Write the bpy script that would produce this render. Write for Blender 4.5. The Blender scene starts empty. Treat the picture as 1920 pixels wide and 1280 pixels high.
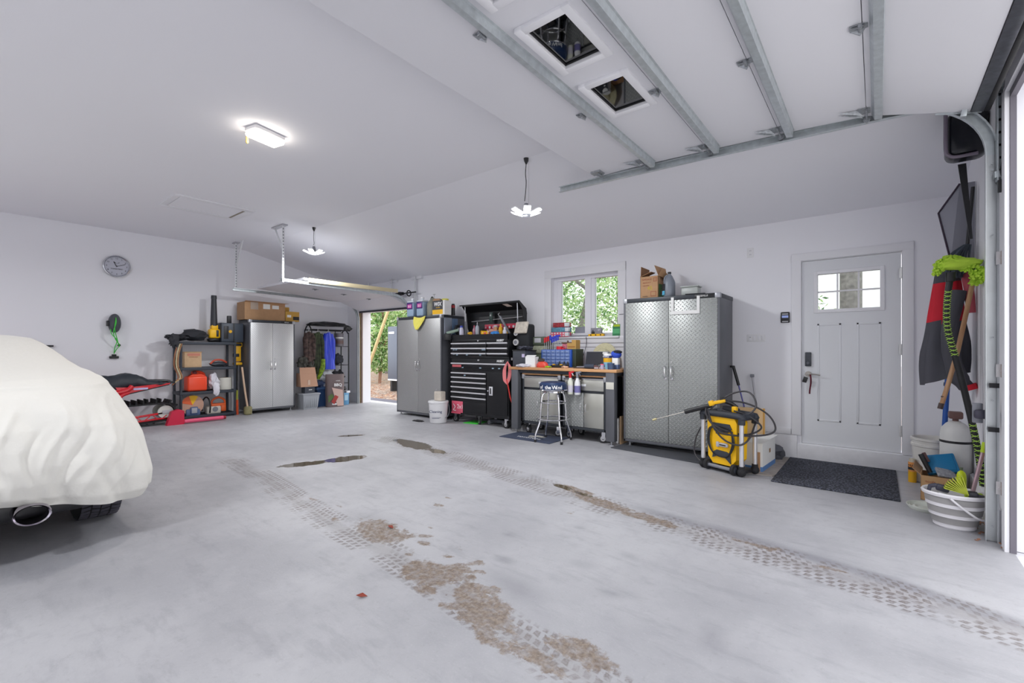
import bpy, bmesh, math, random
from mathutils import Vector, Matrix, Euler, noise
C = bpy.context.collection
SC = bpy.context.scene
R = math.radians

# ---------------------------------------------------------------- camera, sky, exposure
cd = bpy.data.cameras.new('camera')
cam = bpy.data.objects.new('camera', cd); C.objects.link(cam)
cam.location = (0, 0, 1.22)
cam.rotation_euler = (R(90), 0, R(38.65))
cd.sensor_width = 36.0; cd.lens = 36.0 * 857 / 1920
cd.shift_y = 16 / 1920
cd.clip_start = 0.02; cd.clip_end = 200
SC.camera = cam
SC.view_settings.view_transform = 'Standard'
SC.view_settings.look = 'None'
SC.view_settings.exposure = 0.14
SC.view_settings.gamma = 1.0
SC.view_settings.use_curve_mapping = False
SC.cycles.max_bounces = 10
SC.cycles.diffuse_bounces = 6
SC.cycles.transparent_max_bounces = 16
SC.cycles.sample_clamp_indirect = 6.0
SC.cycles.caustics_reflective = False
SC.cycles.caustics_refractive = False

w = bpy.data.worlds.new('overcast sky'); SC.world = w; w.use_nodes = True
bg = w.node_tree.nodes['Background']
bg.inputs[0].default_value = (0.97, 0.975, 1.0, 1)
bg.inputs[1].default_value = 2.6

def point(loc, power, rad, col=(1, 1, 1), name='bulb_or_fill_light'):
    l = bpy.data.lights.new(name, 'POINT'); l.energy = power; l.shadow_soft_size = rad; l.color = col
    o = bpy.data.objects.new(name, l); o.location = loc; C.objects.link(o); return o
def area(loc, sx, sy, power, rot, col=(1, 1, 1), name='lamp_or_fill_light'):
    l = bpy.data.lights.new(name, 'AREA'); l.shape = 'RECTANGLE'; l.size = sx; l.size_y = sy; l.energy = power; l.color = col
    o = bpy.data.objects.new(name, l); o.location = loc; o.rotation_euler = rot; C.objects.link(o); return o
PEND_FILL = 38
for px_, py_, pz_ in ((-2.87, 3.80, 2.60), (-7.15, 3.79, 2.71), (-2.87, -1.3, 2.60), (-7.15, -1.3, 2.71)):   # the last two are added fill lights behind the viewer, with no pendants there
    area((px_, py_, pz_), .22, .22, PEND_FILL, (0, 0, 0), (.96, .98, 1.0))
    point((px_, py_, pz_ + .02), 2, .05, (.96, .98, 1.0))

# ---------------------------------------------------------------- materials
def lin(c):
    def f(v):
        v /= 255.0
        return v / 12.92 if v <= 0.04045 else ((v + 0.055) / 1.055) ** 2.4
    return (f(c[0]), f(c[1]), f(c[2]), 1)
_mats = {}
def mat(name, col, rough=0.5, metal=0.0, var=0.0, vs=8.0, bump=0.0, bs=60.0, emit=None, es=0.0, alpha=1.0, trans=0.0, coat=0.0, sheen=0.0):
    if name in _mats: return _mats[name]
    m = bpy.data.materials.new(name); m.use_nodes = True
    nt = m.node_tree; b = nt.nodes['Principled BSDF']
    c = lin(col)
    b.inputs['Base Color'].default_value = c
    b.inputs['Roughness'].default_value = rough
    b.inputs['Metallic'].default_value = metal
    b.inputs['Alpha'].default_value = alpha
    b.inputs['Transmission Weight'].default_value = trans
    b.inputs['Coat Weight'].default_value = coat
    b.inputs['Sheen Weight'].default_value = sheen
    tc = nt.nodes.new('ShaderNodeTexCoord')
    if var > 0:
        n = nt.nodes.new('ShaderNodeTexNoise'); n.inputs['Scale'].default_value = vs; n.inputs['Detail'].default_value = 5
        nt.links.new(tc.outputs['Object'], n.inputs['Vector'])
        r = nt.nodes.new('ShaderNodeValToRGB')
        r.color_ramp.elements[0].position = 0.3; r.color_ramp.elements[1].position = 0.7
        r.color_ramp.elements[0].color = (c[0] * (1 - var), c[1] * (1 - var), c[2] * (1 - var), 1)
        r.color_ramp.elements[1].color = (min(1, c[0] * (1 + var)), min(1, c[1] * (1 + var)), min(1, c[2] * (1 + var)), 1)
        nt.links.new(n.outputs['Fac'], r.inputs['Fac']); nt.links.new(r.outputs['Color'], b.inputs['Base Color'])
    if bump > 0:
        n2 = nt.nodes.new('ShaderNodeTexNoise'); n2.inputs['Scale'].default_value = bs; n2.inputs['Detail'].default_value = 3
        nt.links.new(tc.outputs['Object'], n2.inputs['Vector'])
        bp = nt.nodes.new('ShaderNodeBump'); bp.inputs['Strength'].default_value = bump; bp.inputs['Distance'].default_value = 0.01
        nt.links.new(n2.outputs['Fac'], bp.inputs['Height']); nt.links.new(bp.outputs['Normal'], b.inputs['Normal'])
    if emit:
        b.inputs['Emission Color'].default_value = lin(emit); b.inputs['Emission Strength'].default_value = es
    _mats[name] = m
    return m

class NG:
    """small helper for math node graphs"""
    def __init__(s, m): s.nt = m.node_tree; s.n = s.nt.nodes; s.l = s.nt.links
    def m(s, op, a, b=None, c=None, clamp=False):
        n = s.n.new('ShaderNodeMath'); n.operation = op; n.use_clamp = clamp
        for i, v in enumerate((a, b, c)):
            if v is None: continue
            if isinstance(v, (int, float)): n.inputs[i].default_value = v
            else: s.l.new(v, n.inputs[i])
        return n.outputs[0]
    def sstep(s, x, a, b):
        n = s.n.new('ShaderNodeMapRange'); n.interpolation_type = 'SMOOTHSTEP'
        s.l.new(x, n.inputs[0]); n.inputs[1].default_value = a; n.inputs[2].default_value = b
        return n.outputs[0]
    def noise(s, vec, scale, detail=4, rough=0.5):
        n = s.n.new('ShaderNodeTexNoise'); n.inputs['Scale'].default_value = scale; n.inputs['Detail'].default_value = detail; n.inputs['Roughness'].default_value = rough
        if vec is not None: s.l.new(vec, n.inputs['Vector'])
        return n.outputs['Fac']
    def mix(s, f, a, b):
        n = s.n.new('ShaderNodeMix'); n.data_type = 'RGBA'
        if isinstance(f, (int, float)): n.inputs[0].default_value = f
        else: s.l.new(f, n.inputs[0])
        for i, v in ((6, a), (7, b)):
            if isinstance(v, tuple): n.inputs[i].default_value = v
            else: s.l.new(v, n.inputs[i])
        return n.outputs[2]
    def attr(s, name):
        n = s.n.new('ShaderNodeAttribute'); n.attribute_name = name; return n.outputs['Fac']
    def coord(s, k='Object'):
        return s.n.new('ShaderNodeTexCoord').outputs[k]
    def sep(s, v):
        n = s.n.new('ShaderNodeSeparateXYZ'); s.l.new(v, n.inputs[0]); return n.outputs
    def bump(s, h, st, d=0.01):
        n = s.n.new('ShaderNodeBump'); n.inputs['Strength'].default_value = st; n.inputs['Distance'].default_value = d
        s.l.new(h, n.inputs['Height']); return n.outputs[0]

def diamond_plate(name, axis='xz', pitch=0.034, col=(164, 167, 165)):
    """bright tread plate: raised lozenges alternating their direction from cell to cell"""
    m = mat(name, col, 0.4, 0.62); g = NG(m); b = g.n['Principled BSDF']
    xyz = g.sep(g.coord())
    X = xyz[0 if axis[0] == 'x' else 1]; Z = xyz[2] if axis[1] == 'z' else xyz[1]
    u = g.m('MULTIPLY', g.m('ADD', X, Z), 0.7071 / pitch); v = g.m('MULTIPLY', g.m('SUBTRACT', X, Z), 0.7071 / pitch)
    fu = g.m('SUBTRACT', g.m('FRACT', g.m('ADD', u, 100.0)), 0.5); fv = g.m('SUBTRACT', g.m('FRACT', g.m('ADD', v, 100.0)), 0.5)
    par = g.m('MODULO', g.m('ADD', g.m('ADD', g.m('FLOOR', g.m('ADD', u, 100.0)), g.m('FLOOR', g.m('ADD', v, 100.0))), 0.01), 2.0)
    sel = g.m('GREATER_THAN', par, 1.0)
    def loz(a, bb): return g.m('ADD', g.m('POWER', g.m('MULTIPLY', a, 2.1), 2.0), g.m('POWER', g.m('MULTIPLY', bb, 6.5), 2.0))
    d1 = loz(fu, fv); d2 = loz(fv, fu)
    d = g.m('ADD', g.m('MULTIPLY', d1, sel), g.m('MULTIPLY', d2, g.m('SUBTRACT', 1.0, sel)))
    h = g.m('SUBTRACT', 1.0, g.m('MINIMUM', d, 1.0))
    g.l.new(g.bump(h, 1.0, 0.006), b.inputs['Normal'])
    n = g.noise(g.coord(), 3.0, 3)
    base = lin(col); g.l.new(g.mix(g.m('MULTIPLY', h, 0.6), base, lin((235, 236, 235))), b.inputs['Base Color'])
    g.l.new(g.m('ADD', g.m('MULTIPLY', n, 0.16), 0.36), b.inputs['Roughness'])
    return m

def wood(name, a, b_, scale=1.0, axis=0):
    m = mat(name, a, 0.5); g = NG(m); b = g.n['Principled BSDF']
    mp = g.n.new('ShaderNodeMapping'); s = [14 * scale] * 3; s[axis] = 1.2 * scale; mp.inputs['Scale'].default_value = s
    g.l.new(g.coord(), mp.inputs[0])
    n = g.noise(mp.outputs[0], 2.0, 6, 0.6)
    g.l.new(g.mix(g.sstep(n, 0.35, 0.65), lin(a), lin(b_)), b.inputs['Base Color'])
    return m

def glass(name, tint=(235, 240, 240), refl=0.08):
    m = bpy.data.materials.new(name); m.use_nodes = True; nt = m.node_tree
    for n in list(nt.nodes):
        if n.type != 'OUTPUT_MATERIAL': nt.nodes.remove(n)
    out = nt.nodes['Material Output']
    t = nt.nodes.new('ShaderNodeBsdfTransparent'); t.inputs[0].default_value = lin(tint)
    gl = nt.nodes.new('ShaderNodeBsdfGlossy'); gl.inputs['Roughness'].default_value = 0.02
    f = nt.nodes.new('ShaderNodeFresnel'); f.inputs[0].default_value = 1.45
    ad = nt.nodes.new('ShaderNodeMath'); ad.operation = 'ADD'; ad.inputs[1].default_value = refl; ad.use_clamp = True
    mx = nt.nodes.new('ShaderNodeMixShader')
    nt.links.new(f.outputs[0], ad.inputs[0]); nt.links.new(ad.outputs[0], mx.inputs[0])
    nt.links.new(t.outputs[0], mx.inputs[1]); nt.links.new(gl.outputs[0], mx.inputs[2]); nt.links.new(mx.outputs[0], out.inputs[0])
    return m

WALL = mat('white wall paint', (237, 237, 242), 0.75, bump=0.04, bs=180)
CEIL = mat('white ceiling paint', (238, 238, 243), 0.8, bump=0.05, bs=200)
TRIM = mat('white trim paint', (232, 232, 236), 0.45)
CURB = mat('painted concrete curb', (222, 222, 226), 0.7, var=0.04, vs=14)
DOORP = mat('white door paint', (222, 224, 228), 0.4)
DOORPANEL = mat('white embossed door skin', (226, 226, 231), 0.5, bump=0.12, bs=420)
GALV = mat('galvanised steel', (196, 203, 206), 0.4, 0.6, var=0.10, vs=25, bump=0.03)
GALVD = mat('weathered zinc steel', (168, 172, 176), 0.42, 0.7, var=0.25, vs=60)
DARKTRIM = mat('taupe weather trim', (112, 108, 118), 0.6)
STEEL = mat('brushed steel', (200, 200, 200), 0.3, 0.9)
CHROME = mat('chrome', (225, 225, 228), 0.1, 1.0)
GUN = mat('gunmetal powder coat', (98, 100, 106), 0.45, 0.25, var=0.04)
GUND = mat('dark gunmetal powder coat', (58, 62, 68), 0.45, 0.25)
SILVER = mat('silver bracket', (178, 180, 186), 0.4, 0.5)
BLACK = mat('satin black', (28, 28, 31), 0.45)
BLACKM = mat('black metal paint', (30, 31, 34), 0.33, 0.3)
RUBBER = mat('black rubber', (34, 34, 37), 0.8, bump=0.1)
DGREY = mat('dark grey plastic', (62, 66, 74), 0.5)
GREY = mat('grey plastic', (128, 130, 138), 0.5)
LGREY = mat('light grey plastic', (182, 182, 188), 0.5)
WHITE = mat('white plastic', (230, 230, 232), 0.45)
WPAPER = mat('white paper', (232, 232, 230), 0.8)
CARD = mat('corrugated cardboard', (178, 140, 104), 0.85, var=0.05, vs=20)
CARDL = mat('pale cardboard', (200, 168, 132), 0.85, var=0.05, vs=20)
CARDD = mat('cardboard inside', (150, 112, 80), 0.85)
YEL = mat('tool yellow', (246, 190, 14), 0.42)
YELD = mat('deep yellow', (225, 170, 20), 0.5)
LIME = mat('lime green', (180, 210, 40), 0.6)
RED = mat('bright red', (205, 34, 48), 0.4)
REDD = mat('dark red', (150, 24, 36), 0.5)
ORANGE = mat('orange plastic', (235, 92, 40), 0.4)
BLUE = mat('blue plastic', (28, 84, 168), 0.4)
NAVY = mat('navy vinyl', (32, 54, 92), 0.35)
TEAL = mat('petrol blue plastic', (16, 112, 160), 0.4)
GREEN = mat('bright green', (70, 200, 70), 0.45)
DGREEN = mat('olive green plastic', (88, 100, 80), 0.5)
PINK = mat('pink', (225, 96, 120), 0.5)
CLEAR = mat('milky plastic', (214, 220, 216), 0.35, trans=0.35)
PALEB = mat('pale blue liquid jug', (150, 172, 196), 0.35)
CREAM = mat('cream wood', (222, 208, 170), 0.6)
PINE = wood('pine', (206, 160, 112), (182, 132, 86))
BENCHW = wood('bench wood', (206, 158, 112), (188, 138, 92), 0.8)
HANDLEW = wood('ash handle', (190, 150, 112), (166, 122, 84), 1.0, 2)
PLATE = diamond_plate('tread plate doors')
SHEET = mat('stainless sheet', (196, 196, 188), 0.34, 0.9, var=0.05, vs=4)
GLASS = glass('window glass', (240, 245, 243), 0.0)
DGLASS = glass('tinted door glass', (70, 72, 76), 0.14)
INK = mat('black ink', (30, 30, 34), 0.6)
INKW = mat('white ink', (235, 235, 235), 0.6)
BROWNI = mat('brown ink', (150, 76, 56), 0.7)

# ---------------------------------------------------------------- mesh builder
class B:
    def __init__(s): s.bm = bmesh.new(); s.mi = 0; s.M = Matrix.Identity(4)
    def at(s, loc=(0, 0, 0), rot=(0, 0, 0)):
        s.M = Matrix.Translation(loc) @ Euler([R(a) for a in rot]).to_matrix().to_4x4(); return s
    def m(s, i): s.mi = i; return s
    def _v(s, p): return s.bm.verts.new(s.M @ Vector(p))
    def _f(s, vs):
        try: f = s.bm.faces.new(vs)
        except ValueError: return None
        f.material_index = s.mi; return f
    def box(s, x0, x1, y0, y1, z0, z1, bev=0.0, seg=2):
        v = [s._v((x, y, z)) for x in (x0, x1) for y in (y0, y1) for z in (z0, z1)]
        fs = [s._f([v[i] for i in q]) for q in ((0, 1, 3, 2), (4, 6, 7, 5), (0, 4, 5, 1), (2, 3, 7, 6), (0, 2, 6, 4), (1, 5, 7, 3))]
        if bev > 0:
            es = list({e for f in fs for e in f.edges})
            bmesh.ops.bevel(s.bm, geom=es, offset=bev, segments=seg, affect='EDGES', profile=0.5, clamp_overlap=True)
        return s
    def obox(s, c, size, rot=(0, 0, 0), bev=0.0):
        old = s.M; s.M = old @ Matrix.Translation(c) @ Euler([R(a) for a in rot]).to_matrix().to_4x4()
        a, b, d = size[0] / 2, size[1] / 2, size[2] / 2
        s.box(-a, a, -b, b, -d, d, bev); s.M = old; return s
    def frame_of(s, d):
        d = Vector(d).normalized(); up = Vector((0, 0, 1)) if abs(d.z) < 0.95 else Vector((1, 0, 0))
        a = d.cross(up).normalized(); return a, d.cross(a).normalized()
    def cyl(s, p0, p1, r0, r1=None, seg=14, cap=True):
        r1 = r0 if r1 is None else r1; p0 = Vector(p0); p1 = Vector(p1); a, b = s.frame_of(p1 - p0)
        rings = []
        for p, r in ((p0, r0), (p1, r1)):
            rings.append([s._v(p + a * math.cos(2 * math.pi * i / seg) * r + b * math.sin(2 * math.pi * i / seg) * r) for i in range(seg)])
        for i in range(seg): s._f([rings[0][i], rings[0][(i + 1) % seg], rings[1][(i + 1) % seg], rings[1][i]])
        if cap: s._f(rings[0][::-1]); s._f(rings[1])
        return s
    def tube(s, pts, r, seg=8, closed=False, cap=True, sub=0, rad=None):
        P = [Vector(p) for p in pts]
        if sub: P = spline(P, sub, closed)
        n = len(P); prev = None; rings = []
        for i, p in enumerate(P):
            if closed: t = P[(i + 1) % n] - P[i - 1]
            else: t = P[min(i + 1, n - 1)] - P[max(i - 1, 0)]
            if t.length < 1e-9: t = Vector((0, 0, 1))
            t.normalize()
            if prev is None: a, _ = s.frame_of(t)
            else:
                a = prev - t * prev.dot(t)
                a = a.normalized() if a.length > 1e-6 else s.frame_of(t)[0]
            prev = a; b = t.cross(a)
            rr = rad[min(int(i * len(rad) / n), len(rad) - 1)] if rad else r
            rings.append([s._v(p + a * math.cos(2 * math.pi * k / seg) * rr + b * math.sin(2 * math.pi * k / seg) * rr) for k in range(seg)])
        m = n if closed else n - 1
        for i in range(m):
            A = rings[i]; Bq = rings[(i + 1) % n]
            for k in range(seg): s._f([A[k], A[(k + 1) % seg], Bq[(k + 1) % seg], Bq[k]])
        if cap and not closed: s._f(rings[0][::-1]); s._f(rings[-1])
        return s
    def lathe(s, prof, o=(0, 0, 0), seg=24, sx=1.0, sy=1.0):
        o = Vector(o); rings = []
        for r, z in prof:
            if r < 1e-6: rings.append([s._v(o + Vector((0, 0, z)))])
            else: rings.append([s._v(o + Vector((r * sx * math.cos(2 * math.pi * k / seg), r * sy * math.sin(2 * math.pi * k / seg), z))) for k in range(seg)])
        for A, Bq in zip(rings, rings[1:]):
            for k in range(seg):
                k2 = (k + 1) % seg
                if len(A) == 1 and len(Bq) == 1: continue
                if len(A) == 1: s._f([A[0], Bq[k2], Bq[k]])
                elif len(Bq) == 1: s._f([A[k], A[k2], Bq[0]])
                else: s._f([A[k], A[k2], Bq[k2], Bq[k]])
        return s
    def prism(s, poly, off):
        off = Vector(off); a = [s._v(p) for p in poly]; b = [s._v(Vector(p) + off) for p in poly]
        s._f(a[::-1]); s._f(b); n = len(a)
        for i in range(n): s._f([a[i], a[(i + 1) % n], b[(i + 1) % n], b[i]])
        return s
    def grid(s, fn, nu, nv, cu=False, cv=False):
        V = [[s._v(fn(i / (nu if cu else nu - 1), j / (nv if cv else nv - 1))) for j in range(nv)] for i in range(nu)]
        for i in range(nu if cu else nu - 1):
            for j in range(nv if cv else nv - 1):
                s._f([V[i][j], V[(i + 1) % nu][j], V[(i + 1) % nu][(j + 1) % nv], V[i][(j + 1) % nv]])
        return s
    def blob(s, c, rad, amp=0.12, fq=3.0, seed=0, sub=3, flat=None):
        r = bmesh.ops.create_icosphere(s.bm, subdivisions=sub, radius=1.0)
        c = Vector(c)
        for v in r['verts']:
            d = v.co.normalized(); k = 1 + amp * noise.noise(d * fq + Vector((seed * 7.3, seed, 0))) * 2
            p = Vector((d.x * rad[0] * k, d.y * rad[1] * k, d.z * rad[2] * k))
            if flat is not None: p.z = max(p.z, flat)
            v.co = s.M @ (c + p)
        for f in {f for v in r['verts'] for f in v.link_faces}: f.material_index = s.mi
        return s
    def build(s, name, mats, parent=None, smooth=38, solid=0.0, sub=0):
        bmesh.ops.recalc_face_normals(s.bm, faces=s.bm.faces)
        me = bpy.data.meshes.new(name); s.bm.to_mesh(me); s.bm.free()
        if not isinstance(mats, (list, tuple)): mats = [mats]
        for m_ in mats: me.materials.append(m_)
        if smooth:
            me.polygons.foreach_set('use_smooth', [True] * len(me.polygons))
            me.set_sharp_from_angle(angle=R(smooth))
        o = bpy.data.objects.new(name, me); C.objects.link(o)
        if parent: o.parent = parent
        if solid:
            md = o.modifiers.new('thickness', 'SOLIDIFY'); md.thickness = solid; md.offset = 0
        if sub:
            md = o.modifiers.new('smooth', 'SUBSURF'); md.levels = sub; md.render_levels = sub
        return o

def spline(P, sub, closed=False):
    out = []; n = len(P)
    rng = range(n if closed else n - 1)
    for i in rng:
        if closed: p0, p1, p2, p3 = P[i - 1], P[i], P[(i + 1) % n], P[(i + 2) % n]
        else: p0, p1, p2, p3 = P[max(i - 1, 0)], P[i], P[i + 1], P[min(i + 2, n - 1)]
        for k in range(sub):
            t = k / sub
            out.append(0.5 * ((2 * p1) + (-p0 + p2) * t + (2 * p0 - 5 * p1 + 4 * p2 - p3) * t * t + (-p0 + 3 * p1 - 3 * p2 + p3) * t ** 3))
    if not closed: out.append(P[-1])
    return out

def tag(o, label=None, cat=None, group=None, kind=None):
    if label: o['label'] = label
    if cat: o['category'] = cat
    if group: o['group'] = group
    if kind: o['kind'] = kind
    return o
def thing(name, label, cat, loc=(0, 0, 0), rz=0, group=None):
    o = bpy.data.objects.new(name, None); C.objects.link(o); o.empty_display_size = 0.1
    o.location = loc; o.rotation_euler = (0, 0, R(rz)); return tag(o, label, cat, group)
def solo(b, name, mats, label, cat, group=None, loc=(0, 0, 0), rot=(0, 0, 0), **k):
    o = b.build(name, mats, **k); o.location = loc; o.rotation_euler = [R(a) for a in rot]; return tag(o, label, cat, group)
def struct(b, name, m, parent=None, **k):
    o = b.build(name, m, parent, **k)
    if parent is None: o['kind'] = 'structure'
    return o
def dup(root, loc, rz=None, label=None):
    def cp(o, par):
        c = o.copy(); C.objects.link(c)
        if par: c.parent = par
        for ch in [x for x in bpy.data.objects if x.parent == o]: cp(ch, c)
        return c
    r = cp(root, None); r.location = loc
    if rz is not None: r.rotation_euler = (0, 0, R(rz))
    if label: r['label'] = label
    return r
def text(body, size, m, parent, loc, rot=(90, 0, 0), name='lettering', ext=0.0006, align='CENTER', shear=0.0, sx=1.0, bold=0.0):
    cu = bpy.data.curves.new('t', 'FONT'); cu.body = body; cu.size = size; cu.extrude = ext; cu.align_x = align; cu.align_y = 'CENTER'; cu.shear = shear; cu.offset = bold; cu.resolution_u = 2
    t = bpy.data.objects.new('t', cu); C.objects.link(t)
    me = bpy.data.meshes.new_from_object(t); bpy.data.objects.remove(t)
    me.materials.clear(); me.materials.append(m)
    o = bpy.data.objects.new(name, me); C.objects.link(o); o.parent = parent
    o.location = loc; o.rotation_euler = [R(a) for a in rot]; o.scale = (sx, 1, 1)
    return o

# ---------------------------------------------------------------- the room
YW, XL, XR = 6.07, -9.87, 0.622       # window wall, clock wall, big door wall
CRZ, FLZ, EVE = 3.80, 3.21, 2.705    # ceiling crease Y, flat ceiling height, height where it meets the window wall
WT = 0.24

# floor, with wear, stains and grey patches carried as mesh attributes
def seg_dist(px, py, pts):
    best = (9e9, 0, 0); acc = 0
    for (ax, ay), (bx, by) in zip(pts, pts[1:]):
        dx, dy = bx - ax, by - ay; L = math.hypot(dx, dy); t = ((px - ax) * dx + (py - ay) * dy) / (L * L); tc = max(0, min(1, t))
        qx, qy = ax + dx * tc, ay + dy * tc; d = math.hypot(px - qx, py - qy)
        if d < best[0]: best = (d, acc + L * t, ((px - ax) * dy - (py - ay) * dx) / L)
        acc += L
    return best
T1 = [(-5.3, 3.82), (-4.2, 3.74), (-3.1, 3.52), (-2.36, 3.40), (-1.7, 3.25), (-0.9, 3.13), (-0.1, 3.03), (0.68, 2.86), (2.0, 2.55)]
T2 = [(-5.6, 2.02), (-4.5, 1.93), (-3.58, 1.80), (-2.8, 1.71), (-2.2, 1.68), (-1.6, 1.60), (-0.9, 1.50), (0.0, 1.38), (1.5, 1.2)]
MUD = [(-1.05, 1.47, .20, .06, -8, .75), (-1.30, 1.45, .18, .05, -12, .75), (-1.78, 1.82, .14, .04, -20, .8), (-3.05, 1.78, .16, .04, -12, .6), (-3.6, 1.90, .10, .03, 0, .7), (-2.18, 1.76, .05, .03, 0, .8), (-2.08, 1.62, .05, .03, 0, .7), (-1.70, 1.86, .04, .025, 0, .9), (-0.2, 3.1, .16, .04, -10, .7), (-0.6, 3.18, .2, .04, -10, .7),   # x, y, rx, ry, rotation, strength
 (-2.62, 1.86, .26, .12, -10, 1.0), (-2.33, 1.99, .20, .05, 20, .6), (-1.90, 1.68, .20, .12, 15, 1.), (-1.80, 1.55, .07, .05, 0, .9), (-1.62, 1.70, .09, .06, 10, 1), (-1.53, 1.76, .07, .04, 0, .8),
 (-1.46, 1.60, .22, .11, -18, 1.0), (-1.62, 1.51, .06, .04, 0, .8), (-1.20, 1.53, .13, .07, -12, .6), (-0.95, 1.62, .16, .08, -8, .9), (-1.32, 1.93, .17, .06, -15, .45), (-1.13, 1.98, .06, .03, -15, .4),
 (-2.24, 1.90, .055, .04, 0, .8), (-2.00, 2.0, .05, .03, 0, .7), (-1.98, 1.88, .06, .03, 20, .8), (-1.78, 1.93, .05, .04, 0, .8), (-2.40, 2.10, .04, .03, 0, .7),
 (-2.69, 2.45, .06, .04, 0, .8), (-2.77, 2.62, .045, .025, 0, .9), (-2.86, 2.33, .03, .02, 0, .6), (-3.3, 1.95, .08, .03, 0, .7), (-4.1, 1.93, .06, .03, 0, .6), (-3.72, 1.84, .03, .02, 0, .8), (-4.3, 1.9, .05, .03, 0, .5),
 (-2.02, 3.44, .26, .07, -14, .9), (-1.72, 3.30, .30, .08, -12, .95), (-1.30, 3.20, .30, .09, -10, .8), (-0.9, 3.24, .30, .05, -8, .5), (-0.45, 3.22, .30, .05, -8, .45), (0.05, 3.12, .30, .05, -10, .45), (0.45, 3.0, .25, .05, -12, .4),
 (-1.78, 2.96, .07, .045, 0, .7), (-3.0, 3.55, .12, .05, -12, .4), (-3.2, 3.3, .06, .02, 0, .5), (-5.0, 2.35, .2, .03, 10, .25),
 (-3.4, 2.75, .06, .025, 0, .35), (-5.5, 2.1, .2, .05, 0, .35)]
WET = [(-4.80, 2.42, .24, .10, 66, 1), (-4.66, 2.84, .24, .12, 72, 1), (-5.86, 3.66, .20, .06, 55, 1), (-4.66, 3.82, .36, .15, -12, 1), (-5.0, 3.88, .20, .10, 5, .85), (-4.15, 3.74, .20, .08, -12, .9), (-2.20, 3.47, .14, .05, -14, .9), (-1.95, 3.40, .16, .05, -10, .75)]
GREYS = [(-1.15, 3.32, .30, .06, -10, .9), (-0.7, 3.27, .30, .06, -9, .95), (-0.3, 3.20, .28, .05, -9, 1.0), (0.05, 3.13, .26, .05, -12, 1.0), (0.38, 3.03, .24, .05, -14, 1.0), (-1.6, 2.75, .04, .03, 0, .6), (-2.5, 2.75, .06, .03, 0, .6), (-1.9, 2.35, .05, .03, 0, .7), (-1.05, 2.1, .05, .03, 0, .7), (-3.4, 2.35, .07, .03, 0, .6), (-2.9, 1.95, .3, .12, 10, .5), (-1.7, 2.05, .06, .04, 0, .8), (-1.45, 1.85, .16, .08, -10, .7), (-1.15, 2.55, .06, .04, 0, .6), (-1.32, 2.28, .08, .05, 0, .5), (-0.55, 2.05, .05, .12, 10, .55), (-1.6, 2.55, .05, .03, 0, .5), (-3.9, 0.9, .9, .3, 10, .5), (-3.5, 0.35, .7, .25, 8, .5), (-4.4, 0.4, 1.6, .9, 5, .35), (0.35, 3.75, .06, .02, 0, .5), (0.5, 3.4, .09, .02, 0, .5), (-0.3, 1.9, .06, .04, 0, .4), (-0.05, 1.75, .05, .03, 0, .5)]  # soft grey ellipses, the broadest of them round the car's tail
def blobs(x, y, L):
    s = 0.0
    for bx, by, rx, ry, a, k in L:
        dx, dy = x - bx, y - by
        if abs(dx) > 2.2 * max(rx, ry) or abs(dy) > 2.2 * max(rx, ry): continue
        c, sn = math.cos(R(a)), math.sin(R(a)); u = (dx * c + dy * sn) / rx; v = (-dx * sn + dy * c) / ry
        s = max(s, k * max(0.0, 1.0 - 0.5 * math.hypot(u, v)))
    return s
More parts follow.
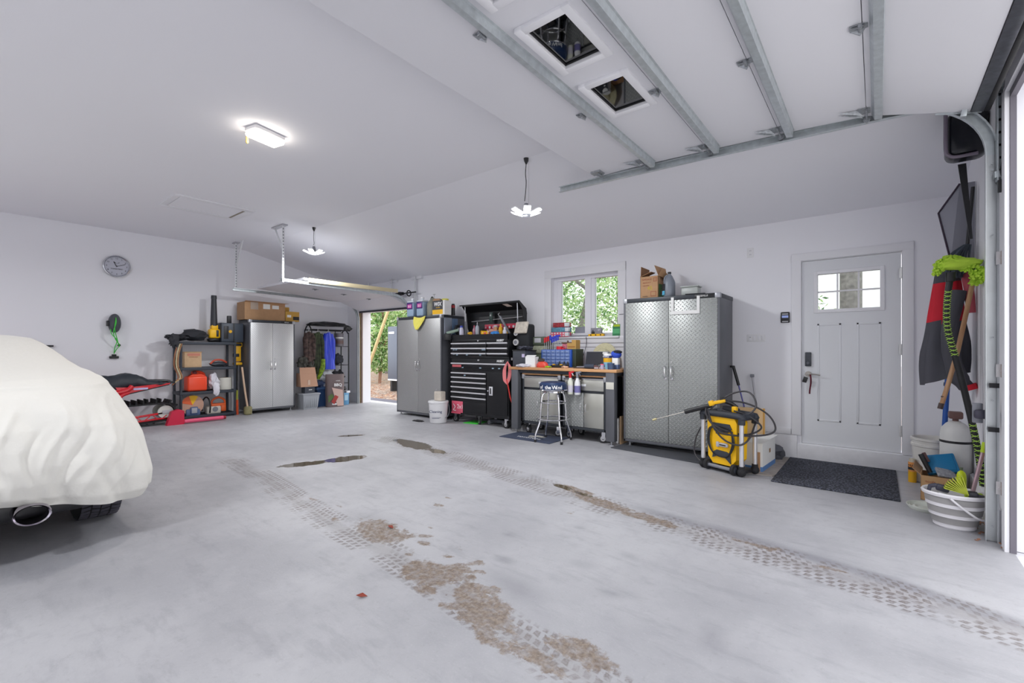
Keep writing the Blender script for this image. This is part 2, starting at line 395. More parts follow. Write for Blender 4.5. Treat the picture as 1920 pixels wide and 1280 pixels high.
def build_floor():
    x0, x1, y0, y1, st = XL - .05, XR + .02, -2.6, YW + WT + .02, 0.04
    nx, ny = int((x1 - x0) / st) + 1, int((y1 - y0) / st) + 1
    verts = []; A = {k: [] for k in ('mud', 'wet', 'dull', 'band', 'tu', 'tv')}
    for i in range(nx + 1):
        for j in range(ny + 1):
            x = x0 + (x1 - x0) * i / nx; y = y0 + (y1 - y0) * j / ny
            verts.append((x, y, 0))
            A['mud'].append(blobs(x, y, MUD)); A['wet'].append(blobs(x, y, WET)); A['dull'].append(blobs(x, y, GREYS))
            d1 = seg_dist(x, y, T1); d2 = seg_dist(x, y, T2)
            d, w_ = (d1, 0.19) if d1[0] < d2[0] else (d2, 0.15)
            A['band'].append(max(0.0, 1.0 - d[0] / w_)); A['tu'].append(d[1]); A['tv'].append(d[2])
    faces = [(i * (ny + 1) + j, (i + 1) * (ny + 1) + j, (i + 1) * (ny + 1) + j + 1, i * (ny + 1) + j + 1) for i in range(nx) for j in range(ny)]
    me = bpy.data.meshes.new('floor'); me.from_pydata(verts, [], faces)
    for k, v in A.items(): me.attributes.new(k, 'FLOAT', 'POINT').data.foreach_set('value', v)
    m = mat('concrete slab', (190, 190, 194), 0.5); g = NG(m); b = g.n['Principled BSDF']; co = g.coord()
    n1 = g.noise(co, 0.9, 6, 0.6); n2 = g.noise(co, 9.0, 8, 0.7); n3 = g.noise(co, 90.0, 3, 0.6)
    cc = g.mix(g.sstep(n1, .35, .65), lin((164, 164, 169)), lin((184, 184, 188)))
    cc = g.mix(g.m('MULTIPLY', g.sstep(n2, .48, .68), .35), cc, lin((160, 160, 166)))
    cc = g.mix(g.m('MULTIPLY', g.sstep(n3, .55, .75), .25), cc, lin((200, 200, 203)))
    mp = g.n.new('ShaderNodeMapping'); mp.inputs['Scale'].default_value = (1.0, 3.6, 1.0); mp.inputs['Rotation'].default_value = (0, 0, .5); g.l.new(co, mp.inputs[0])
    st = g.noise(mp.outputs[0], 2.6, 9, .68)
    cc = g.mix(g.m('MULTIPLY', g.sstep(st, .50, .66), .38), cc, lin((146, 146, 152)))
    cc = g.mix(g.m('MULTIPLY', g.sstep(g.noise(co, 26.0, 6, .7), .56, .72), .30), cc, lin((138, 136, 138)))
    cc = g.mix(g.m('MULTIPLY', g.sstep(g.attr('dull'), .05, .8), .55), cc, lin((118, 118, 126)))
    # tyre tread blocks
    tu, tv, band = g.attr('tu'), g.attr('tv'), g.attr('band')
    wob = g.m('MULTIPLY', g.m('SUBTRACT', g.noise(co, 30.0, 3), .5), .02)
    U = g.m('MULTIPLY', g.m('ADD', g.m('ADD', tu, wob), g.m('MULTIPLY', g.m('ABSOLUTE', tv), .35)), 1 / .052)
    V = g.m('MULTIPLY', g.m('ADD', tv, wob), 1 / .046)
    row = g.m('FLOOR', V); U = g.m('ADD', U, g.m('MULTIPLY', row, .5))
    fu = g.m('ABSOLUTE', g.m('SUBTRACT', g.m('FRACT', g.m('ADD', U, 500.0)), .5)); fv = g.m('ABSOLUTE', g.m('SUBTRACT', g.m('FRACT', g.m('ADD', V, 500.0)), .5))
    blk = g.m('MULTIPLY', g.sstep(fu, .36, .22), g.sstep(fv, .44, .32))
    pat = g.sstep(g.noise(co, 3.2, 4, .6), .40, .56)
    blk = g.m('MULTIPLY', g.m('MULTIPLY', blk, g.sstep(band, .02, .25)), pat)
    grit = g.sstep(g.noise(co, 60.0, 4, .7), .40, .60)
    cc = g.mix(g.m('MULTIPLY', g.m('MULTIPLY', blk, g.m('ADD', g.m('MULTIPLY', grit, .5), .5)), .85), cc, lin((108, 98, 94)))
    smear = g.m('MULTIPLY', g.sstep(g.m('ADD', band, g.m('MULTIPLY', g.m('SUBTRACT', g.noise(co, 7.0, 6, .7), .5), 1.2)), .45, .95), .30)
    cc = g.mix(smear, cc, lin((128, 122, 120)))
    mud = g.m('ADD', g.attr('mud'), g.m('MULTIPLY', g.m('SUBTRACT', g.noise(co, 9.0, 9, .72), .5), 1.15))
    mm = g.sstep(mud, .44, .56)
    mudc = g.mix(g.sstep(g.noise(co, 45.0, 6, .7), .35, .65), lin((104, 86, 72)), lin((146, 130, 114)))
    cc = g.mix(g.m('MULTIPLY', mm, g.m('ADD', .45, g.m('MULTIPLY', g.sstep(g.noise(co, 22.0, 6, .7), .35, .6), .5))), cc, mudc)
    wet = g.m('ADD', g.attr('wet'), g.m('MULTIPLY', g.m('SUBTRACT', g.noise(co, 11.0, 5, .6), .5), .5))
    wm = g.sstep(wet, .47, .53)
    cc = g.mix(g.m('MULTIPLY', wm, .9), cc, lin((88, 78, 58)))
    g.l.new(cc, b.inputs['Base Color'])
    rr = g.m('ADD', g.m('MULTIPLY', n2, .25), .36)
    g.l.new(g.m('ADD', g.m('MULTIPLY', rr, g.m('SUBTRACT', 1.0, wm)), g.m('MULTIPLY', wm, .06)), b.inputs['Roughness'])
    g.l.new(g.bump(g.m('MULTIPLY', g.m('ADD', n2, g.m('MULTIPLY', n3, .5)), g.m('SUBTRACT', 1.0, wm)), .18, .01), b.inputs['Normal'])
    me.materials.append(m)
    o = bpy.data.objects.new('floor', me); C.objects.link(o); o['kind'] = 'structure'
build_floor()
b = B(); b.box(XL - .3, XR + .3, -2.9, YW + .5, -.3, -.004); struct(b, 'floor_slab_edge', CURB, smooth=0)

# window wall (Y = 6.07) with rear opening, window and entry door cut out
OX0, OX1, OZ = -9.31, -7.30, 2.09
WX0, WX1, WZ0, WZ1 = -4.06, -2.895, 1.425, 2.365
DX0, DX1, DZ0, DZ1 = -0.69, 0.21, 0.165, 2.225
b = B()
def wbox(x0, x1, z0, z1): b.box(x0, x1, YW, YW + WT, z0, z1)
TOP = 2.73
wbox(XL - .15, OX0, 0, TOP); wbox(OX0, OX1, OZ, TOP); wbox(OX1, WX0, 0, TOP)
wbox(WX0, WX1, 0, WZ0); wbox(WX0, WX1, WZ1, TOP); wbox(WX1, DX0, 0, TOP); wbox(DX0, DX1, DZ1, TOP); wbox(DX0, DX1, 0, DZ0); wbox(DX1, XR + .2, 0, TOP)
struct(b, 'wall_back', WALL, smooth=0)
# clock wall with the bent top
b = B(); b.prism([(XL, -2.7, 0), (XL, YW, 0), (XL, YW, EVE + .02), (XL, CRZ, FLZ + .02), (XL, -2.7, FLZ + .02)], (-.15, 0, 0)); struct(b, 'wall_left', WALL, smooth=0)
# big door wall
b = B()
b.prism([(XR, 4.07, 0), (XR, YW, 0), (XR, YW, EVE + .02), (XR, 4.07, 3.17)], (.16, 0, 0))
b.box(XR, XR + .16, -.85, 4.07, 2.79, FLZ - .07); b.box(XR, XR + .16, -2.7, -.85, 0, FLZ)
struct(b, 'wall_right', WALL, smooth=0)
b = B(); b.box(XL - .15, XR + .16, -2.85, -2.7, 0, FLZ + .02); struct(b, 'wall_front', WALL, smooth=0)
b = B(); b.prism([(XL - .15, -2.85, FLZ), (XL - .15, CRZ, FLZ), (XL - .15, YW + WT, EVE - .055), (XL - .15, YW + WT, EVE + .2), (XL - .15, CRZ, FLZ + .25), (XL - .15, -2.85, FLZ + .25)], (XR - XL + .33, 0, 0)); struct(b, 'ceiling', CEIL, smooth=0)
# concrete curb and its trim along the window wall
b = B(); b.box(XL, OX0 - .03, YW - .03, YW, 0, .22); struct(b, 'baseboard_left', CURB, smooth=0)
b = B(); b.box(OX1 + .1, DX0 - .02, YW - .03, YW, 0, .255, .006); b.box(DX0 - .02, .30, YW - .035, YW, 0, .16, .006); b.box(.30, XR - .03, YW - .03, YW, 0, .2, .006); struct(b, 'baseboard_back', CURB)
b = B(); b.box(-2.3, DX0 - .08, YW - .018, YW, .26, .325, .004); struct(b, 'trim_1', TRIM)
b = B(); b.box(XR - .03, XR, 4.2, YW - .03, 0, .2, .005); struct(b, 'baseboard_right', CURB)
# horizontal panel seam under the window
b = B(); b.box(-4.6, -2.5, YW - .004, YW + .001, 1.262, 1.268); struct(b, 'trim_2', DARKTRIM)

# window over the bench
wn = bpy.data.objects.new('window_1', None); C.objects.link(wn); wn['kind'] = 'structure'; wn.location = (-3.48, YW, 1.42)
def wl(b): return b.at((3.48, -YW, -1.42))
b = wl(B())
x0, x1, z0, z1 = WX0 - .11, WX1 + .11, WZ0 - .05, WZ1 + .115
b.box(x0, WX0 + .01, YW - .018, YW, z0, z1, .004); b.box(WX1 - .01, x1, YW - .018, YW, z0, z1, .004); b.box(x0, x1, YW - .019, YW, WZ1 - .01, z1, .004)
b.box(x0, x1, YW - .019, YW, z0 - .05, WZ0, .004); b.build('casing', TRIM, wn)
b = wl(B()); b.box(WX0 - .02, WX1 + .02, YW - .045, YW + .13, WZ0 - .03, WZ0, .006); b.build('sill', TRIM, wn)
b = wl(B())
ym = YW + .13
b.box(WX0, WX0 + .06, ym - .03, ym + .05, WZ0, WZ1); b.box(WX1 - .06, WX1, ym - .03, ym + .05, WZ0, WZ1); b.box(WX0, WX1, ym - .031, ym + .05, WZ1 - .055, WZ1); b.box(WX0, WX1, ym - .031, ym + .05, WZ0, WZ0 + .055)
b.box(-3.50, -3.40, ym - .035, ym + .05, WZ0 + .05, WZ1 - .05)
b.box(WX0 + .06, WX0 + .12, ym - .015, ym + .04, WZ0 + .05, WZ1 - .05); b.box(-3.40, -3.34, ym - .015, ym + .04, WZ0 + .05, WZ1 - .05)
b.build('window_frame', mat('white vinyl', (236, 236, 242), .4), wn)
for xa, xb in ((WX0 + .12, -3.50), (-3.34, WX1 - .06)):
    b = wl(B()); b.box(xa, xb, ym + .01, ym + .016, WZ0 + .05, WZ1 - .05); b.build('pane', GLASS, wn, smooth=0)

# entry door with its six-light glass
dr = bpy.data.objects.new('door_1', None); C.objects.link(dr); dr['kind'] = 'structure'; dr.location = (-.24, YW, DZ0)
def dl(b): return b.at((.24, -YW, -DZ0))
b = dl(B())
ys, ye = YW + .012, YW + .055
gx0, gx1, gz0, gz1 = -.525, .028, 1.66, 2.062
b.box(-.668, gx0, ys, ye, .175, 2.213); b.box(gx1, .188, ys, ye, .175, 2.213); b.box(gx0, gx1, ys, ye, gz1, 2.213); b.box(gx0, gx1, ys, ye, .175, gz0)
for px0, px1 in ((-.523, -.307), (-.174, .029)):   # raised moulding of the two long panels
    for (a0, a1, c0, c1) in ((px0, px1, 1.49, 1.51), (px0, px1, .435, .455), (px0, px0 + .02, .435, 1.51), (px1 - .02, px1, .435, 1.51)):
        b.box(a0, a1, ys - .006, ys + .004, c0, c1, .003)
b.build('door_slab', DOORP, dr)
b = dl(B())
e = .03
b.box(gx0 - e, gx0 + .008, ys - .014, ye + .014, gz0 - e, gz1 + e, .004); b.box(gx1 - .008, gx1 + e, ys - .014, ye + .014, gz0 - e, gz1 + e, .004)
b.box(gx0, gx1, ys - .0135, ye + .013, gz1 - .008, gz1 + e, .004); b.box(gx0, gx1, ys - .0135, ye + .013, gz0 - e, gz0 + .008, .004)
for k in (1, 2):
    xx = gx0 + (gx1 - gx0) * k / 3; b.box(xx - .008, xx + .008, ys + .004, ye - .004, gz0, gz1)
zz = (gz0 + gz1) / 2; b.box(gx0, gx1, ys + .005, ye - .005, zz - .008, zz + .008)
b.build('glazing_frame', TRIM, dr)
b = dl(B()); b.box(gx0, gx1, YW + .03, YW + .036, gz0, gz1); b.build('pane', glass('seeded glass', (225, 230, 228), .03), dr, smooth=0)
b = dl(B())
b.box(-.765, -.672, YW - .02, YW, .26, 2.305, .004); b.box(.195, .283, YW - .02, YW, .165, 2.305, .004); b.box(-.765, .283, YW - .0205, YW, 2.222, 2.305, .004)
b.box(-.69, -.672, YW, YW + .1, .165, 2.222); b.box(.192, .21, YW, YW + .1, .165, 2.222); b.box(-.69, .21, YW, YW + .1, 2.217, 2.226); b.box(-.69, .21, YW - .01, YW + .1, .15, .172)
b.build('door_casing', TRIM, dr)
for hz in (2.0, 1.225, .40):
    b = dl(B()); b.cyl((.19, YW - .008, hz - .055), (.19, YW - .008, hz + .055), .007, seg=10); b.box(.172, .208, YW - .003, YW + .012, hz - .05, hz + .05); b.build('hinge', STEEL, dr)
b = dl(B()); b.box(-.636, -.577, ys - .028, ys, 1.10 - .062, 1.10 + .095, .008); b.m(1); b.cyl((-.606, ys - .035, 1.075), (-.606, ys - .02, 1.075), .014, seg=14); b.box(-.611, -.601, ys - .05, ys - .03, 1.055, 1.095, .003)
b.build('keypad_lock', [DGREY, GREY], dr)
b = dl(B()); b.cyl((-.606, ys - .012, .952), (-.606, ys, .952), .031, seg=24); b.cyl((-.606, ys - .045, .952), (-.606, ys - .01, .952), .011, seg=14)
b.tube([(-.606, ys - .045, .952), (-.58, ys - .052, .953), (-.54, ys - .054, .951), (-.49, ys - .05, .944)], .007, 10, sub=4); b.build('lever_handle', mat('satin nickel', (170, 165, 158), .3, .9), dr)
b = dl(B()); b.box(-.689, -.684, YW - .012, YW + .01, .91, .985, .002); b.build('strike_plate', STEEL, dr)

# key tag and strap hanging on the lever
t = thing('key_lanyard', 'dark red strap and black key fob hanging on the entry door lever', 'lanyard', (-.585, YW - .06, .95))
b = B(); b.grid(lambda u, v: (.004 + .016 * (v - .5) + .006 * math.sin(u * 5), -.004 * math.sin(u * 7), .0 - .215 * u), 12, 3); b.build('strap', mat('maroon webbing', (92, 26, 44), .8), t, solid=.002)
b = B(); b.obox((-.045, .005, -.06), (.042, .012, .062), (0, 18, 0), .004); b.build('fob', BLACK, t)
b = B(); b.tube([(-.04 + .02 * math.cos(a), .003, -.02 + .02 * math.sin(a)) for a in [k * math.pi / 6 for k in range(12)]], .0018, 6, closed=True); b.build('ring', STEEL, t)

# wall fittings
t = thing('alarm_keypad', 'small black wall keypad with pale screen, left of the white entry door', 'keypad', (-.828, YW, 1.594))
b = B(); b.box(-.045, .045, -.022, 0, -.062, .062, .01); b.build('body', BLACK, t)
b = B(); b.box(-.032, .032, -.024, -.018, -.005, .022, .002); b.build('screen', mat('lcd', (150, 165, 215), .3, emit=(150, 170, 230), es=.25), t)
for z_ in (.032, -.054):
    b = B(); b.box(-.03, .03, -.025, -.018, z_, z_ + .013, .002); b.build('button', LGREY, t)
t = thing('outlet_plate', 'white outlet plate high on the wall, up left of the entry door', 'outlet', (-1.191, YW, 2.385))
b = B(); b.box(-.036, .036, -.007, 0, -.058, .058, .004); b.build('plate', WHITE, t)
for s in (-.022, .022):
    b = B(); b.box(-.017, .017, -.009, -.005, s - .014, s + .014, .003); b.m(1); b.box(-.008, -.005, -.0095, -.006, s - .006, s + .008); b.box(.005, .008, -.0095, -.006, s - .006, s + .008); b.build('socket', [TRIM, INK], t)
t = thing('switch_plate', 'wide white plate of outlet and three rocker switches beside the tall grey cabinet', 'light switch', (-1.13, YW, 1.362))
b = B(); b.box(-.10, .10, -.008, 0, -.044, .044, .004); b.build('plate', WHITE, t)
for s in (-.015, .03, .072):
    b = B(); b.box(s - .015, s + .015, -.012, -.006, -.03, .03, .003); b.build('rocker', TRIM, t)
b = B(); b.box(-.08, -.045, -.012, -.006, -.03, .03, .003); b.m(1); b.box(-.07, -.066, -.0125, -.007, .004, .016); b.box(-.059, -.055, -.0125, -.007, .004, .016); b.build('socket', [TRIM, INK], t)

# attic hatch, flush lamp
t = thing('attic_hatch', 'white framed attic hatch set in the flat ceiling near the clock wall', 'hatch', (-7.32, 2.34, FLZ))
b = B(); b.box(-.36, -.27, -.48, .48, -.014, 0, .002); b.box(.27, .36, -.48, .48, -.014, 0, .002); b.box(-.27, .27, -.48, -.41, -.014, 0, .002); b.box(-.27, .27, .38, .48, -.014, 0, .002); b.build('frame', TRIM, t)
b = B(); b.box(-.262, .262, -.40, .372, -.008, -.001); b.build('panel', CEIL, t)
b = B(); b.box(-.262, .262, .352, .38, -.010, -.002); b.build('edge_strip', mat('bare wood strip', (150, 142, 128), .7), t)
t = thing('ceiling_lamp', 'glowing rounded rectangular lamp flush on the flat ceiling', 'lamp', (-4.36, 1.85, FLZ))
b = B(); b.at((0, 0, 0), (0, 0, 12)); b.box(-.085, .085, -.15, .15, -.05, 0, .03, 4); b.build('base', WHITE, t)
b = B(); b.at((0, 0, 0), (0, 0, 12)); b.box(-.08, .08, -.145, .145, -.085, -.04, .028, 4); b.build('lens', mat('warm lamp lens', (255, 250, 240), .5, emit=(255, 246, 232), es=16.0), t)
b = B(); b.cyl((-.14, -.10, -.075), (-.14, -.10, -.0), .012, seg=10); b.blob((-.14, -.10, -.085), (.014, .014, .02), 0, sub=2); b.build('sensor', mat('amber sensor', (222, 190, 120), .4), t)
area((-4.36, 1.85, FLZ - .09), .14, .28, 14, (0, 0, R(12)), (1, .93, .84))

# pendant work lights: cord, hook, and a ring of glowing paddles
def pendant(x, y, drop, label):
    t = thing('pendant_light', label, 'lamp', (x, y, FLZ), 0, 'multi-panel LED work lights hanging on cords from the ceiling')
    b = B(); b.lathe([(0, -.0), (.028, -.0), (.022, -.03), (.008, -.06), (0, -.06)], seg=16); b.build('canopy', BLACK, t)
    b = B(); b.tube([(0, 0, -.05), (-.01, 0, -.16), (-.004, .005, -.26), (-.02, 0, -drop + .16)], .004, 6, sub=4); b.build('cord', BLACK, t)
    b = B(); b.tube([(.03, 0, -.005), (.035, 0, -drop * .5), (.03, 0, -drop + .1)], .0018, 5); b.build('chain', STEEL, t)
    b = B(); b.cyl((0, 0, -drop + .06), (0, 0, -drop + .13), .03, .02, 14); b.cyl((0, 0, -drop + .0), (0, 0, -drop + .06), .045, .045, 16); b.build('hub', GREY, t)
    for k in range(6):
        a = k * 60 + 12
        b = B(); b.M = Euler((0, 0, R(a))).to_matrix().to_4x4() @ Matrix.Translation((.105, 0, -drop + .035)) @ Euler((0, R(-22), 0)).to_matrix().to_4x4()
        b.box(-.06, .065, -.04, .04, .0, .012, .006); b.m(1); b.box(-.055, .06, -.036, .036, -.006, .002, .003)
        b.build('light_panel', [WHITE, mat('led glow', (255, 255, 255), .5, emit=(250, 252, 255), es=17.0)], t)
pendant(-2.85, 3.80, .60, 'glowing work light hanging nearest over the room, from the ceiling crease')
pendant(-7.15, 3.79, .44, 'glowing work light hanging farther off, above the raised rear garage door')

# ---------------------------------------------------------------- outdoors
def ground_mat():
    m = mat('gravel with leaf litter', (170, 155, 140), .95); g = NG(m); b = g.n['Principled BSDF']; co = g.coord()
    v = g.n.new('ShaderNodeTexVoronoi'); v.inputs['Scale'].default_value = 14; g.l.new(co, v.inputs['Vector'])
    c1 = g.mix(g.sstep(v.outputs['Distance'], .1, .7), lin((196, 180, 166)), lin((120, 104, 92)))
    c2 = g.mix(g.sstep(g.noise(co, 6, 6, .7), .45, .6), c1, lin((150, 112, 88)))
    g.l.new(c2, b.inputs['Base Color']); return m
b = B(); b.box(-40, 20, YW + .9, 45, -.2, -.03); struct(b, 'ground_gravel', ground_mat(), smooth=0)
b = B(); b.box(-14, XR + .5, YW + WT, YW + .9, -.2, -.01); struct(b, 'ground_apron', mat('asphalt apron', (104, 104, 116), .9, var=.1, vs=30), smooth=0)
b = B(); b.box(XR + .02, 16, -14, 45, -.2, -.015); struct(b, 'ground_driveway', mat('pale driveway concrete', (214, 212, 210), .9, var=.05, vs=3), smooth=0)

def leaf_mesh(name, centers, n, size, mats, rnd, parent, spread=1.0):
    vs, fs, mi = [], [], []
    for _ in range(n):
        cx, cy, cz, r, rz_ = rnd.choice(centers)
        d = Vector((rnd.gauss(0, 1), rnd.gauss(0, 1), rnd.gauss(0, 1))).normalized() * (rnd.random() ** .45)
        p = Vector((cx + d.x * r, cy + d.y * r, cz + d.z * rz_))
        q = Euler((rnd.uniform(-1, 1), rnd.uniform(-1, 1), rnd.uniform(0, 6.3))).to_matrix(); s = size * rnd.uniform(.6, 1.3); k = len(vs)
        for a in ((-s, 0, 0), (0, -s * .45, 0), (s, 0, .1 * s), (0, s * .45, 0)): vs.append(tuple(p + q @ Vector(a)))
        fs.append((k, k + 1, k + 2, k + 3)); mi.append(rnd.randrange(len(mats)))
    me = bpy.data.meshes.new(name); me.from_pydata(vs, [], fs)
    for m in mats: me.materials.append(m)
    me.polygons.foreach_set('material_index', mi)
    o = bpy.data.objects.new(name, me); C.objects.link(o); o.parent = parent; o['kind'] = 'stuff' if parent is None else o.get('kind', 'thing'); return o
def leafm(name, c):
    m = mat(name, c, .6); b = m.node_tree.nodes['Principled BSDF']
    nt = m.node_tree; tr = nt.nodes.new('ShaderNodeBsdfTranslucent'); tr.inputs[0].default_value = lin(c)
    mx = nt.nodes.new('ShaderNodeMixShader'); mx.inputs[0].default_value = .5
    nt.links.new(b.outputs[0], mx.inputs[1]); nt.links.new(tr.outputs[0], mx.inputs[2]); nt.links.new(mx.outputs[0], nt.nodes['Material Output'].inputs[0]); return m
LF = [leafm('leaf mid green', (150, 186, 118)), leafm('leaf light green', (190, 214, 150)), leafm('leaf deep green', (92, 134, 76)), leafm('leaf pale', (214, 226, 192))]
BARK = mat('grey brown bark', (128, 122, 118), .9, var=.4, vs=16, bump=.6, bs=20)
BARKR = mat('reddish bark', (140, 106, 88), .9, var=.2, vs=9)
def tree(x, y, h, r0, crown, n, size, label, cat='tree', seed=1, lean=(0, 0), mats=None, branches=6, group=None, bark=None):
    rnd = random.Random(seed); t = thing('tree' if cat == 'tree' else 'shrub', label, cat, (x, y, -.03), 0, group)
    b = B(); top = Vector((lean[0], lean[1], h))
    pts = [Vector((0, 0, 0)), top * .35 + Vector((rnd.uniform(-.1, .1), .05, 0)), top * .7, top]
    b.tube(pts, r0, 9, sub=4, rad=[r0, r0 * .9, r0 * .7, r0 * .45, r0 * .2])
    for k in range(branches):
        f = rnd.uniform(.3, .85); s = top * f; a = rnd.uniform(0, 6.3); L = h * rnd.uniform(.2, .38)
        e = s + Vector((math.cos(a) * L, math.sin(a) * L, L * .55)); b.tube([s, (s + e) / 2 + Vector((0, 0, .06 * L)), e], r0 * .3, 6, sub=3, rad=[r0 * .4, r0 * .25, r0 * .1])
    b.build('trunk', bark or BARK, t)
    leaf_mesh('foliage', crown, n, size, mats or LF, rnd, t)
    return t
# seen through the window
tree(-7.6, 12.5, 5.5, .13, [(-.6, 0, 3.0, 1.1, .9), (.5, .3, 2.4, 1.0, .8), (0, 0, 4.1, 1.4, 1.0), (-.2, .4, 1.5, 1.0, .7), (1.0, .5, 3.6, .9, .8)], 3600, .075, 'leafy tree seen through the left pane of the window, its dark trunk leaning', seed=3, lean=(1.0, .3))
tree(-7.4, 16.0, 5.0, .10, [(-.2, 0, 2.6, 1.1, .8), (.5, .3, 3.6, 1.0, .8), (-.5, 0, 3.8, 1.2, .8), (.1, .4, 1.5, 1.1, .6)], 3000, .075, 'pale green tree seen through the right pane of the window', seed=8, lean=(-.5, .2), mats=[LF[0], LF[1], LF[3]])
tree(-12.5, 19.5, 7, .16, [(0, 0, 2.4, 2.0, 1.5), (.8, 0, 4.6, 2.0, 1.5), (-.8, 0, 4.2, 1.6, 1.5), (1.8, 0, 3.0, 1.4, 1.5)], 3200, .10, 'tall tree farther back behind the two trees outside the window', seed=5)
# seen through the entry door glass
tree(-.33, 9.2, 6.0, .17, [(-1.0, .5, 1.9, .8, .45), (-.4, 1.2, 4.6, 1.5, .8), (.7, .4, 3.4, .8, .5)], 1500, .06, 'thick grey tree trunk close outside the entry door glass', seed=11, branches=2)
# seen through the rear garage opening
for i, (x, y, s, lab) in enumerate(((-14.6, 10.3, 21, 'leafy shrub left in the rear garage opening, beside the white jamb'), (-15.7, 11.6, 22, 'leafy shrub in the middle of the rear garage opening, behind the leaning branch'), (-16.9, 13.0, 23, 'leafy shrub just above the dark storage box outside the rear opening'))):
    tree(x, y, 3.4, .06, [(0, 0, 2.9, .8, .8), (.15, 0, 1.8, .75, .7), (-.1, 0, .95, .7, .6)], 5200, .075, lab, 'shrub', s, (.3 - .3 * i, 0), branches=9, bark=BARKR)
tree(-20.6, 15.0, 5.5, .14, [(0, 0, 2.2, 1.6, 1.4), (0, 0, 4.2, 1.8, 1.4), (1.5, 0, 3.4, 1.5, 1.4), (1.4, -.3, 1.5, 1.4, 1.0), (3.2, .4, 1.6, 1.5, 1.2), (3.0, .4, 3.8, 1.5, 1.2)], 9000, .11, 'broad green tree closing the view behind the shrubs at the rear opening', seed=31)
b = B(); b.tube([(-14.0, 9.15, -.03), (-13.1, 9.15, 1.5), (-12.4, 9.15, 2.7)], .05, 8, sub=4); solo(b, 'fallen_branch', mat('dry pale branch', (196, 176, 130), .8, var=.1), 'pale bare branch leaning through the shrubs outside the rear opening', 'branch')
t = thing('storage_box', 'dark grey metal storage box outside, seen through the rear garage opening', 'storage box', (-10.9, 8.5, -.03))
b = B(); b.box(-.74, .7, 0, .6, .36, 1.96, .01); b.build('body', mat('slate steel', (84, 92, 106), .5), t)
b = B(); b.box(-.72, .7, -.012, .0, .33, .375); b.build('bottom_rail', WHITE, t)
b = B(); b.box(-.69, -.42, -.008, .0, 1.74, 1.80); b.build('name_plate', WHITE, t)
for xx in (-.68, .6):
    b = B(); b.box(xx, xx + .08, .05, .55, 0, .36); b.build('foot', BLACK, t)
rnd = random.Random(4)
lm = [mat('dead leaf rust', (160, 92, 60), .8), mat('dead leaf tan', (196, 156, 120), .8)]
vs, fs, mi = [], [], []
for _ in range(1500):
    p = Vector((rnd.uniform(-16, -9.5), rnd.uniform(6.9, 12), -.022))
    if any((p.x - a_) ** 2 + (p.y - b_) ** 2 < r_ for a_, b_, r_ in ((-14.6, 10.3, .6), (-15.7, 11.6, .6), (-16.9, 13.0, .6), (-14.0, 9.15, .02), (-11.2, 8.8, .9), (-10.4, 8.8, .6))): continue
    a = rnd.uniform(0, 6.3); s = rnd.uniform(.02, .05); k = len(vs)
    for q in ((-s, 0), (0, -s * .6), (s, 0), (0, s * .6)): vs.append((p.x + q[0] * math.cos(a) - q[1] * math.sin(a), p.y + q[0] * math.sin(a) + q[1] * math.cos(a), p.z + rnd.uniform(0, .015)))
    fs.append((k, k + 1, k + 2, k + 3)); mi.append(rnd.randrange(2))
me = bpy.data.meshes.new('leaf_litter'); me.from_pydata(vs, [], fs); [me.materials.append(m) for m in lm]; me.polygons.foreach_set('material_index', mi)
o = bpy.data.objects.new('leaf_litter', me); C.objects.link(o); tag(o, 'fallen leaves strewn over the gravel outside the rear opening', 'leaves', kind='stuff')

# ---------------------------------------------------------------- the big overhead door, raised under the ceiling
gd = bpy.data.objects.new('door_2', None); C.objects.link(gd); gd['kind'] = 'structure'; gd.location = (-.85, 1.68, 2.93)
def L2(b): return b.at((.85, -1.68, -2.93))
SX = [-2.25, -1.70, -1.14, -.60, -.06, .47]; SZ = [2.985, 2.97, 2.95, 2.93, 2.90, 2.76]
YA, YB = -.72, 4.155
WINS = [(-.05 + .68 * k, .35 + .68 * k) for k in range(5)]
WINS = [(1.99 - .68 * k, 2.40 - .68 * k) for k in range(-1, 4)]
for i in range(5):
    b = L2(B()); xa, xb, za, zb = SX[i], SX[i + 1] - .004, SZ[i], SZ[i + 1]
    def slab(y0, y1, u0=0.0, u1=1.0):
        pa = (xa + (xb - xa) * u0, za + (zb - za) * u0); pb = (xa + (xb - xa) * u1, za + (zb - za) * u1)
        b.prism([(pa[0], y0, pa[1]), (pb[0], y0, pb[1]), (pb[0], y0, pb[1] + .045), (pa[0], y0, pa[1] + .045)], (0, y1 - y0, 0))
    if i == 1:
        u0, u1 = .36, .82; last = YA
        for (ya, yb) in sorted(WINS):
            slab(last, ya); slab(ya, yb, 0, u0); slab(ya, yb, u1, 1); last = yb
        slab(last, YB)
    else: slab(YA, YB)
    b.build('door_section', DOORPANEL, gd, smooth=0)
xa, xb = SX[1] + .36 * .556, SX[1] + .82 * .556
zf = 2.955
for (ya, yb) in WINS:
    b = L2(B()); e = .045
    for (c0, c1, d0, d1) in ((xa - e, xa + .006, ya - e, yb + e), (xb - .006, xb + e, ya - e, yb + e), (xa, xb, ya - e, ya + .006), (xa, xb, yb - .006, yb + e)):
        b.box(c0, c1, d0, d1, zf - .018, zf + .01, .005)
    fr = b.build('window_frame', TRIM, gd)
    b = L2(B()); b.box(xa, xb, ya, yb, zf + .012, zf + .018); b.m(1)
    b.box(xa, xa + .014, ya, yb, zf + .004, zf + .012); b.box(xb - .014, xb, ya, yb, zf + .004, zf + .012); b.box(xa, xb, ya, ya + .014, zf + .004, zf + .012); b.box(xa, xb, yb - .014, yb, zf + .004, zf + .012)
    b.build('pane', [DGLASS, BLACK], fr, smooth=0)
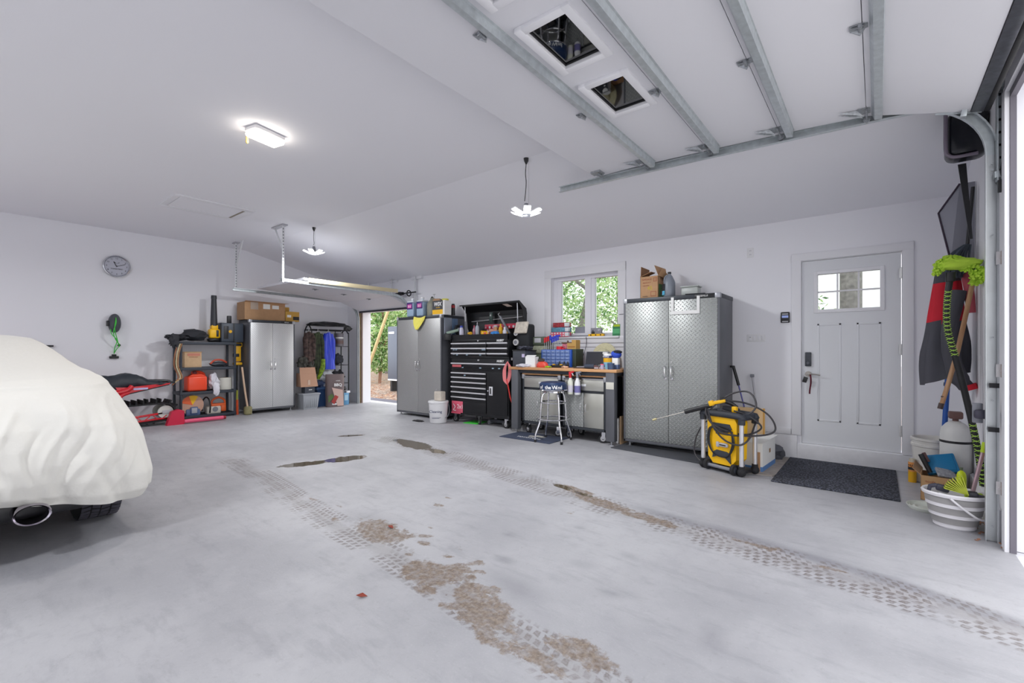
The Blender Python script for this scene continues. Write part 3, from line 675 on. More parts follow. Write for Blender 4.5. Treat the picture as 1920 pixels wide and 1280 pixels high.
for i in range(1, 5):
    x, z = SX[i] + .055, SZ[i]
    b = L2(B())
    b.prism([(x - .035, YA, z), (x - .028, YA, z - .008), (x - .012, YA, z - .05), (x + .03, YA, z - .055), (x + .036, YA, z - .008), (x + .05, YA, z - .002), (x + .05, YA, z + .001), (x - .035, YA, z + .001)], (0, YB - .02 - YA, 0))
    b.build('strut', GALV, gd, smooth=30)
    for y in (-.3, .78, 1.87, 2.98):
        b = L2(B()); b.box(SX[i] - .055, SX[i] + .03, y - .025, y + .025, z - .006, z); b.cyl((SX[i] - .01, y - .028, z - .012), (SX[i] - .01, y + .028, z - .012), .010, seg=10)
        b.prism([(SX[i] - .05, y - .02, z - .006), (SX[i] - .012, y - .035, z - .03), (SX[i] + .01, y - .02, z - .006)], (0, .006, 0)); b.prism([(SX[i] - .05, y + .02, z - .006), (SX[i] - .012, y + .035, z - .03), (SX[i] + .01, y + .02, z - .006)], (0, .006, 0))
        b.build('hinge', GALVD, gd)
    b = L2(B()); y = 4.05
    b.box(SX[i] - .05, SX[i] + .05, y - .05, y + .05, z - .006, z); b.cyl((SX[i], y - .05, z - .02), (SX[i], 4.17, z - .02), .006, seg=8); b.cyl((SX[i], 4.165, z - .02), (SX[i], 4.185, z - .02), .022, seg=14)
    for s in (-.035, .01): b.prism([(SX[i] - .055, y + s, z), (SX[i] - .16, y + s - .03, z - .004), (SX[i] - .02, y + s + .02, z - .04)], (0, .004, .002))
    b.build('roller_hinge', GALVD, gd)
b = L2(B()); b.box(-2.22, -2.12, 4.02, 4.10, 2.965, 2.985); b.prism([(-2.24, 4.10, 2.99), (-2.16, 4.10, 2.94), (-2.10, 4.10, 3.0)], (0, .03, 0)); b.cyl((-2.15, 4.05, 2.955), (-2.15, 4.18, 2.955), .007, seg=8); b.build('top_bracket', GALVD, gd)
# bottom edge: dark retainer and rubber seal
b = L2(B()); b.obox((.505, (YA + YB) / 2, 2.775), (.06, YB - YA, .06), (0, 12, 0), .004); b.m(1); b.tube([(.545, YA, 2.755), (.545, YB, 2.755)], .018, 10); b.build('bottom_seal', [mat('dark worn aluminium', (78, 80, 88), .4, .6, var=.3, vs=30), RUBBER], gd)
b = L2(B()); b.prism([(.30, 4.157, 2.79), (.52, 4.157, 2.74), (.54, 4.157, 2.80), (.50, 4.157, 2.83), (.32, 4.157, 2.84)], (0, .006, 0)); b.obox((.44, 4.14, 2.77), (.03, .05, .09), (0, 10, 0), .004); b.cyl((.44, 4.1, 2.80), (.44, 4.19, 2.80), .02, seg=12); b.build('bottom_bracket', GALV, gd)
# track: horizontal run, curve, vertical run; C section open towards the door
def chan(name, path, dep, hgt, th, m, parent, loc, inward=(0, -1, 0)):
    """sweep a C channel: path points with up normals in the XZ (or YZ) plane"""
    b = B().at(loc); D = Vector(inward); n = len(path); rows = []
    for i, p in enumerate(path):
        p = Vector(p); t = (Vector(path[min(i + 1, n - 1)]) - Vector(path[max(i - 1, 0)])).normalized(); up = t.cross(D).normalized()
        prof = [(dep, hgt / 2), (0, hgt / 2), (0, -hgt / 2), (dep, -hgt / 2), (dep, -hgt / 2 + th * 3), (dep - th, -hgt / 2 + th * 3), (dep - th, -hgt / 2 + th), (th, -hgt / 2 + th), (th, hgt / 2 - th), (dep, hgt / 2 - th)]
        rows.append([b._v(p + D * a + up * c) for a, c in prof])
    for A, Bq in zip(rows, rows[1:]):
        k = len(A)
        for j in range(k): b._f([A[j], A[(j + 1) % k], Bq[(j + 1) % k], Bq[j]])
    b._f(rows[0]); b._f(rows[-1][::-1])
    return b.build(name, m, parent, smooth=30)
off2 = (.85, -1.68, -2.93)
arc = [(.16 + .41 * math.sin(a), 4.205, 2.47 + .41 * math.cos(a)) for a in [R(k * 7.5) for k in range(13)]]
for yy, sgn in ((4.205, -1), (-.80, 1)):
    inn = (0, sgn, 0)
    chan('horizontal_track', [(-2.69, yy, 2.955), (-1.2, yy, 2.925), (.02, yy, 2.887), (.16, yy, 2.88)], .035, .06, .003, GALV, gd, off2, inn)
    chan('curved_track', [(p[0], yy, p[2]) for p in arc], .035, .06, .003, GALV, gd, off2, inn)
    chan('vertical_track', [(.57, yy, 2.47), (.57, yy, 1.2), (.57, yy, .0)], .035, .06, .003, mat('bright zinc track', (200, 204, 206), .4, .6, var=.05), gd, off2, inn)
b = L2(B()); b.box(-2.69, .1, 4.206, 4.212, 2.945, 2.995); b.M = b.M; b.build('track_angle', GALV, gd)
for zz in (1.80, 1.09, .35):
    b = L2(B()); b.box(.585, .618, 4.165, 4.17, zz - .04, zz + .04); b.m(1); b.box(.606, .620, 4.11, 4.17, zz - .045, zz + .045, .003); b.m(0); b.cyl((.6, 4.16, zz), (.6, 4.17, zz), .008, seg=8); b.build('track_bracket', [WHITE, mat('rusty screw pad', (150, 128, 116), .8, var=.3, vs=60)], gd)
b = L2(B()); b.box(.585, .589, 4.12, 4.19, 2.28, 3.12); b.box(.585, .618, 4.186, 4.19, 2.28, 3.12)
for k in range(9): b.m(1); b.box(.595, .610, 4.184, 4.1865, 2.35 + k * .08, 2.365 + k * .08); b.m(0)
b.build('angle_post', [GALV, INK], gd)
b = L2(B()); b.box(.575, .618, 4.13, 4.18, 2.86, 2.90); b.box(.575, .618, 4.13, 4.18, 2.30, 2.34); b.build('cross_tie', GALV, gd)
b = L2(B()); b.box(.555, .60, 4.166, 4.169, .98, 1.01); b.box(.55, .60, 4.166, 4.169, .70, .73); b.build('track_label', INK, gd)
b = L2(B())
for zz in (2.40, 2.36, 1.95, 1.3, .9, .10): b.cyl((.57, 4.163, zz), (.57, 4.171, zz), .006, seg=8)
b.build('track_bolts', GALVD, gd)
# lift cable and sensor hardware beside the track
b = L2(B()); b.tube([(.610, 4.13, 2.42), (.60, 4.125, 2.33), (.612, 4.115, 2.22), (.612, 4.12, 1.80)], .004, 6, sub=4); b.build('cable', BLACK, gd)
b = L2(B()); b.box(.585, .618, 4.10, 4.13, 2.20, 2.28, .006); b.build('limit_switch', BLACK, gd)
# jamb and head of the opening
b = B(); b.box(XR - .022, XR - .001, 4.02, 4.105, 0, 2.80); b.box(XR - .022, XR - .001, -.85, 4.02, 2.78, 2.86); struct(b, 'trim_3', TRIM)
b = B(); b.box(XR, XR + .028, 4.015, 4.075, 0, 2.79); b.box(XR, XR + .028, -.85, 4.015, 2.74, 2.79); struct(b, 'trim_4', DARKTRIM)

# ---------------------------------------------------------------- rear overhead door, raised
rd = bpy.data.objects.new('door_3', None); C.objects.link(rd); rd['kind'] = 'structure'; rd.location = (-8.3, 4.8, 2.3)
def L3(b): return b.at((8.3, -4.8, -2.3))
SY = [3.77, 4.35, 4.93, 5.50, 5.98]; ZZ = [2.385, 2.35, 2.31, 2.27, 2.09]
for i in range(4):
    b = L3(B()); b.prism([(-9.22, SY[i], ZZ[i]), (-9.22, SY[i + 1] - .004, ZZ[i + 1]), (-9.22, SY[i + 1] - .004, ZZ[i + 1] + .04), (-9.22, SY[i], ZZ[i] + .04)], (1.78, 0, 0))
    b.build('door_section', DOORPANEL, rd, smooth=0)
for i in range(1, 4):
    for x in (-8.15,):
        b = L3(B()); b.box(x - .03, x + .03, SY[i] - .05, SY[i] + .05, ZZ[i] - .008, ZZ[i]); b.cyl((x - .03, SY[i], ZZ[i] - .012), (x + .03, SY[i], ZZ[i] - .012), .01, seg=8); b.build('hinge', GALVD, rd)
b = L3(B()); b.box(-9.22, -7.44, 5.955, 5.985, 2.06, 2.10); b.build('bottom_seal', mat('dark worn aluminium', (78, 80, 88), .4, .6), rd)
for x, sg in ((-9.27, 1), (-7.39, -1)):
    arc = [(x, 5.55 + .40 * math.sin(a), 1.90 + .40 * math.cos(a)) for a in [R(k * 9) for k in range(11)]]
    chan('horizontal_track', [(x, 3.36, 2.34), (x, 4.5, 2.32), (x, 5.55, 2.30)], .035, .05, .003, GALV, rd, (8.3, -4.8, -2.3), (sg, 0, 0))
    chan('curved_track', arc, .035, .05, .003, GALV, rd, (8.3, -4.8, -2.3), (sg, 0, 0))
    chan('vertical_track', [(x, 5.95, 1.90), (x, 5.95, 1.0), (x, 5.95, 0.0)], .035, .05, .003, mat('bright zinc track', (200, 204, 206)), rd, (8.3, -4.8, -2.3), (sg, 0, 0))
PERF = mat('white perforated angle', (226, 228, 230), .4); g = NG(PERF)
def hanger(x0, y0, z0, x1, y1, z1, wd=.035, holes=True):
    b = L3(B()); a = Vector((x0, y0, z0)); c = Vector((x1, y1, z1)); d = (c - a)
    s, u = b.frame_of(d)
    b.prism([a - s * wd / 2, a + s * wd / 2, a + s * wd / 2 + u * .003, a - s * wd / 2 + u * .003], d); b.prism([a - s * wd / 2, a - s * wd / 2 + u * wd, a - s * (wd / 2 - .003) + u * wd, a - s * (wd / 2 - .003)], d)
    if holes:
        b.m(1); n = int(d.length / .05); dn = d.normalized()
        for k in range(1, n):
            p = a + dn * (k * .05)
            b.prism([p - s * .007 - u * .0015, p + s * .007 - u * .0015, p + s * .007 - u * .0015 + dn * .026, p - s * .007 - u * .0015 + dn * .026], u * -.001)
    b.build('hanger', [PERF, GREY], rd)
hanger(-9.28, 3.42, 3.21, -9.28, 3.42, 2.30); hanger(-8.98, 3.42, 3.21, -9.26, 3.42, 2.80, .03, False)
hanger(-7.37, 3.40, 3.21, -7.37, 3.40, 2.30); hanger(-7.66, 3.40, 3.21, -7.38, 3.40, 2.80, .03, False)
hanger(-7.30, 5.99, 2.72, -7.30, 5.99, 1.84, .04, False); hanger(-8.05, 5.98, 2.72, -8.05, 5.98, 2.34, .03, False); hanger(-8.9, 5.98, 2.73, -8.9, 5.98, 2.42, .03, False)
b = L3(B()); b.box(-7.46, -7.14, 6.02, 6.065, 2.66, 2.72); b.box(-8.2, -7.95, 6.02, 6.065, 2.66, 2.705); b.build('ceiling_cleat', TRIM, rd)
b = L3(B()); b.box(-9.36, -9.2, 3.38, 3.46, 3.19, 3.208); b.box(-7.7, -7.3, 3.36, 3.44, 3.19, 3.208); b.build('ceiling_plate', LGREY, rd)
b = L3(B()); b.box(-7.385, -7.365, 3.82, 5.62, 2.345, 2.415, .004); b.build('stop_board', CREAM, rd)
b = L3(B()); b.cyl((-8.05, 5.93, 2.36), (-7.72, 5.93, 2.38), .012, .045, 14); b.cyl((-7.72, 5.93, 2.38), (-7.60, 5.93, 2.38), .045, .03, 14); b.cyl((-7.60, 5.93, 2.38), (-7.2, 5.93, 2.38), .013, seg=10)
b.tube([(-7.42, 5.93 + .05 * math.cos(a), 2.37 + .055 * math.sin(a)) for a in [k * math.pi / 8 for k in range(16)]], .012, 7, closed=True); b.build('spring_shaft', BLACKM, rd)
# left jamb post of the rear opening
b = B(); b.box(OX0 - .06, OX0, YW - .025, YW, .0, OZ + .05); struct(b, 'trim_5', mat('raw pine stop', (186, 160, 120), .7, var=.12), smooth=0)
b = B(); b.box(OX0 - .03, OX0 + .012, YW - .01, YW + WT, 0, OZ); struct(b, 'trim_6', TRIM)
b = B(); b.box(OX0, OX0 + .02, YW - .01, YW + .025, 0, OZ); struct(b, 'trim_7', mat('brown weather seal', (120, 100, 92), .7), smooth=0)

# ---------------------------------------------------------------- tread plate cabinets
def caster(parent, x, y, r=.055, steer=0, name='caster', m=None, zt=None):
    zt = zt or r * 2 + .03
    b = B(); b.M = Matrix.Translation((x, y, 0)) @ Euler((0, 0, R(steer))).to_matrix().to_4x4()
    b.box(-.03, .03, -.03, .03, zt - .006, zt); b.box(-.020, -.017, -.02, .028, r * .9, zt); b.box(.017, .020, -.02, .028, r * .9, zt)
    c = b.build(name, m or CHROME, parent)
    b = B(); b.M = Matrix.Translation((x, y, 0)) @ Euler((0, 0, R(steer))).to_matrix().to_4x4()
    b.cyl((-.015, .01, r), (.015, .01, r), r, seg=20); b.m(1); b.cyl((-.0165, .01, r), (.0165, .01, r), r * .62, seg=16); b.m(0); b.cyl((-.0175, .01, r), (.0175, .01, r), r * .25, seg=10)
    b.build('wheel', [RUBBER, m or STEEL], c); return c
def tall_cabinet(label, loc, rz, w, d, z0, z1, plate=None, logo=None, feet=True):
    t = thing('storage_cabinet', label, 'cabinet', loc, rz)
    h = w / 2
    b = B(); b.box(-h, h, .022, d, z0, z1 - .002, .004); b.box(-h, h, -.004, .03, z0, z0 + .035, .003); b.box(-h, -h + .022, -.004, .03, z0, z1 - .04); b.box(h - .022, h, -.004, .03, z0, z1 - .04); b.build('body', GUN, t)
    b = B(); b.box(-h - .004, h + .004, -.008, d + .004, z1 - .05, z1, .005); b.build('top_cap', GUND, t)
    for s in (-1, 1):
        b = B(); b.box(min(s * (h + .008), s * (h - .05)), max(s * (h + .008), s * (h - .05)), -.013, .05, z1 - .056, z1 + .004, .008); b.build('corner_bracket', SILVER, t)
    for s in (-1, 1):
        x0, x1 = (-h + .024, -.002) if s < 0 else (.002, h - .024)
        b = B(); b.box(x0, x1, -.006, .018, z0 + .038, z1 - .052, .003); dd = b.build('door', plate or PLATE, t)
        hx = s * .038; b = B(); zc = z0 + .48 * (z1 - z0) + .03
        b.tube([(hx, -.008, zc + .07), (hx, -.038, zc + .06), (hx, -.038, zc - .06), (hx, -.008, zc - .07)], .007, 8, sub=3)
        b.box(hx - .015, hx + .015, -.009, -.004, zc - .095, zc - .065, .002); b.build('handle', CHROME, dd)
        if s > 0:
            b = B(); b.cyl((hx, -.014, zc + .12), (hx, -.005, zc + .12), .010, seg=14); b.build('lock', STEEL, dd)
    if logo:
        b = B(); b.box(h - .27, h - .06, -.012, -.004, z1 - .046, z1 - .006, .002); n = b.build('name_plate', BLACK, t)
        text(logo, .026, INKW, n, (h - .165, -.0128, z1 - .026))
    if feet:
        for x in (-h + .06, h - .06):
            for y in (.05, d - .06):
                b = B(); b.cyl((x, y, 0), (x, y, .012), .025, seg=14); b.cyl((x, y, .01), (x, y, z0 + .005), .010, seg=8); b.build('foot', SILVER, t)
    return t
tall_cabinet('large two-door tread plate steel cabinet between the workbench and the entry door', (-1.955, 5.45, 0), 0, 1.15, .58, .062, 1.865, logo='SEVILLE')
tall_cabinet('two-door tread plate cabinet left of the black tool chest, yellow cloth over its door', (-6.55, 5.45, 0), 0, 1.24, .55, .045, 1.835, diamond_plate('darker tread plate doors', pitch=.024, col=(172, 172, 172)))
tall_cabinet('two-door tread plate cabinet on the clock wall, between black shelf and clothes rack', (-9.30, 4.085, 0), 90, .865, .46, .06, 1.80, diamond_plate('bright tread plate doors', pitch=.03, col=(222, 223, 224)), logo='SEVILLE')

# things on the big cabinet by the entry door (top z = 1.869)
ZB = 1.869
t = thing('shipping_carton', 'open cardboard carton with raised flaps and 45 printed on it, atop the big cabinet', 'box', (-2.225, 5.52, ZB))
b = B(); w_, d_, h_ = .115, .30, .27
b.box(-w_, w_, 0, .004, 0, h_); b.box(-w_, w_, d_ - .004, d_, 0, h_); b.box(-w_, -w_ + .004, 0, d_, 0, h_); b.box(w_ - .004, w_, 0, d_, 0, h_); b.box(-w_, w_, 0, d_, 0, .005); b.build('carton_body', CARD, t, smooth=0)
b = B(); b.prism([(-w_, 0, h_), (-w_, d_ * .4, h_), (-w_ + .14, d_ * .4 + .02, h_ + .055), (-w_ + .14, .0, h_ + .05)], (-.003, 0, .006)); b.prism([(-w_, 0.01, h_), (-w_, d_, h_), (-w_ - .005, d_, h_ + .13), (-w_ + .005, 0.01, h_ + .13)], (.004, 0, 0))
b.build('left_flap', CARDD, t, smooth=0)
b = B(); b.prism([(w_, 0, h_), (w_, d_, h_), (w_ + .09, d_, h_ - .06), (w_ + .05, .0, h_ + .08)], (.003, 0, .003)); b.prism([(w_, 0, h_), (w_, d_, h_), (w_ - .02, d_, h_ + .12), (w_ - .05, 0, h_ + .13)], (.004, 0, 0)); b.build('right_flap', CARD, t, smooth=0)
b = B(); b.box(w_ + .0005, w_ + .002, .02, d_ - .02, .0, .17); b.m(1); b.box(w_ + .001, w_ + .003, .10, .2, .04, .09); b.build('green_print', [mat('printed green', (64, 110, 50), .7), REDD], t, smooth=0)
text('GARAGE', .032, BROWNI, t, (-.03, -.001, .232)); text('PRODUCT', .022, BROWNI, t, (-.03, -.001, .19)); text('ORANGES', .018, BROWNI, t, (-.04, -.001, .155))
text('45', .07, mat('ochre marker', (190, 170, 40), .7), t, (.01, -.001, .12)); text('TAMPA', .022, INK, t, (-.05, -.001, .02))
b = B(); b.box(.055, .10, -.0015, 0, .20, .25); b.m(1); b.box(.061, .075, -.0018, 0, .205, .245); b.box(.079, .094, -.0018, 0, .205, .245); b.m(0); b.box(.02, .09, -.0015, 0, .02, .08); b.m(1); b.box(.026, .084, -.0018, 0, .026, .074); b.build('printed_stamp', [BROWNI, CARD], t, smooth=0)
t = thing('coolant_jug', 'grey plastic jug with black cap beside the open carton atop the big cabinet', 'jug', (-1.985, 5.56, ZB))
b = B(); pr = [(0, 0), (.062, 0), (.068, .012), (.068, .17), (.06, .195), (.035, .25), (.018, .268), (.018, .282), (0, .282)]
b.lathe(pr, seg=28, sx=1.0, sy=1.15); b.build('jug_body', mat('grey jug', (126, 132, 142), .4), t)
b = B(); b.cyl((0, 0, .278), (0, 0, .302), .021, seg=18); b.build('cap', BLACK, t)
b = B(); b.tube([(-.055, -.03, .18), (-.045, -.03, .235), (-.02, -.02, .265)], .010, 8, sub=4); b.build('handle', mat('grey jug', (126, 132, 142)), t)
b = B(); b.prism([(-.072, -.045, .02), (-.030, -.075, .02), (-.030, -.075, .155), (-.072, -.045, .155)], (-.0, -.002, 0)); b.m(1); b.prism([(-.072, -.048, .02), (-.030, -.078, .02), (-.030, -.078, .07), (-.072, -.048, .07)], (0, -.001, 0)); b.build('label', [INK, mat('cyan print', (90, 180, 215), .6)], t)
t = thing('storage_tub', 'translucent milky plastic tub with lid atop the big cabinet', 'tub', (-1.745, 5.62, ZB))
b = B(); b.box(-.10, .10, -.07, .07, 0, .10, .02); b.build('tub_body', CLEAR, t)
b = B(); b.box(-.108, .108, -.078, .078, .098, .115, .008); b.build('lid', CLEAR, t)
b = B(); b.grid(lambda u, v: (-.02 + .2 * u, -.02 + .06 * v, .0), 2, 2)
solo(B().box(-.11, .11, -.035, .035, 0, .008, .003), 'plastic_ruler', BLACK, 'flat black strip lying at the front edge atop the big cabinet', 'strip', loc=(-1.66, 5.50, ZB + .001), rot=(0, 0, 8))
t = thing('paper_holder', 'white U-shaped bracket frame hanging over the right door of the big cabinet', 'holder', (-1.757, 5.44, 1.845))
b = B(); b.box(-.165, -.132, -.006, 0, -.205, -.0, .001); b.box(.132, .165, -.006, 0, -.205, .0, .001); b.box(-.165, .165, -.0061, 0, -.205, -.163, .001); b.build('frame', WPAPER, t)

# things on the cabinet left of the tool chest (top z = 1.838)
ZA = 1.839
def tall_jug(x, y, label):
    t = thing('additive_jug', label, 'jug', (x, y, ZA))
    b = B(); b.box(-.095, .095, -.075, .075, 0, .265, .025, 3); b.build('jug_body', PALEB, t)
    b = B(); b.box(-.09, .09, -.07, .07, .262, .30, .03, 3); b.cyl((0, 0, .295), (0, 0, .335), .028, seg=16); b.build('shoulder', mat('frosted shoulder', (206, 214, 222), .4), t)
    b = B(); b.cyl((0, 0, .33), (0, 0, .352), .033, seg=18); b.build('cap', WHITE, t)
    b = B(); b.box(-.08, .08, -.078, -.072, .14, .27, .004); b.m(1); b.box(-.06, .06, -.08, -.074, .16, .235, .003); b.build('label', [mat('violet label', (66, 44, 110), .5), mat('magenta label', (205, 60, 160), .5)], t)
    text('RV', .07, INKW, t, (0, -.081, .19)); return t
tall_jug(-6.84, 5.56, 'left of two pale blue jugs with magenta labels atop the left cabinet')
tall_jug(-6.56, 5.56, 'right of two pale blue jugs with magenta labels atop the left cabinet')
t = thing('water_jar', 'clear ribbed drinking water bottle with a small tap atop the left cabinet', 'bottle', (-6.32, 5.60, ZA))
b = B(); b.lathe([(0, 0), (.10, 0), (.11, .02), (.105, .06), (.112, .09), (.105, .12), (.112, .15), (.105, .19), (.11, .22), (.08, .27), (.04, .30), (.03, .33), (0, .33)], seg=28); b.build('bottle_body', mat('smoky clear plastic', (168, 168, 150), .25, trans=.4), t)
b = B(); b.cyl((.03, 0, .30), (.03, 0, .40), .006, seg=8); b.cyl((.0, 0, .39), (.06, 0, .39), .007, seg=8); b.build('tap', STEEL, t)
b = B(); b.tube([(-.06, 0, .30), (-.03, 0, .345), (.0, 0, .335)], .012, 8, sub=4); b.build('handle', BLACK, t)
t = thing('filter_box', 'black, yellow and white filter carton lettered WIX atop the left cabinet', 'box', (-6.02, 5.53, ZA))
b = B(); b.box(-.155, .155, -.07, .09, 0, .25, .002); b.m(1); b.box(-.156, .110, -.072, -.068, .09, .25); b.m(2); b.box(-.156, .110, -.072, -.068, .012, .09); b.build('carton', [WPAPER, mat('charcoal print', (58, 60, 66), .6), YEL], t, smooth=0)
text('WIX', .095, INKW, t, (-.02, -.0735, .185), bold=.003, shear=.15); text('FILTERS', .03, YEL, t, (-.01, -.0735, .125), shear=.2)
b = B(); b.prism([(-.155, -.07, .25), (.05, -.07, .25), (-.02, -.0, .29), (-.20, .0, .30)], (0, 0, .003)); b.build('open_flap', CARD, t, smooth=0)
b = B(); b.box(.0, .06, -.05, .0, .25, .275, .003); b.build('small_box', BLACK, t)
solo(B().box(-.05, .05, -.04, .04, 0, .028, .006), 'folded_rag', mat('pale yellow rag', (214, 208, 90), .9), 'small pale yellow folded rag lying on the WIX carton', 'rag', loc=(-5.91, 5.52, ZA + .2515), rot=(0, 0, 20))
t = thing('spray_can', 'dark red and black can behind the WIX carton, atop the left cabinet', 'can', (-5.92, 5.72, ZA))
b = B(); b.cyl((0, 0, 0), (0, 0, .16), .034, seg=20); b.m(1); b.cyl((0, 0, .13), (0, 0, .18), .0345, seg=20); b.build('can_body', [BLACK, REDD], t)
b = B(); b.cyl((0, 0, .18), (0, 0, .205), .03, .026, seg=18); b.build('cap', BLACK, t)
# yellow cloth over the door
b = B()
def cl(u, v):
    x = -.16 + .32 * u; top = .02; w_ = (1 - .75 * v ** 1.8) ; cx = .02 - .07 * v
    return (cx + (x) * w_, -.004 - .012 * abs(math.sin(u * 9 + v * 3)) - .012 * v, top - .245 * v - .03 * math.sin(u * 3.1) * (1 - v))
b.grid(cl, 22, 18)
solo(b, 'microfibre_cloth', mat('yellow cloth', (232, 222, 106), .95, bump=.3, bs=200), 'yellow cloth draped over the top of the left cabinet door', 'cloth', loc=(-6.50, 5.432, 1.815), solid=.005)
# foil mitts hanging on the side of this cabinet
t = thing('foil_sunshade', 'folded silver foil sunshade hanging on the side of the left cabinet', 'sunshade', (-5.925, 5.62, 1.62))
b = B(); FO = mat('silver foil', (190, 200, 216), .3, .7, bump=.4, bs=30); b.box(.001, .02, -.12, .06, -.22, .17, .006); b.build('left_fold', FO, t)
b = B(); b.box(.001, .025, .07, .20, -.12, .16, .008); b.build('right_fold', mat('blue grey foil', (120, 146, 180), .35, .6, bump=.4, bs=30), t)
b = B(); b.blob((.06, .17, -.02), (.05, .08, .09), .2, seed=3); b.blob((.05, .02, -.24), (.04, .07, .05), .25, seed=5); solo(b, 'work_gloves', BLACK, 'black work gloves hanging between the left cabinet and the tool chest', 'gloves', loc=(-5.9, 5.60, 1.60))
t = thing('pail', 'white lidded bucket lettered Cleaning standing before the left cabinet', 'bucket', (-5.78, 5.24, 0), 38)
b = B(); b.lathe([(0, .004), (.135, .004), (.14, .01), (.16, .33), (.165, .335), (.165, .35), (.155, .352), (.152, .34), (.13, .02), (0, .02)], seg=32); b.build('bucket_body', WHITE, t)
b = B(); b.lathe([(.17, .335), (.172, .36), (.165, .368), (0, .366)], seg=32); b.build('lid', WHITE, t)
b = B(); b.tube([(.165, 0, .33), (.19, -.02, .22), (.17, -.06, .12), (.13, -.10, .09)], .004, 6, sub=5); b.build('handle', GREY, t)
ll = text('Cleaning', .062, mat('navy print', (40, 50, 96), .6), t, (-.02, -.153, .20)); b = B(); b.box(-.08, .07, -.150, -.147, .10, .104); b.box(-.08, .04, -.149, -.1455, .085, .089); b.build('small_print', mat('navy print', (40, 50, 96)), t)
t = thing('plastic_pitcher', 'stained clear plastic pitcher standing on the Cleaning bucket lid', 'pitcher', (-5.76, 5.25, .369))
b = B(); b.box(-.085, .085, -.05, .06, 0, .155, .012); b.build('pitcher_body', mat('stained clear plastic', (205, 196, 184), .4, var=.12, vs=12), t)
b = B(); b.tube([(-.085, 0, .03), (-.11, 0, .09), (-.09, 0, .16), (-.08, 0, .19)], .006, 7, sub=4); b.build('handle', LGREY, t)
solo(B().blob((0, 0, .008), (.12, .06, .012), .3, seed=4), 'dark_rag', BLACK, 'flat black rag on the floor left of the Cleaning bucket', 'rag', loc=(-6.15, 5.12, 0))

# ---------------------------------------------------------------- black two-piece rolling tool chest
t = thing('tool_chest', 'tall black rolling tool chest with many drawers and its lid raised', 'tool chest', (-5.06, 5.45, 0))
W_ = .635
b = B(); b.box(-W_, W_, .012, .48, .165, 1.105, .004); b.box(-W_ - .006, W_ + .006, .0, .49, 1.085, 1.115, .004); b.box(-W_ - .012, W_ + .012, .0, .49, .15, .20, .006); b.build('lower_body', BLACKM, t)
b = B(); b.box(-W_ + .01, W_ - .01, .012, .44, 1.116, 1.385, .004)
for (a0, a1, c0, c1) in ((-W_ + .01, W_ - .01, .0, .014), (-W_ + .01, W_ - .01, .43, .445), (-W_ + .01, -W_ + .022, 0, .44), (W_ - .022, W_ - .01, 0, .44)): b.box(a0, a1, c0, c1, 1.38, 1.475)
b.build('upper_body', BLACKM, t)
ALU = mat('drawer pull aluminium', (228, 230, 234), .35, .5)
def drawer(x0, x1, z0, z1):
    b = B(); b.box(x0, x1, -.006, .014, z0, z1 - .004, .002); d = b.build('drawer', BLACKM, t)
    b = B(); b.prism([(x0, -.006, z1 - .004), (x0, -.026, z1 - .006), (x0, -.026, z1 - .024), (x0, -.006, z1 - .030)], (x1 - x0, 0, 0)); b.build('drawer_pull', ALU, d, smooth=20)
xs = .03 * 0 + .19
for z0, z1 in ((1.268, 1.345), (1.185, 1.262), (1.122, 1.178)):
    drawer(-W_ + .02, xs - .012, z0, z1); drawer(xs + .012, W_ - .02, z0, z1)
b = B(); b.box(-W_ + .02, W_ - .02, -.004, .012, 1.35, 1.39, .003); b.build('upper_rail', BLACKM, t)
drawer(-W_ + .02, W_ - .02, .895, 1.012)
zz = .852
for k, h in enumerate((.070, .074, .078, .080, .080, .082)): drawer(-W_ + .02, xs - .02, zz - h, zz); zz -= h + .005
b = B(); b.box(xs + .0, W_ - .02, -.006, .014, .19, .862, .003); d = b.build('cabinet_door', BLACKM, t)
b = B(); b.box(xs + .05, xs + .125, -.010, -.004, .50, .64, .004); b.m(1); b.box(xs + .07, xs + .10, -.0125, -.008, .52, .62, .003); b.m(0); b.cyl((xs + .025, -.012, .57), (xs + .025, -.004, .57), .012, seg=12); b.build('latch', [ALU, BLACK], d)
b = B(); b.box(-W_ + .02, xs - .02, -.004, .012, .19, .375, .003); b.build('kick_panel', BLACKM, t)
b = B(); b.box(-W_ + .03, -W_ + .29, -.0085, -.004, .17, .36, .002); s_ = b.build('pink_sticker', mat('pink sticker', (214, 92, 116), .5), t)
text('2x1', .10, INKW, s_, (-W_ + .23, -.0092, .27)); b = B(); b.tube([(-W_ + .07, -.0095, .31), (-W_ + .11, -.0095, .26), (-W_ + .07, -.0095, .21), (-W_ + .13, -.0095, .2)], .006, 6, sub=4); b.build('print', INKW, s_)
b = B(); b.box(-W_ + .02, -W_ + .24, -.012, -.006, .15, .172); b.build('pink_tape', PINK, t)
b = B(); b.box(-W_ + .06, -W_ + .27, -.028, -.020, .935, .975, .002); b.build('red_label', mat('faded red label', (190, 90, 96), .6), t)
text('HUSKY', .045, INKW, t, (W_ - .17, -.005, 1.368), bold=.002, shear=.2); text('HUSKY', .045, INKW, t, (W_ - .17, -.001, 1.045), bold=.002, shear=.2)
b = B(); b.cyl((0, -.012, 1.37), (0, 0, 1.37), .012, seg=14); b.build('lock', ALU, t); b = B(); b.cyl((0, -.006, 1.055), (0, .012, 1.055), .012, seg=14); b.build('lock', ALU, t)
for x, z in ((-.56, 1.225), (-.50, 1.225), (.10, 1.225), (.14, 1.225), (-.56, 1.15), (-.48, 1.14), (-.25, 1.14), (.05, 1.14), (-.35, .93), (.05, .93), (.32, .93), (.45, .93), (-.3, .80)):
    b = B(); b.box(x - .02, x + .02, -.0085, -.005, z - .008, z + .008); b.build('drawer_label', mat('pale label', (160, 185, 205), .6), t, smooth=0)
b = B()
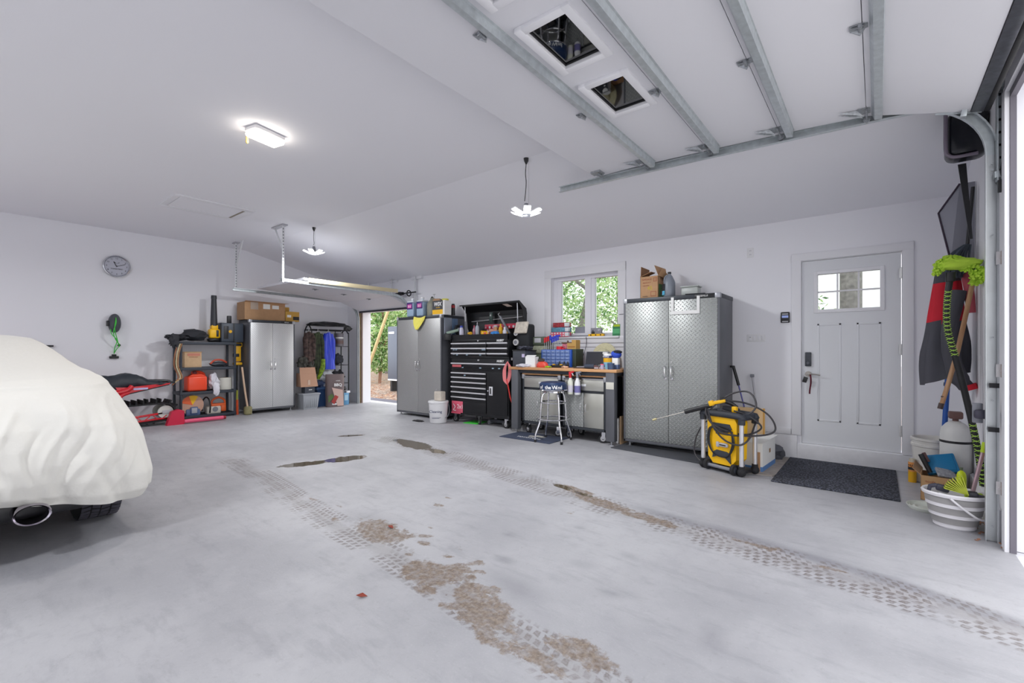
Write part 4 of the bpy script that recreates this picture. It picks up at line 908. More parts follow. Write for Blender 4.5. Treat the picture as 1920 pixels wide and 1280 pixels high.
LD = [(0, .455, 1.47), (0, .47, 1.80), (0, .455, 1.88), (0, .27, 2.0), (0, .255, 1.975)]
# raised lid: back panel, sloped middle, top, closed by side cheeks
x0, x1 = -W_ + .01, W_ + .0
for (p, q) in zip(LD, LD[1:]): b.prism([(x0, p[1], p[2]), (x0, q[1], q[2]), (x0, q[1], q[2] + .008), (x0, p[1] + .006, p[2] + .008)], (x1 - x0, 0, 0))
for s in (x0, x1 - .005): b.prism([(s, .455, 1.50)] + [(s, p[1], p[2]) for p in LD[1:]] + [(s, .36, 1.86), (s, .40, 1.60)], (.005, 0, 0))
b.box(x0 - .05, x1 + .01, .24, .262, 1.985, 2.005, .003)
b.build('lid', BLACKM, t, smooth=20)
for s in (-W_ + .06, W_ - .05):
    b = B(); b.cyl((s, .30, 1.48), (s, .28, 1.97), .008, seg=8); b.m(1); b.cyl((s, .30, 1.44), (s, .29, 1.72), .012, seg=8); b.build('gas_strut', [ALU, GREY], t)
b = B(); b.prism([(.26, .30, 1.972), (.36, .30, 1.972), (.42, .36, 1.932), (.32, .36, 1.932)], (0, -.003, -.003)); b.build('warning_sticker', mat('beige sticker', (214, 196, 186), .6), t)
b = B(); b.cyl((-.55, .42, 1.72), (.58, .42, 1.76), .005, seg=6); b.build('light_bar', ALU, t)
for (x, y, st) in ((-.56, .06, 90), (-.02, .06, 60), (.55, .06, 80), (-.35, .42, 90), (.2, .42, 20), (.55, .42, 90)): caster(t, x, y, .058, st, zt=.158)
# red loop handle at the right end holding a bundle of air hose
b = B(); b.box(W_ + .006, W_ + .03, .05, .40, 1.06, 1.10, .006); b.build('side_handle', ALU, t)
# contents of the chest's open top (z = 1.387 .. 1.48), things of their own
CX, CY = -5.06, 5.45
def bottle(name, label, x, y, z, r, h, mb, mc, cat='bottle', neck=.35, grp=None):
    t = thing(name, label, cat, (x, y, z), 0, grp)
    b = B(); b.lathe([(0, 0), (r * .95, 0), (r, .006), (r, h * .68), (r * .8, h * .76), (r * neck, h * .84), (r * neck, h * .9), (0, h * .9)], seg=20); b.build('body', mb, t)
    b = B(); b.cyl((0, 0, h * .88), (0, 0, h), r * (neck + .1), r * neck, seg=14); b.build('cap', mc, t); return t
ZT = 1.387
bottle('cleaner_bottle', 'white bottle with a blue cap at the left end of the tool chest top', -5.59, 5.60, ZT, .04, .25, mat('pale violet plastic', (206, 206, 226), .4), mat('cap blue', (40, 60, 170), .4), neck=.6)
bottle('spray_tin', 'white and violet aerosol can at the right end of the tool chest top', -4.66, 5.64, ZT, .033, .20, mat('aerosol white', (216, 214, 228), .35), WHITE, 'can', .5)
bottle('caulk_tube', 'tall pale grey sealant tube standing in the open tool chest', -5.24, 5.62, ZT, .032, .30, mat('pale grey tube', (170, 178, 190), .4), LGREY, 'tube', .2)
for i, (x, c, l) in enumerate(((-5.47, PINK, 'pink-capped white bottle at the back left inside the raised lid'), (-5.40, RED, 'red-capped bottle right of the pink-capped one inside the lid'), (-5.15, WHITE, 'white cone-tipped glue bottle beside the grey sealant tube'))):
    bottle('small_bottle', l, x, 5.79, ZT, .028, .26 - .02 * i, mat('pinkish bottle', (216, 160, 176), .4), c)
t = thing('socket_rail', 'long red socket tray set across the back of the open tool chest', 'tool tray', (-4.84, 5.80, 1.60))
b = B(); b.box(-.36, .33, -.04, .03, -.03, .05, .005); b.build('tray', mat('crimson tray', (176, 30, 62), .45), t)
for k in range(8):
    b = B(); b.cyl((-.32 + k * .085, -.03, .0), (-.32 + k * .085, -.055, .0), .018 + .004 * (k % 3), seg=12); b.build('socket', [mat('pinkish chrome', (220, 170, 180), .2, .8), STEEL][k % 2], t)
b = B(); b.cyl((-.33, -.02, -.212), (-.33, -.02, -.03), .008, seg=8); b.cyl((.30, -.02, -.212), (.30, -.02, -.03), .008, seg=8); b.build('stand', BLACK, t)
def drill(label, x, y, z, rz, body=YEL, name='cordless_drill', s=1.0):
    t = thing(name, label, 'drill', (x, y, z), rz); t.scale = (s, s, s)
    b = B(); b.cyl((-.10, 0, .15), (.06, 0, .15), .034, .030, 16); b.box(-.075, -.03, -.018, .018, .03, .14, .010); b.box(-.10, -.095, -.02, .02, .13, .17); b.build('housing', body, t)
    b = B(); b.cyl((.06, 0, .15), (.11, 0, .15), .022, .014, 12); b.cyl((.11, 0, .15), (.17, 0, .15), .004, seg=6); b.build('chuck', BLACK, t)
    b = B(); b.box(-.10, .01, -.03, .03, -.0, .045, .008); b.build('battery', BLACK, t)
    b = B(); b.box(-.03, -.02, -.008, .008, .08, .12, .003); b.build('trigger', BLACK, t); return t
drill('yellow cordless drill lying left of the tube in the tool chest top', -5.36, 5.56, ZT, 150, s=.75)
t = thing('bit_box', 'yellow and orange bit case with a red centre, middle of the tool chest top', 'case', (-5.0, 5.58, ZT))
b = B(); b.box(-.085, .085, -.03, .03, 0, .05, .006); b.m(1); b.box(-.03, .03, -.034, .034, .0, .13, .006); b.m(0); b.box(-.085, -.035, -.032, .032, .04, .135, .006); b.box(.035, .085, -.032, .032, .04, .135, .006); b.build('case_body', [YEL, mat('orange red', (220, 80, 40), .4)], t)
t = thing('impact_driver', 'brown and yellow power tool right of the bit case in the chest', 'drill', (-4.83, 5.56, ZT), 40)
b = B(); b.cyl((-.07, 0, .14), (.05, 0, .14), .036, .03, 14); b.box(-.05, -.01, -.018, .018, .02, .13, .01); b.build('housing', mat('pinkish brown', (196, 140, 120), .5), t)
b = B(); b.box(-.09, .04, -.035, .035, 0, .05, .01); b.build('battery', YELD, t)
b = B(); b.cyl((.05, 0, .14), (.09, 0, .14), .02, .012, 10); b.build('chuck', GREY, t)
bottle('oil_bottle', 'yellow bottle behind the power tool at the back right of the chest', -4.78, 5.68, ZT, .035, .26, YELD, YELD)
bottle('glue_jar', 'grey-topped jar left of the yellow bottle in the tool chest', -4.90, 5.70, ZT, .035, .24, mat('amber jar', (200, 150, 90), .3), LGREY, 'jar', .8)
solo(B().blob((0, 0, .035), (.085, .04, .035), .2, seed=2), 'shop_rag', mat('sky blue rag', (60, 130, 200), .9), 'crumpled blue rag at the front right of the tool chest top', 'rag', loc=(-4.74, 5.49, ZT + .06), )
t = thing('angle_grinder', 'green and black tool hanging at the left end of the tool chest top', 'power tool', (-5.68, 5.50, ZT + .015), 60)
b = B(); b.cyl((-.12, 0, .10), (.08, 0, .16), .03, .024, 14); b.build('housing', mat('dull mint', (150, 172, 156), .5), t)
b = B(); b.box(-.16, -.05, -.035, .035, -.015, .10, .012); b.build('battery', BLACK, t)
b = B(); b.cyl((.08, 0, .16), (.12, 0, .17), .04, .035, 14); b.build('guard', GREY, t)
t = thing('battery_pack', 'black battery with white lettering at the front left of the chest top', 'battery', (-5.50, 5.49, ZT + .0))
b = B(); b.box(-.075, .075, -.03, .04, 0, .075, .01); b.build('case', BLACK, t); text('18V', .04, INKW, t, (0, -.031, .04))
t = thing('rubber_mallet', 'olive and black tool head resting between battery and drill in the chest', 'mallet', (-5.40, 5.50, ZT)); b = B(); b.cyl((-.05, 0, .05), (.05, 0, .05), .038, seg=18); b.build('head', mat('olive rubber', (110, 114, 92), .6), t); b = B(); b.cyl((0, 0, .05), (0, .14, .03), .012, seg=10); b.build('handle', YELD, t)
drill('yellow and black drill standing right of the grey tube in the chest', -5.12, 5.70, ZT, 60, s=.85)
bottle('solvent_tin', 'brown and white tin between the bit case and the power tool', -4.92, 5.55, ZT, .025, .14, mat('pinkish tin', (206, 150, 130), .5), WHITE, 'tin', .7)
bottle('lube_can', 'yellow and black spray can at the very back right under the chest lid', -4.70, 5.76, ZT, .028, .22, YEL, BLACK, 'can', .6)
t = thing('work_lamp', 'hook-armed black inspection light clipped below the raised chest lid', 'lamp', (-4.66, 5.80, 1.50))
b = B(); b.obox((-.08, -.06, .13), (.035, .03, .36), (0, -35, 0), .008); b.build('bar', GREY, t)
b = B(); b.tube([(-.19, -.06, .27), (-.22, -.06, .31), (-.19, -.06, .33)], .006, 6, sub=4); b.build('hook', STEEL, t)
t = thing('mirror_card', 'small dark card with white emblem hanging inside the raised chest lid', 'card', (-5.14, 5.86, 1.77))
b = B(); b.box(-.035, .035, -.012, .0, -.09, .09, .004); b.build('card_body', mat('dark green card', (34, 58, 54), .5), t); b = B(); b.lathe([(0, -.0), (.016, .01), (0, .045)], (0, -.016, .02), 12); b.build('emblem', WHITE, t)
t = thing('tool_bag', 'grey-and-black open tool bag hanging at the right end of the tool chest', 'bag', (-4.262, 5.66, 1.30))
b = B(); b.box(-.125, .125, -.09, .10, -.09, .32, .04, 3); b.build('bag_body', mat('black nylon', (34, 36, 40), .8), t)
b = B(); b.at((0, -.10, .26), (-18, 0, 0)); b.box(-.12, .12, -.02, .02, -.09, .10, .03, 3); b.build('front_flap', mat('worn beige canvas', (196, 188, 176), .8, var=.2, vs=25), t)
for z, r in ((.10, .05), (.235, .035)):
    b = B(); b.cyl((-.10, -.12, z - .06), (-.10, -.10, z - .06), r, seg=20); b.m(1); b.cyl((-.10, -.123, z - .06), (-.10, -.098, z - .06), r * .6, seg=16); b.build('reel_disc', [mat('pale disc', (206, 206, 206), .4), GREY], t)
t = thing('air_hose', 'coil of pink-red hose hanging between the tool chest and the workbench', 'hose', (-4.39, 5.38, 1.03))
b = B()
for k in range(5):
    o_ = k * .012 - .02
    b.tube([(o_ * .5, 0 - k * .006, 0), (-.055 + o_, -.01, -.12), (-.035 + o_, -.02, -.28 - k * .01), (.03 + o_, -.015, -.26), (.055 + o_, -.01, -.10), (.01, 0, 0)], .008, 8, sub=5, closed=True)
b.build('hose_loops', mat('pinkish hose', (222, 128, 130), .5), t)
b = B(); b.tube([(.0, -.02, -.25), (.035, -.02, -.38), (.06, -.01, -.52), (.085, 0, -.60)], .010, 8, sub=5); b.build('hose_tail', mat('red hose', (206, 54, 50), .5), t)
solo(B().box(-.14, .14, -.16, .16, 0, .012, .004), 'foam_kneeler', GREEN, 'bright green mat on the floor under the tool chest', 'mat', loc=(-5.28, 5.62, 0.001), rot=(0, 0, 10))
t = thing('floor_jack', 'low dark trolley jack under the right half of the tool chest', 'jack', (-4.83, 5.70, 0))
b = B(); b.box(-.16, .16, -.06, .05, .035, .09, .01); b.m(1); b.cyl((-.16, -.07, .035), (-.16, .06, .035), .033, seg=14); b.cyl((.16, -.07, .035), (.16, .06, .035), .033, seg=14); b.build('chassis', [DGREY, GREY], t)
b = B(); b.cyl((-.05, -.02, .09), (-.05, -.02, .12), .03, seg=14); b.build('lift_pad', GREY, t)

# ---------------------------------------------------------------- workbench
t = thing('workbench', 'wood-topped workbench with grey steel legs under the window', 'workbench', (-3.40, 5.60, 0))
b = B(); b.box(-.90, .84, -.30, .36, .932, .972, .006); b.build('worktop', BENCHW, t)
b = B(); b.box(-.86, .80, -.26, .32, .885, .932, .003); b.build('apron', GUND, t)
for x in (-.80, .745):
    for y in (-.245, .29):
        b = B(); b.box(x - .06, x + .06, y - .045, y + .045, .055, .932, .005); lg = b.build('leg', GUN, t)
        b = B(); b.cyl((x, y, .0), (x, y, .012), .032, seg=16); b.cyl((x, y, .01), (x, y, .06), .009, seg=8); b.build('levelling_foot', SILVER, lg)
b = B(); b.box(.69, .80, -.2935, -.29, .72, .81, .002); b.build('data_plate', mat('beige plate', (206, 204, 194), .6), t)
def bench_cabinet(label, x, w):
    t = thing('rolling_cabinet', label, 'cabinet', (x, 5.37, 0)); h = w / 2
    b = B(); b.box(-h, h, .02, .48, .155, .858, .004); b.box(-h - .004, h + .004, 0, .49, .15, .185, .004); b.box(-h, -h + .03, 0, .03, .16, .85); b.box(h - .03, h, 0, .03, .16, .85); b.build('body', GUND, t)
    b = B(); b.box(-h, h, -.01, .48, .862, .882, .003); b.build('wood_top', BENCHW, t)
    for s in (-1, 1):
        b = B(); b.box(min(s * (h + .006), s * (h - .04)), max(s * (h + .006), s * (h - .04)), -.012, .03, .80, .868, .006); b.build('corner_bracket', SILVER, t)
    b = B(); b.tube([(-h + .03, -.018, .835), (h - .03, -.018, .835)], .009, 8); b.build('rail', CHROME, t)
    b = B(); b.box(-h + .035, h - .035, -.006, .016, .68, .825, .003); d = b.build('drawer', SHEET, t)
    b = B(); b.box(-.035, .035, -.010, -.004, .735, .765, .003); b.build('handle', ALU, d)
    for s in (-1, 1):
        a0, a1 = (-h + .035, -.003) if s < 0 else (.003, h - .035)
        b = B(); b.box(a0, a1, -.006, .016, .19, .645, .003); d = b.build('door', PLATE if s < 0 else SHEET, t)
        b = B(); hx = s * .04; b.tube([(hx, -.006, .50), (hx, -.03, .49), (hx, -.03, .41), (hx, -.006, .40)], .006, 8, sub=3); b.build('handle', CHROME, d)
    for s in (-1, 1):
        for y in (.07, .40): caster(t, s * (h - .07), y, .058, 90 + s * 20, zt=.152)
    return t
bench_cabinet('left rolling stainless cabinet under the workbench, behind the stool', -3.765, .66)
bench_cabinet('right rolling stainless cabinet under the workbench, behind the spray bottles', -3.065, .66)
def spray(label, x, mb, mh, grp=None):
    t = thing('spray_bottle', label, 'spray bottle', (x, 5.305, .625))
    b = B(); b.lathe([(0, 0), (.038, 0), (.042, .01), (.042, .12), (.036, .17), (.018, .21), (.016, .225), (0, .225)], seg=22); b.m(1); b.lathe([(.0425, .03), (.0428, .12)], seg=22); b.build('bottle', [mb, mat('print ' + label[:6], (214, 210, 220) if mh is RED else (120, 116, 170), .5)], t)
    b = B(); b.cyl((0, 0, .222), (0, 0, .25), .018, seg=14); b.prism([(-.015, -.012, .25), (-.02, -.012, .30), (.055, -.012, .315), (.06, -.012, .298), (.02, -.012, .285), (.015, -.012, .25)], (0, .024, 0)); b.build('trigger_head', mh, t)
    b = B(); b.prism([(.02, -.006, .285), (.045, -.006, .25), (.05, -.006, .255), (.03, -.006, .29)], (0, .012, 0)); b.build('trigger', WHITE if mh is RED else mh, t); return t
spray('milky spray bottle with a red and white trigger hanging on the bench rail', -3.235, mat('milky cream bottle', (218, 220, 206), .4), RED)
spray('white spray bottle with grey trigger and violet label hanging on the bench rail', -3.125, WHITE, GREY)
# on the bench (z = .972)
ZN = .9725
t = thing('battery_case', 'dark grey square case at the left end of the workbench', 'case', (-4.17, 5.46, ZN))
b = B(); b.box(-.105, .13, -.10, .18, 0, .235, .008); b.build('case_body', DGREY, t); b = B(); b.box(-.112, .137, -.107, .187, .232, .248, .005); b.build('lid', BLACK, t); b = B(); b.box(.07, .12, -.103, -.099, .14, .19); b.build('sticker', mat('lilac sticker', (190, 180, 210), .6), t)
solo(B().blob((0, 0, .03), (.12, .07, .03), .35, seed=9, fq=6), 'tangled_cable', mat('dark cable heap', (74, 76, 88), .6, var=.5, vs=60), 'small heap of dark cables on top of the dark grey case', 'cables', loc=(-4.12, 5.48, ZN + .249))
t = thing('label_box', 'plain white square carton at the left front of the workbench', 'box', (-3.93, 5.36, ZN)); b = B(); b.box(-.085, .085, -.03, .07, 0, .15, .003); b.build('carton', WPAPER, t, smooth=0); b = B(); b.prism([(-.085, -.03, .15), (.085, -.03, .15), (.085, .02, .172), (-.085, .02, .172)], (0, 0, .002)); b.build('lid', WPAPER, t, smooth=0)
t = thing('camo_bag', 'olive green organiser with rolled tiers at the back left of the workbench', 'bag', (-4.06, 5.78, ZN))
b = B(); b.box(-.16, .16, -.08, .12, 0, .19, .03, 3); b.build('lower_tier', DGREEN, t)
b = B(); b.box(-.165, .165, -.09, .12, .18, .32, .045, 3); b.build('upper_tier', mat('pale olive camo', (148, 152, 132), .7, var=.25, vs=30), t)
b = B(); b.box(-.155, .155, -.09, .12, .32, .45, .03, 2); b.build('flap', mat('olive flap', (84, 94, 78), .7), t); b = B(); b.box(-.05, .07, -.095, -.085, .36, .43, .004); b.build('patch', LGREY, t)
t = thing('parts_organizer', 'blue many-drawer parts organiser at the back of the workbench', 'organiser', (-3.66, 5.66, ZN))
b = B(); b.box(-.26, .26, -.06, .13, 0, .255, .006); b.build('frame', mat('organiser blue', (36, 82, 176), .4), t)
BX_ = mat('clear blue drawer', (112, 136, 186), .3)
for r_ in range(5):
    for c_ in range(6):
        if r_ < 2 and c_ < 0: continue
        b = B(); xa = -.238 + c_ * .08; za = .012 + r_ * .048; b.box(xa, xa + .073, -.072, -.055, za, za + .042, .003); b.m(1); b.box(xa + .025, xa + .048, -.078, -.07, za + .018, za + .024); b.m(0)
        b.build('drawer', [BX_, mat('lilac edge', (168, 178, 214), .4)], t)
t = thing('olive_bin', 'dark green storage box behind the right end of the blue organiser', 'box', (-3.40, 5.72, ZN)); b = B(); b.box(-.03, .06, -.09, .12, 0, .26, .004); b.build('box_body', mat('dark olive', (48, 58, 46), .6), t); b = B(); b.box(-.032, .062, -.092, .122, .235, .262, .003); b.build('lid', mat('dark olive lid', (60, 70, 56), .6), t)
t = thing('carton_small', 'small yellow-brown carton on the dark green box, right of the screwdrivers', 'box', (-3.43, 5.72, ZN + .263))
b = B(); b.box(-.075, .0, -.06, .06, 0, .085); b.m(0); b.box(.0, .07, -.06, .06, 0, .13); b.build('carton', mat('kraft ochre', (190, 150, 84), .8), t, smooth=0); b = B(); b.box(-.06, .055, -.062, -.06, .02, .04); b.build('print', mat('ochre print', (160, 110, 50)), t)
for k in range(8):
    x = -3.90 + .034 * k; red = k < 3
    t = thing('screwdriver', ('%s-handled screwdriver standing in the rack on the blue organiser' % ('red' if red else 'blue')), 'screwdriver', (x, 5.66, ZN + .256), 0, 'red-handled screwdrivers' if red else 'blue-handled screwdrivers')
    h = .10 + .012 * (k % 4)
    b = B(); b.cyl((0, 0, 0), (0, 0, h), .0045, seg=6); b.build('shaft', STEEL, t)
    b = B(); b.lathe([(0, h), (.011, h), (.014, h + .02), (.011, h + .045), (.015, h + .07), (0, h + .078)], seg=12)
    if k > 3: b.box(-.04, .04, -.010, .010, h + .055, h + .078, .006)
    b.build('handle', RED if red else mat('handle blue', (44, 60, 190), .4), t)
t = thing('red_tape_roll', 'small red roll lying on the blue organiser right of the screwdrivers', 'tape', (-3.63, 5.65, ZN + .256)); b = B(); b.lathe([(.02, 0), (.045, 0), (.045, .045), (.02, .045), (.02, 0)], seg=22); b.build('roll', RED, t); b = B(); b.box(.03, .09, -.012, .012, 0, .022, .004); b.build('tail', RED, t)
t = thing('socket_case', 'pink and dark patterned packet standing on the blue organiser', 'packet', (-3.53, 5.72, ZN + .256)); b = B(); b.box(-.08, .06, -.03, .03, 0, .085, .01); b.build('packet_body', mat('pink mottled packet', (190, 110, 124), .6, var=.5, vs=60), t); b = B(); b.box(-.09, .07, -.035, .035, .085, .105, .005); b.m(0); b.cyl((0, 0, .10), (0, 0, .13), .012, seg=8); b.build('dark_lid', mat('dark olive red', (96, 66, 50), .6), t)
t = thing('mitre_gauge', 'orange-red sander with black top at the front of the workbench', 'sander', (-3.745, 5.38, ZN)); b = B(); b.lathe([(0, 0), (.085, 0), (.098, .015), (.09, .05), (.06, .08), (0, .09)], seg=24, sy=.6); b.build('body', mat('orange red body', (214, 70, 52), .45), t); b = B(); b.blob((-.02, 0, .10), (.055, .04, .028), .15, seed=3); b.build('top_knob', mat('brown black top', (66, 56, 50), .6), t)
solo(B().blob((0, 0, .012), (.045, .03, .012), .4, seed=5, fq=5), 'yellow_glove', LIME, 'small lime yellow scrap at the front of the workbench', 'scrap', loc=(-3.62, 5.335, ZN))
t = thing('tool_row', 'low black power strip lying in front of the blue organiser', 'power strip', (-3.50, 5.45, ZN)); b = B(); b.box(-.13, .13, -.03, .03, 0, .035, .008); b.build('strip', BLACK, t)
for k in range(4):
    b = B(); b.box(-.11 + k * .06, -.075 + k * .06, -.02, .02, .033, .05, .005); b.build('plug', DGREY if k % 2 else YELD, t)
for k in range(3):
    bottle('dropper_bottle', ('small black dropper bottle before the blue organiser, %s' % ('leftmost of three', 'middle of three', 'rightmost of three')[k]), -3.56 + k * .06 + (.02 if k else 0), 5.54, ZN, .017, .085, BLACK, BLACK, neck=.5)
solo(B().blob((0, 0, .014), (.05, .03, .014), .3, seed=8), 'paper_scrap', mat('tan crumple', (220, 180, 150), .9), 'crumpled tan paper at the front middle of the workbench', 'paper', loc=(-3.34, 5.34, ZN))
solo(B().blob((0, 0, .022), (.13, .03, .022), .3, seed=12), 'white_cloth', mat('white shop cloth', (206, 204, 212), .9), 'crumpled white cloth at the left front corner of the workbench', 'cloth', loc=(-4.02, 5.315, ZN), rot=(0, 0, 15))
def laptop(label, loc, rz, w, d, tilt, screen, base):
    t = thing('laptop', label, 'laptop', loc, rz)
    b = B(); b.box(-w / 2, w / 2, -d / 2, d / 2, 0, .016, .004); bs = b.build('base', base, t)
    b = B(); b.box(-w / 2 + .02, w / 2 - .02, -d / 2 + .09, d / 2 - .03, .0155, .018); b.build('keyboard', BLACK, bs)
    b = B(); b.at((0, d / 2, .014), (-90 + (90 - tilt), 0, 0)); b.box(-w / 2, w / 2, -.0, d * .92, .0, .009, .003) if False else None
    b.at((0, d / 2, .016), (tilt - 90, 0, 0)); b.box(-w / 2, w / 2, 0, .008, 0, d * .95, .003); b.build('screen_lid', base, t)
    b = B(); b.at((0, d / 2, .016), (tilt - 90, 0, 0)); b.box(-w / 2 + .008, w / 2 - .008, -.002, .001, .012, d * .95 - .008); b.build('screen', screen, t); return t
laptop('open black-screened laptop at the front right of the workbench', (-3.02, 5.50, ZN + .012), 0, .345, .22, 74, mat('dark screen', (44, 46, 54), .25), GREY)
solo(B().box(-.22, .20, -.11, .12, 0, .011, .002), 'cutting_board', mat('dark brown board', (76, 58, 50), .6), 'thin dark board under the open laptop on the workbench', 'board', loc=(-3.02, 5.50, ZN))
t = thing('straw_hat', 'large pale straw hat propped behind the laptop on the workbench', 'hat', (-3.04, 5.83, ZN))
b = B(); HAT = mat('woven straw', (206, 200, 166), .85, var=.12, vs=60, bump=.5, bs=150)
b.M = Matrix.Translation((0, .06, .16)) @ Euler((R(78), 0, 0)).to_matrix().to_4x4()
b.lathe([(0, .0), (.10, .01), (.19, .0), (.195, -.008), (.10, -.002), (0, -.008)], seg=36); b.build('brim', HAT, t)
b = B(); b.M = Matrix.Translation((0, .06, .16)) @ Euler((R(78), 0, 0)).to_matrix().to_4x4(); b.lathe([(.11, .0), (.10, .06), (.07, .09), (0, .10)], seg=30); b.build('crown', HAT, t)
b = B(); b.obox((-.02, .02, .004), (.2, .1, .008), (0, 0, 0)); b.build('prop', CARD, t)
t = thing('desk_clock', 'small black digital clock right of the open laptop', 'clock', (-2.83, 5.44, ZN)); b = B(); b.box(-.055, .055, -.02, .03, 0, .075, .006); b.build('case', BLACK, t); text('12:00', .042, mat('clock digits', (210, 214, 210), .5, emit=(220, 225, 220), es=.4), t, (0, -.0205, .04))
bottle('paper_roll', 'white paper towel roll behind the wipes tub on the workbench', -2.90, 5.70, ZN, .06, .22, WPAPER, WPAPER, 'paper roll', .9)
t = thing('wipes_tub', 'blue and yellow wipes tub at the right end of the workbench', 'tub', (-2.74, 5.42, ZN)); b = B(); b.cyl((0, 0, 0), (0, 0, .17), .055, seg=24); b.m(1); b.cyl((0, 0, .09), (0, 0, .145), .0555, seg=24); b.m(2); b.cyl((0, 0, .145), (0, 0, .175), .056, seg=24); b.build('tub_body', [mat('pale blue print', (130, 180, 206), .5), YELD, mat('navy blue print', (30, 50, 110), .4)], t); b = B(); b.cyl((0, 0, .175), (0, 0, .20), .057, .05, seg=24); b.build('lid', WHITE, t); text('WIPES', .032, INKW, t, (0, -.0565, .16))
t = thing('sponge_pack', 'white box beside the wipes tub near the tall cabinet', 'box', (-2.63, 5.44, ZN)); b = B(); b.box(-.045, .035, -.03, .04, 0, .145, .004); b.build('box_body', WPAPER, t); b = B(); b.box(-.046, .036, -.031, .041, .0, .06, .003); b.build('blue_band', mat('slate blue', (90, 110, 150), .5), t)
t = thing('baseball_hat', 'blue and black hat on the white box at the right end of the bench', 'hat', (-2.64, 5.45, ZN + .146)); b = B(); b.blob((0, .01, .045), (.07, .06, .055), .05, seed=2); b.build('crown', mat('royal blue cloth', (50, 80, 190), .8), t); b = B(); b.blob((.02, -.0, .075), (.06, .05, .025), .1, seed=6); b.build('visor', BLACK, t)
t = thing('storage_tin', 'blue plastic cup at the front right corner of the workbench', 'cup', (-2.66, 5.35, ZN)); b = B(); b.lathe([(0, 0), (.04, 0), (.045, .08), (.04, .08), (.036, .01), (0, .01)], seg=20); b.build('cup_body', mat('slate cup', (66, 84, 116), .4), t)
t = thing('heat_gun', 'dark heat gun with a brown handle lying before the digital clock', 'heat gun', (-2.93, 5.345, ZN)); b = B(); b.cyl((-.10, 0, .032), (.04, 0, .032), .03, .032, 14); b.build('barrel', mat('dark slate', (52, 60, 76), .5), t); b = B(); b.cyl((.04, 0, .03), (.12, -.02, .018), .024, .016, 12); b.build('grip', mat('brown grip', (96, 66, 66), .6), t)
solo(B().obox((0, 0, .012), (.17, .022, .02), (0, 0, 35), .004), 'pliers', mat('pale steel', (190, 180, 180), .4, .4), 'pale long-nosed pliers at the right front edge of the workbench', 'pliers', loc=(-2.80, 5.34, ZN + .002))
t = thing('aqua_jar', 'pale pink-and-aqua jar in front of the wipes tub', 'jar', (-2.78, 5.345, ZN)); b = B(); b.cyl((0, 0, 0), (0, 0, .055), .024, seg=16); b.build('jar_body', mat('aqua pink', (180, 170, 196), .4), t); b = B(); b.cyl((0, 0, .055), (0, 0, .068), .025, seg=16); b.build('lid', PINK, t)
# on the window sill (z about 1.425)
ZS = 1.4255
for i, (c, l, w0) in enumerate(((PINK, 'pink and white dotted tissue box, lowest of the stack on the window sill', .32), (mat('teal speckle', (96, 146, 170), .6, var=.4, vs=50), 'blue speckled tissue box, middle of the stack on the window sill', .31), (mat('dark red speckle', (160, 50, 60), .6, var=.5, vs=40), 'dark red tissue box, topmost of the stack on the window sill', .27))):
    t = thing('tissue_box', l, 'tissue box', (-3.865 + .01 * i, 6.055, ZS - .012 + i * .074), 0)
    b = B(); b.box(-w0 / 2, w0 / 2, -.05, .05, .012, .084, .003)
    if i == 0:
        b.m(1)
        for k in range(6):
            for j in range(2): b.cyl((-.13 + k * .052, -.0505, .03 + j * .036), (-.13 + k * .052, -.0525, .03 + j * .036), .013, seg=12)
    b.build('carton', [c, WPAPER], t); b = B(); b.box(w0 / 2 - .06, w0 / 2 + .004, -.052, .0, .02, .078, .004); b.build('wrap_end', mat('clear wrap', (222, 226, 230), .3), t)
laptop('open silver laptop standing on the window sill', (-3.53, 6.105, ZS + .001), 0, .325, .15, 80, mat('grey screen', (146, 149, 160), .3), GREY)
bpy.context.view_layer.update()
t = thing('router', 'grey box with black gloved thumb picture standing on the yellow level', 'box', (-3.25, 6.07, ZS + .034)); b = B(); b.box(-.088, .088, -.02, .02, 0, .088, .003); b.build('carton', mat('grey carton', (140, 140, 150), .6), t); b = B(); b.box(-.07, -.02, -.023, -.02, .0, .035, .004); b.box(-.055, -.042, -.023, -.02, .03, .06, .003); b.build('picture', BLACK, t); b = B(); b.box(.03, .07, -.0215, -.0195, .06, .066); b.box(.03, .06, -.0215, -.0195, .045, .049); b.build('print', INKW, t)
t = thing('spirit_level', 'short yellow spirit level lying on the window sill', 'level', (-3.245, 6.055, ZS)); b = B(); b.box(-.125, .125, -.022, .03, 0, .033, .004); b.build('bar', YEL, t)
for x in (-.08, 0, .08): b = B(); b.cyl((x, -.024, .017), (x, -.02, .017), .011, seg=12); b.build('vial', BLACK, t)
t = thing('green_packet', 'green packet with yellow top standing at the right of the window sill', 'packet', (-2.925, 6.05, ZS)); b = B(); b.prism([(-.06, 0, 0), (.06, 0, 0), (.06, 0, .165), (-.045, 0, .165), (-.06, 0, .12)], (0, .03, 0)); b.m(1); b.box(-.04, .055, -.002, 0, .13, .16); b.m(2); b.box(-.05, .055, -.002, 0, .03, .10); b.build('packet_body', [mat('packet green', (46, 130, 80), .5), LIME, mat('lighter green', (90, 180, 120), .5)], t, smooth=0)
t = thing('wall_hook', 'thin black rod sticking out beside the window casing', 'hook', (-2.79, 6.05, 1.73)); b = B(); b.cyl((-.09, 0, -.003), (.07, 0, .003), .004, seg=6); b.build('rod', BLACK, t); b = B(); b.box(.05, .07, -.006, .02, -.012, .012, .002); b.build('clip', BLACK, t)
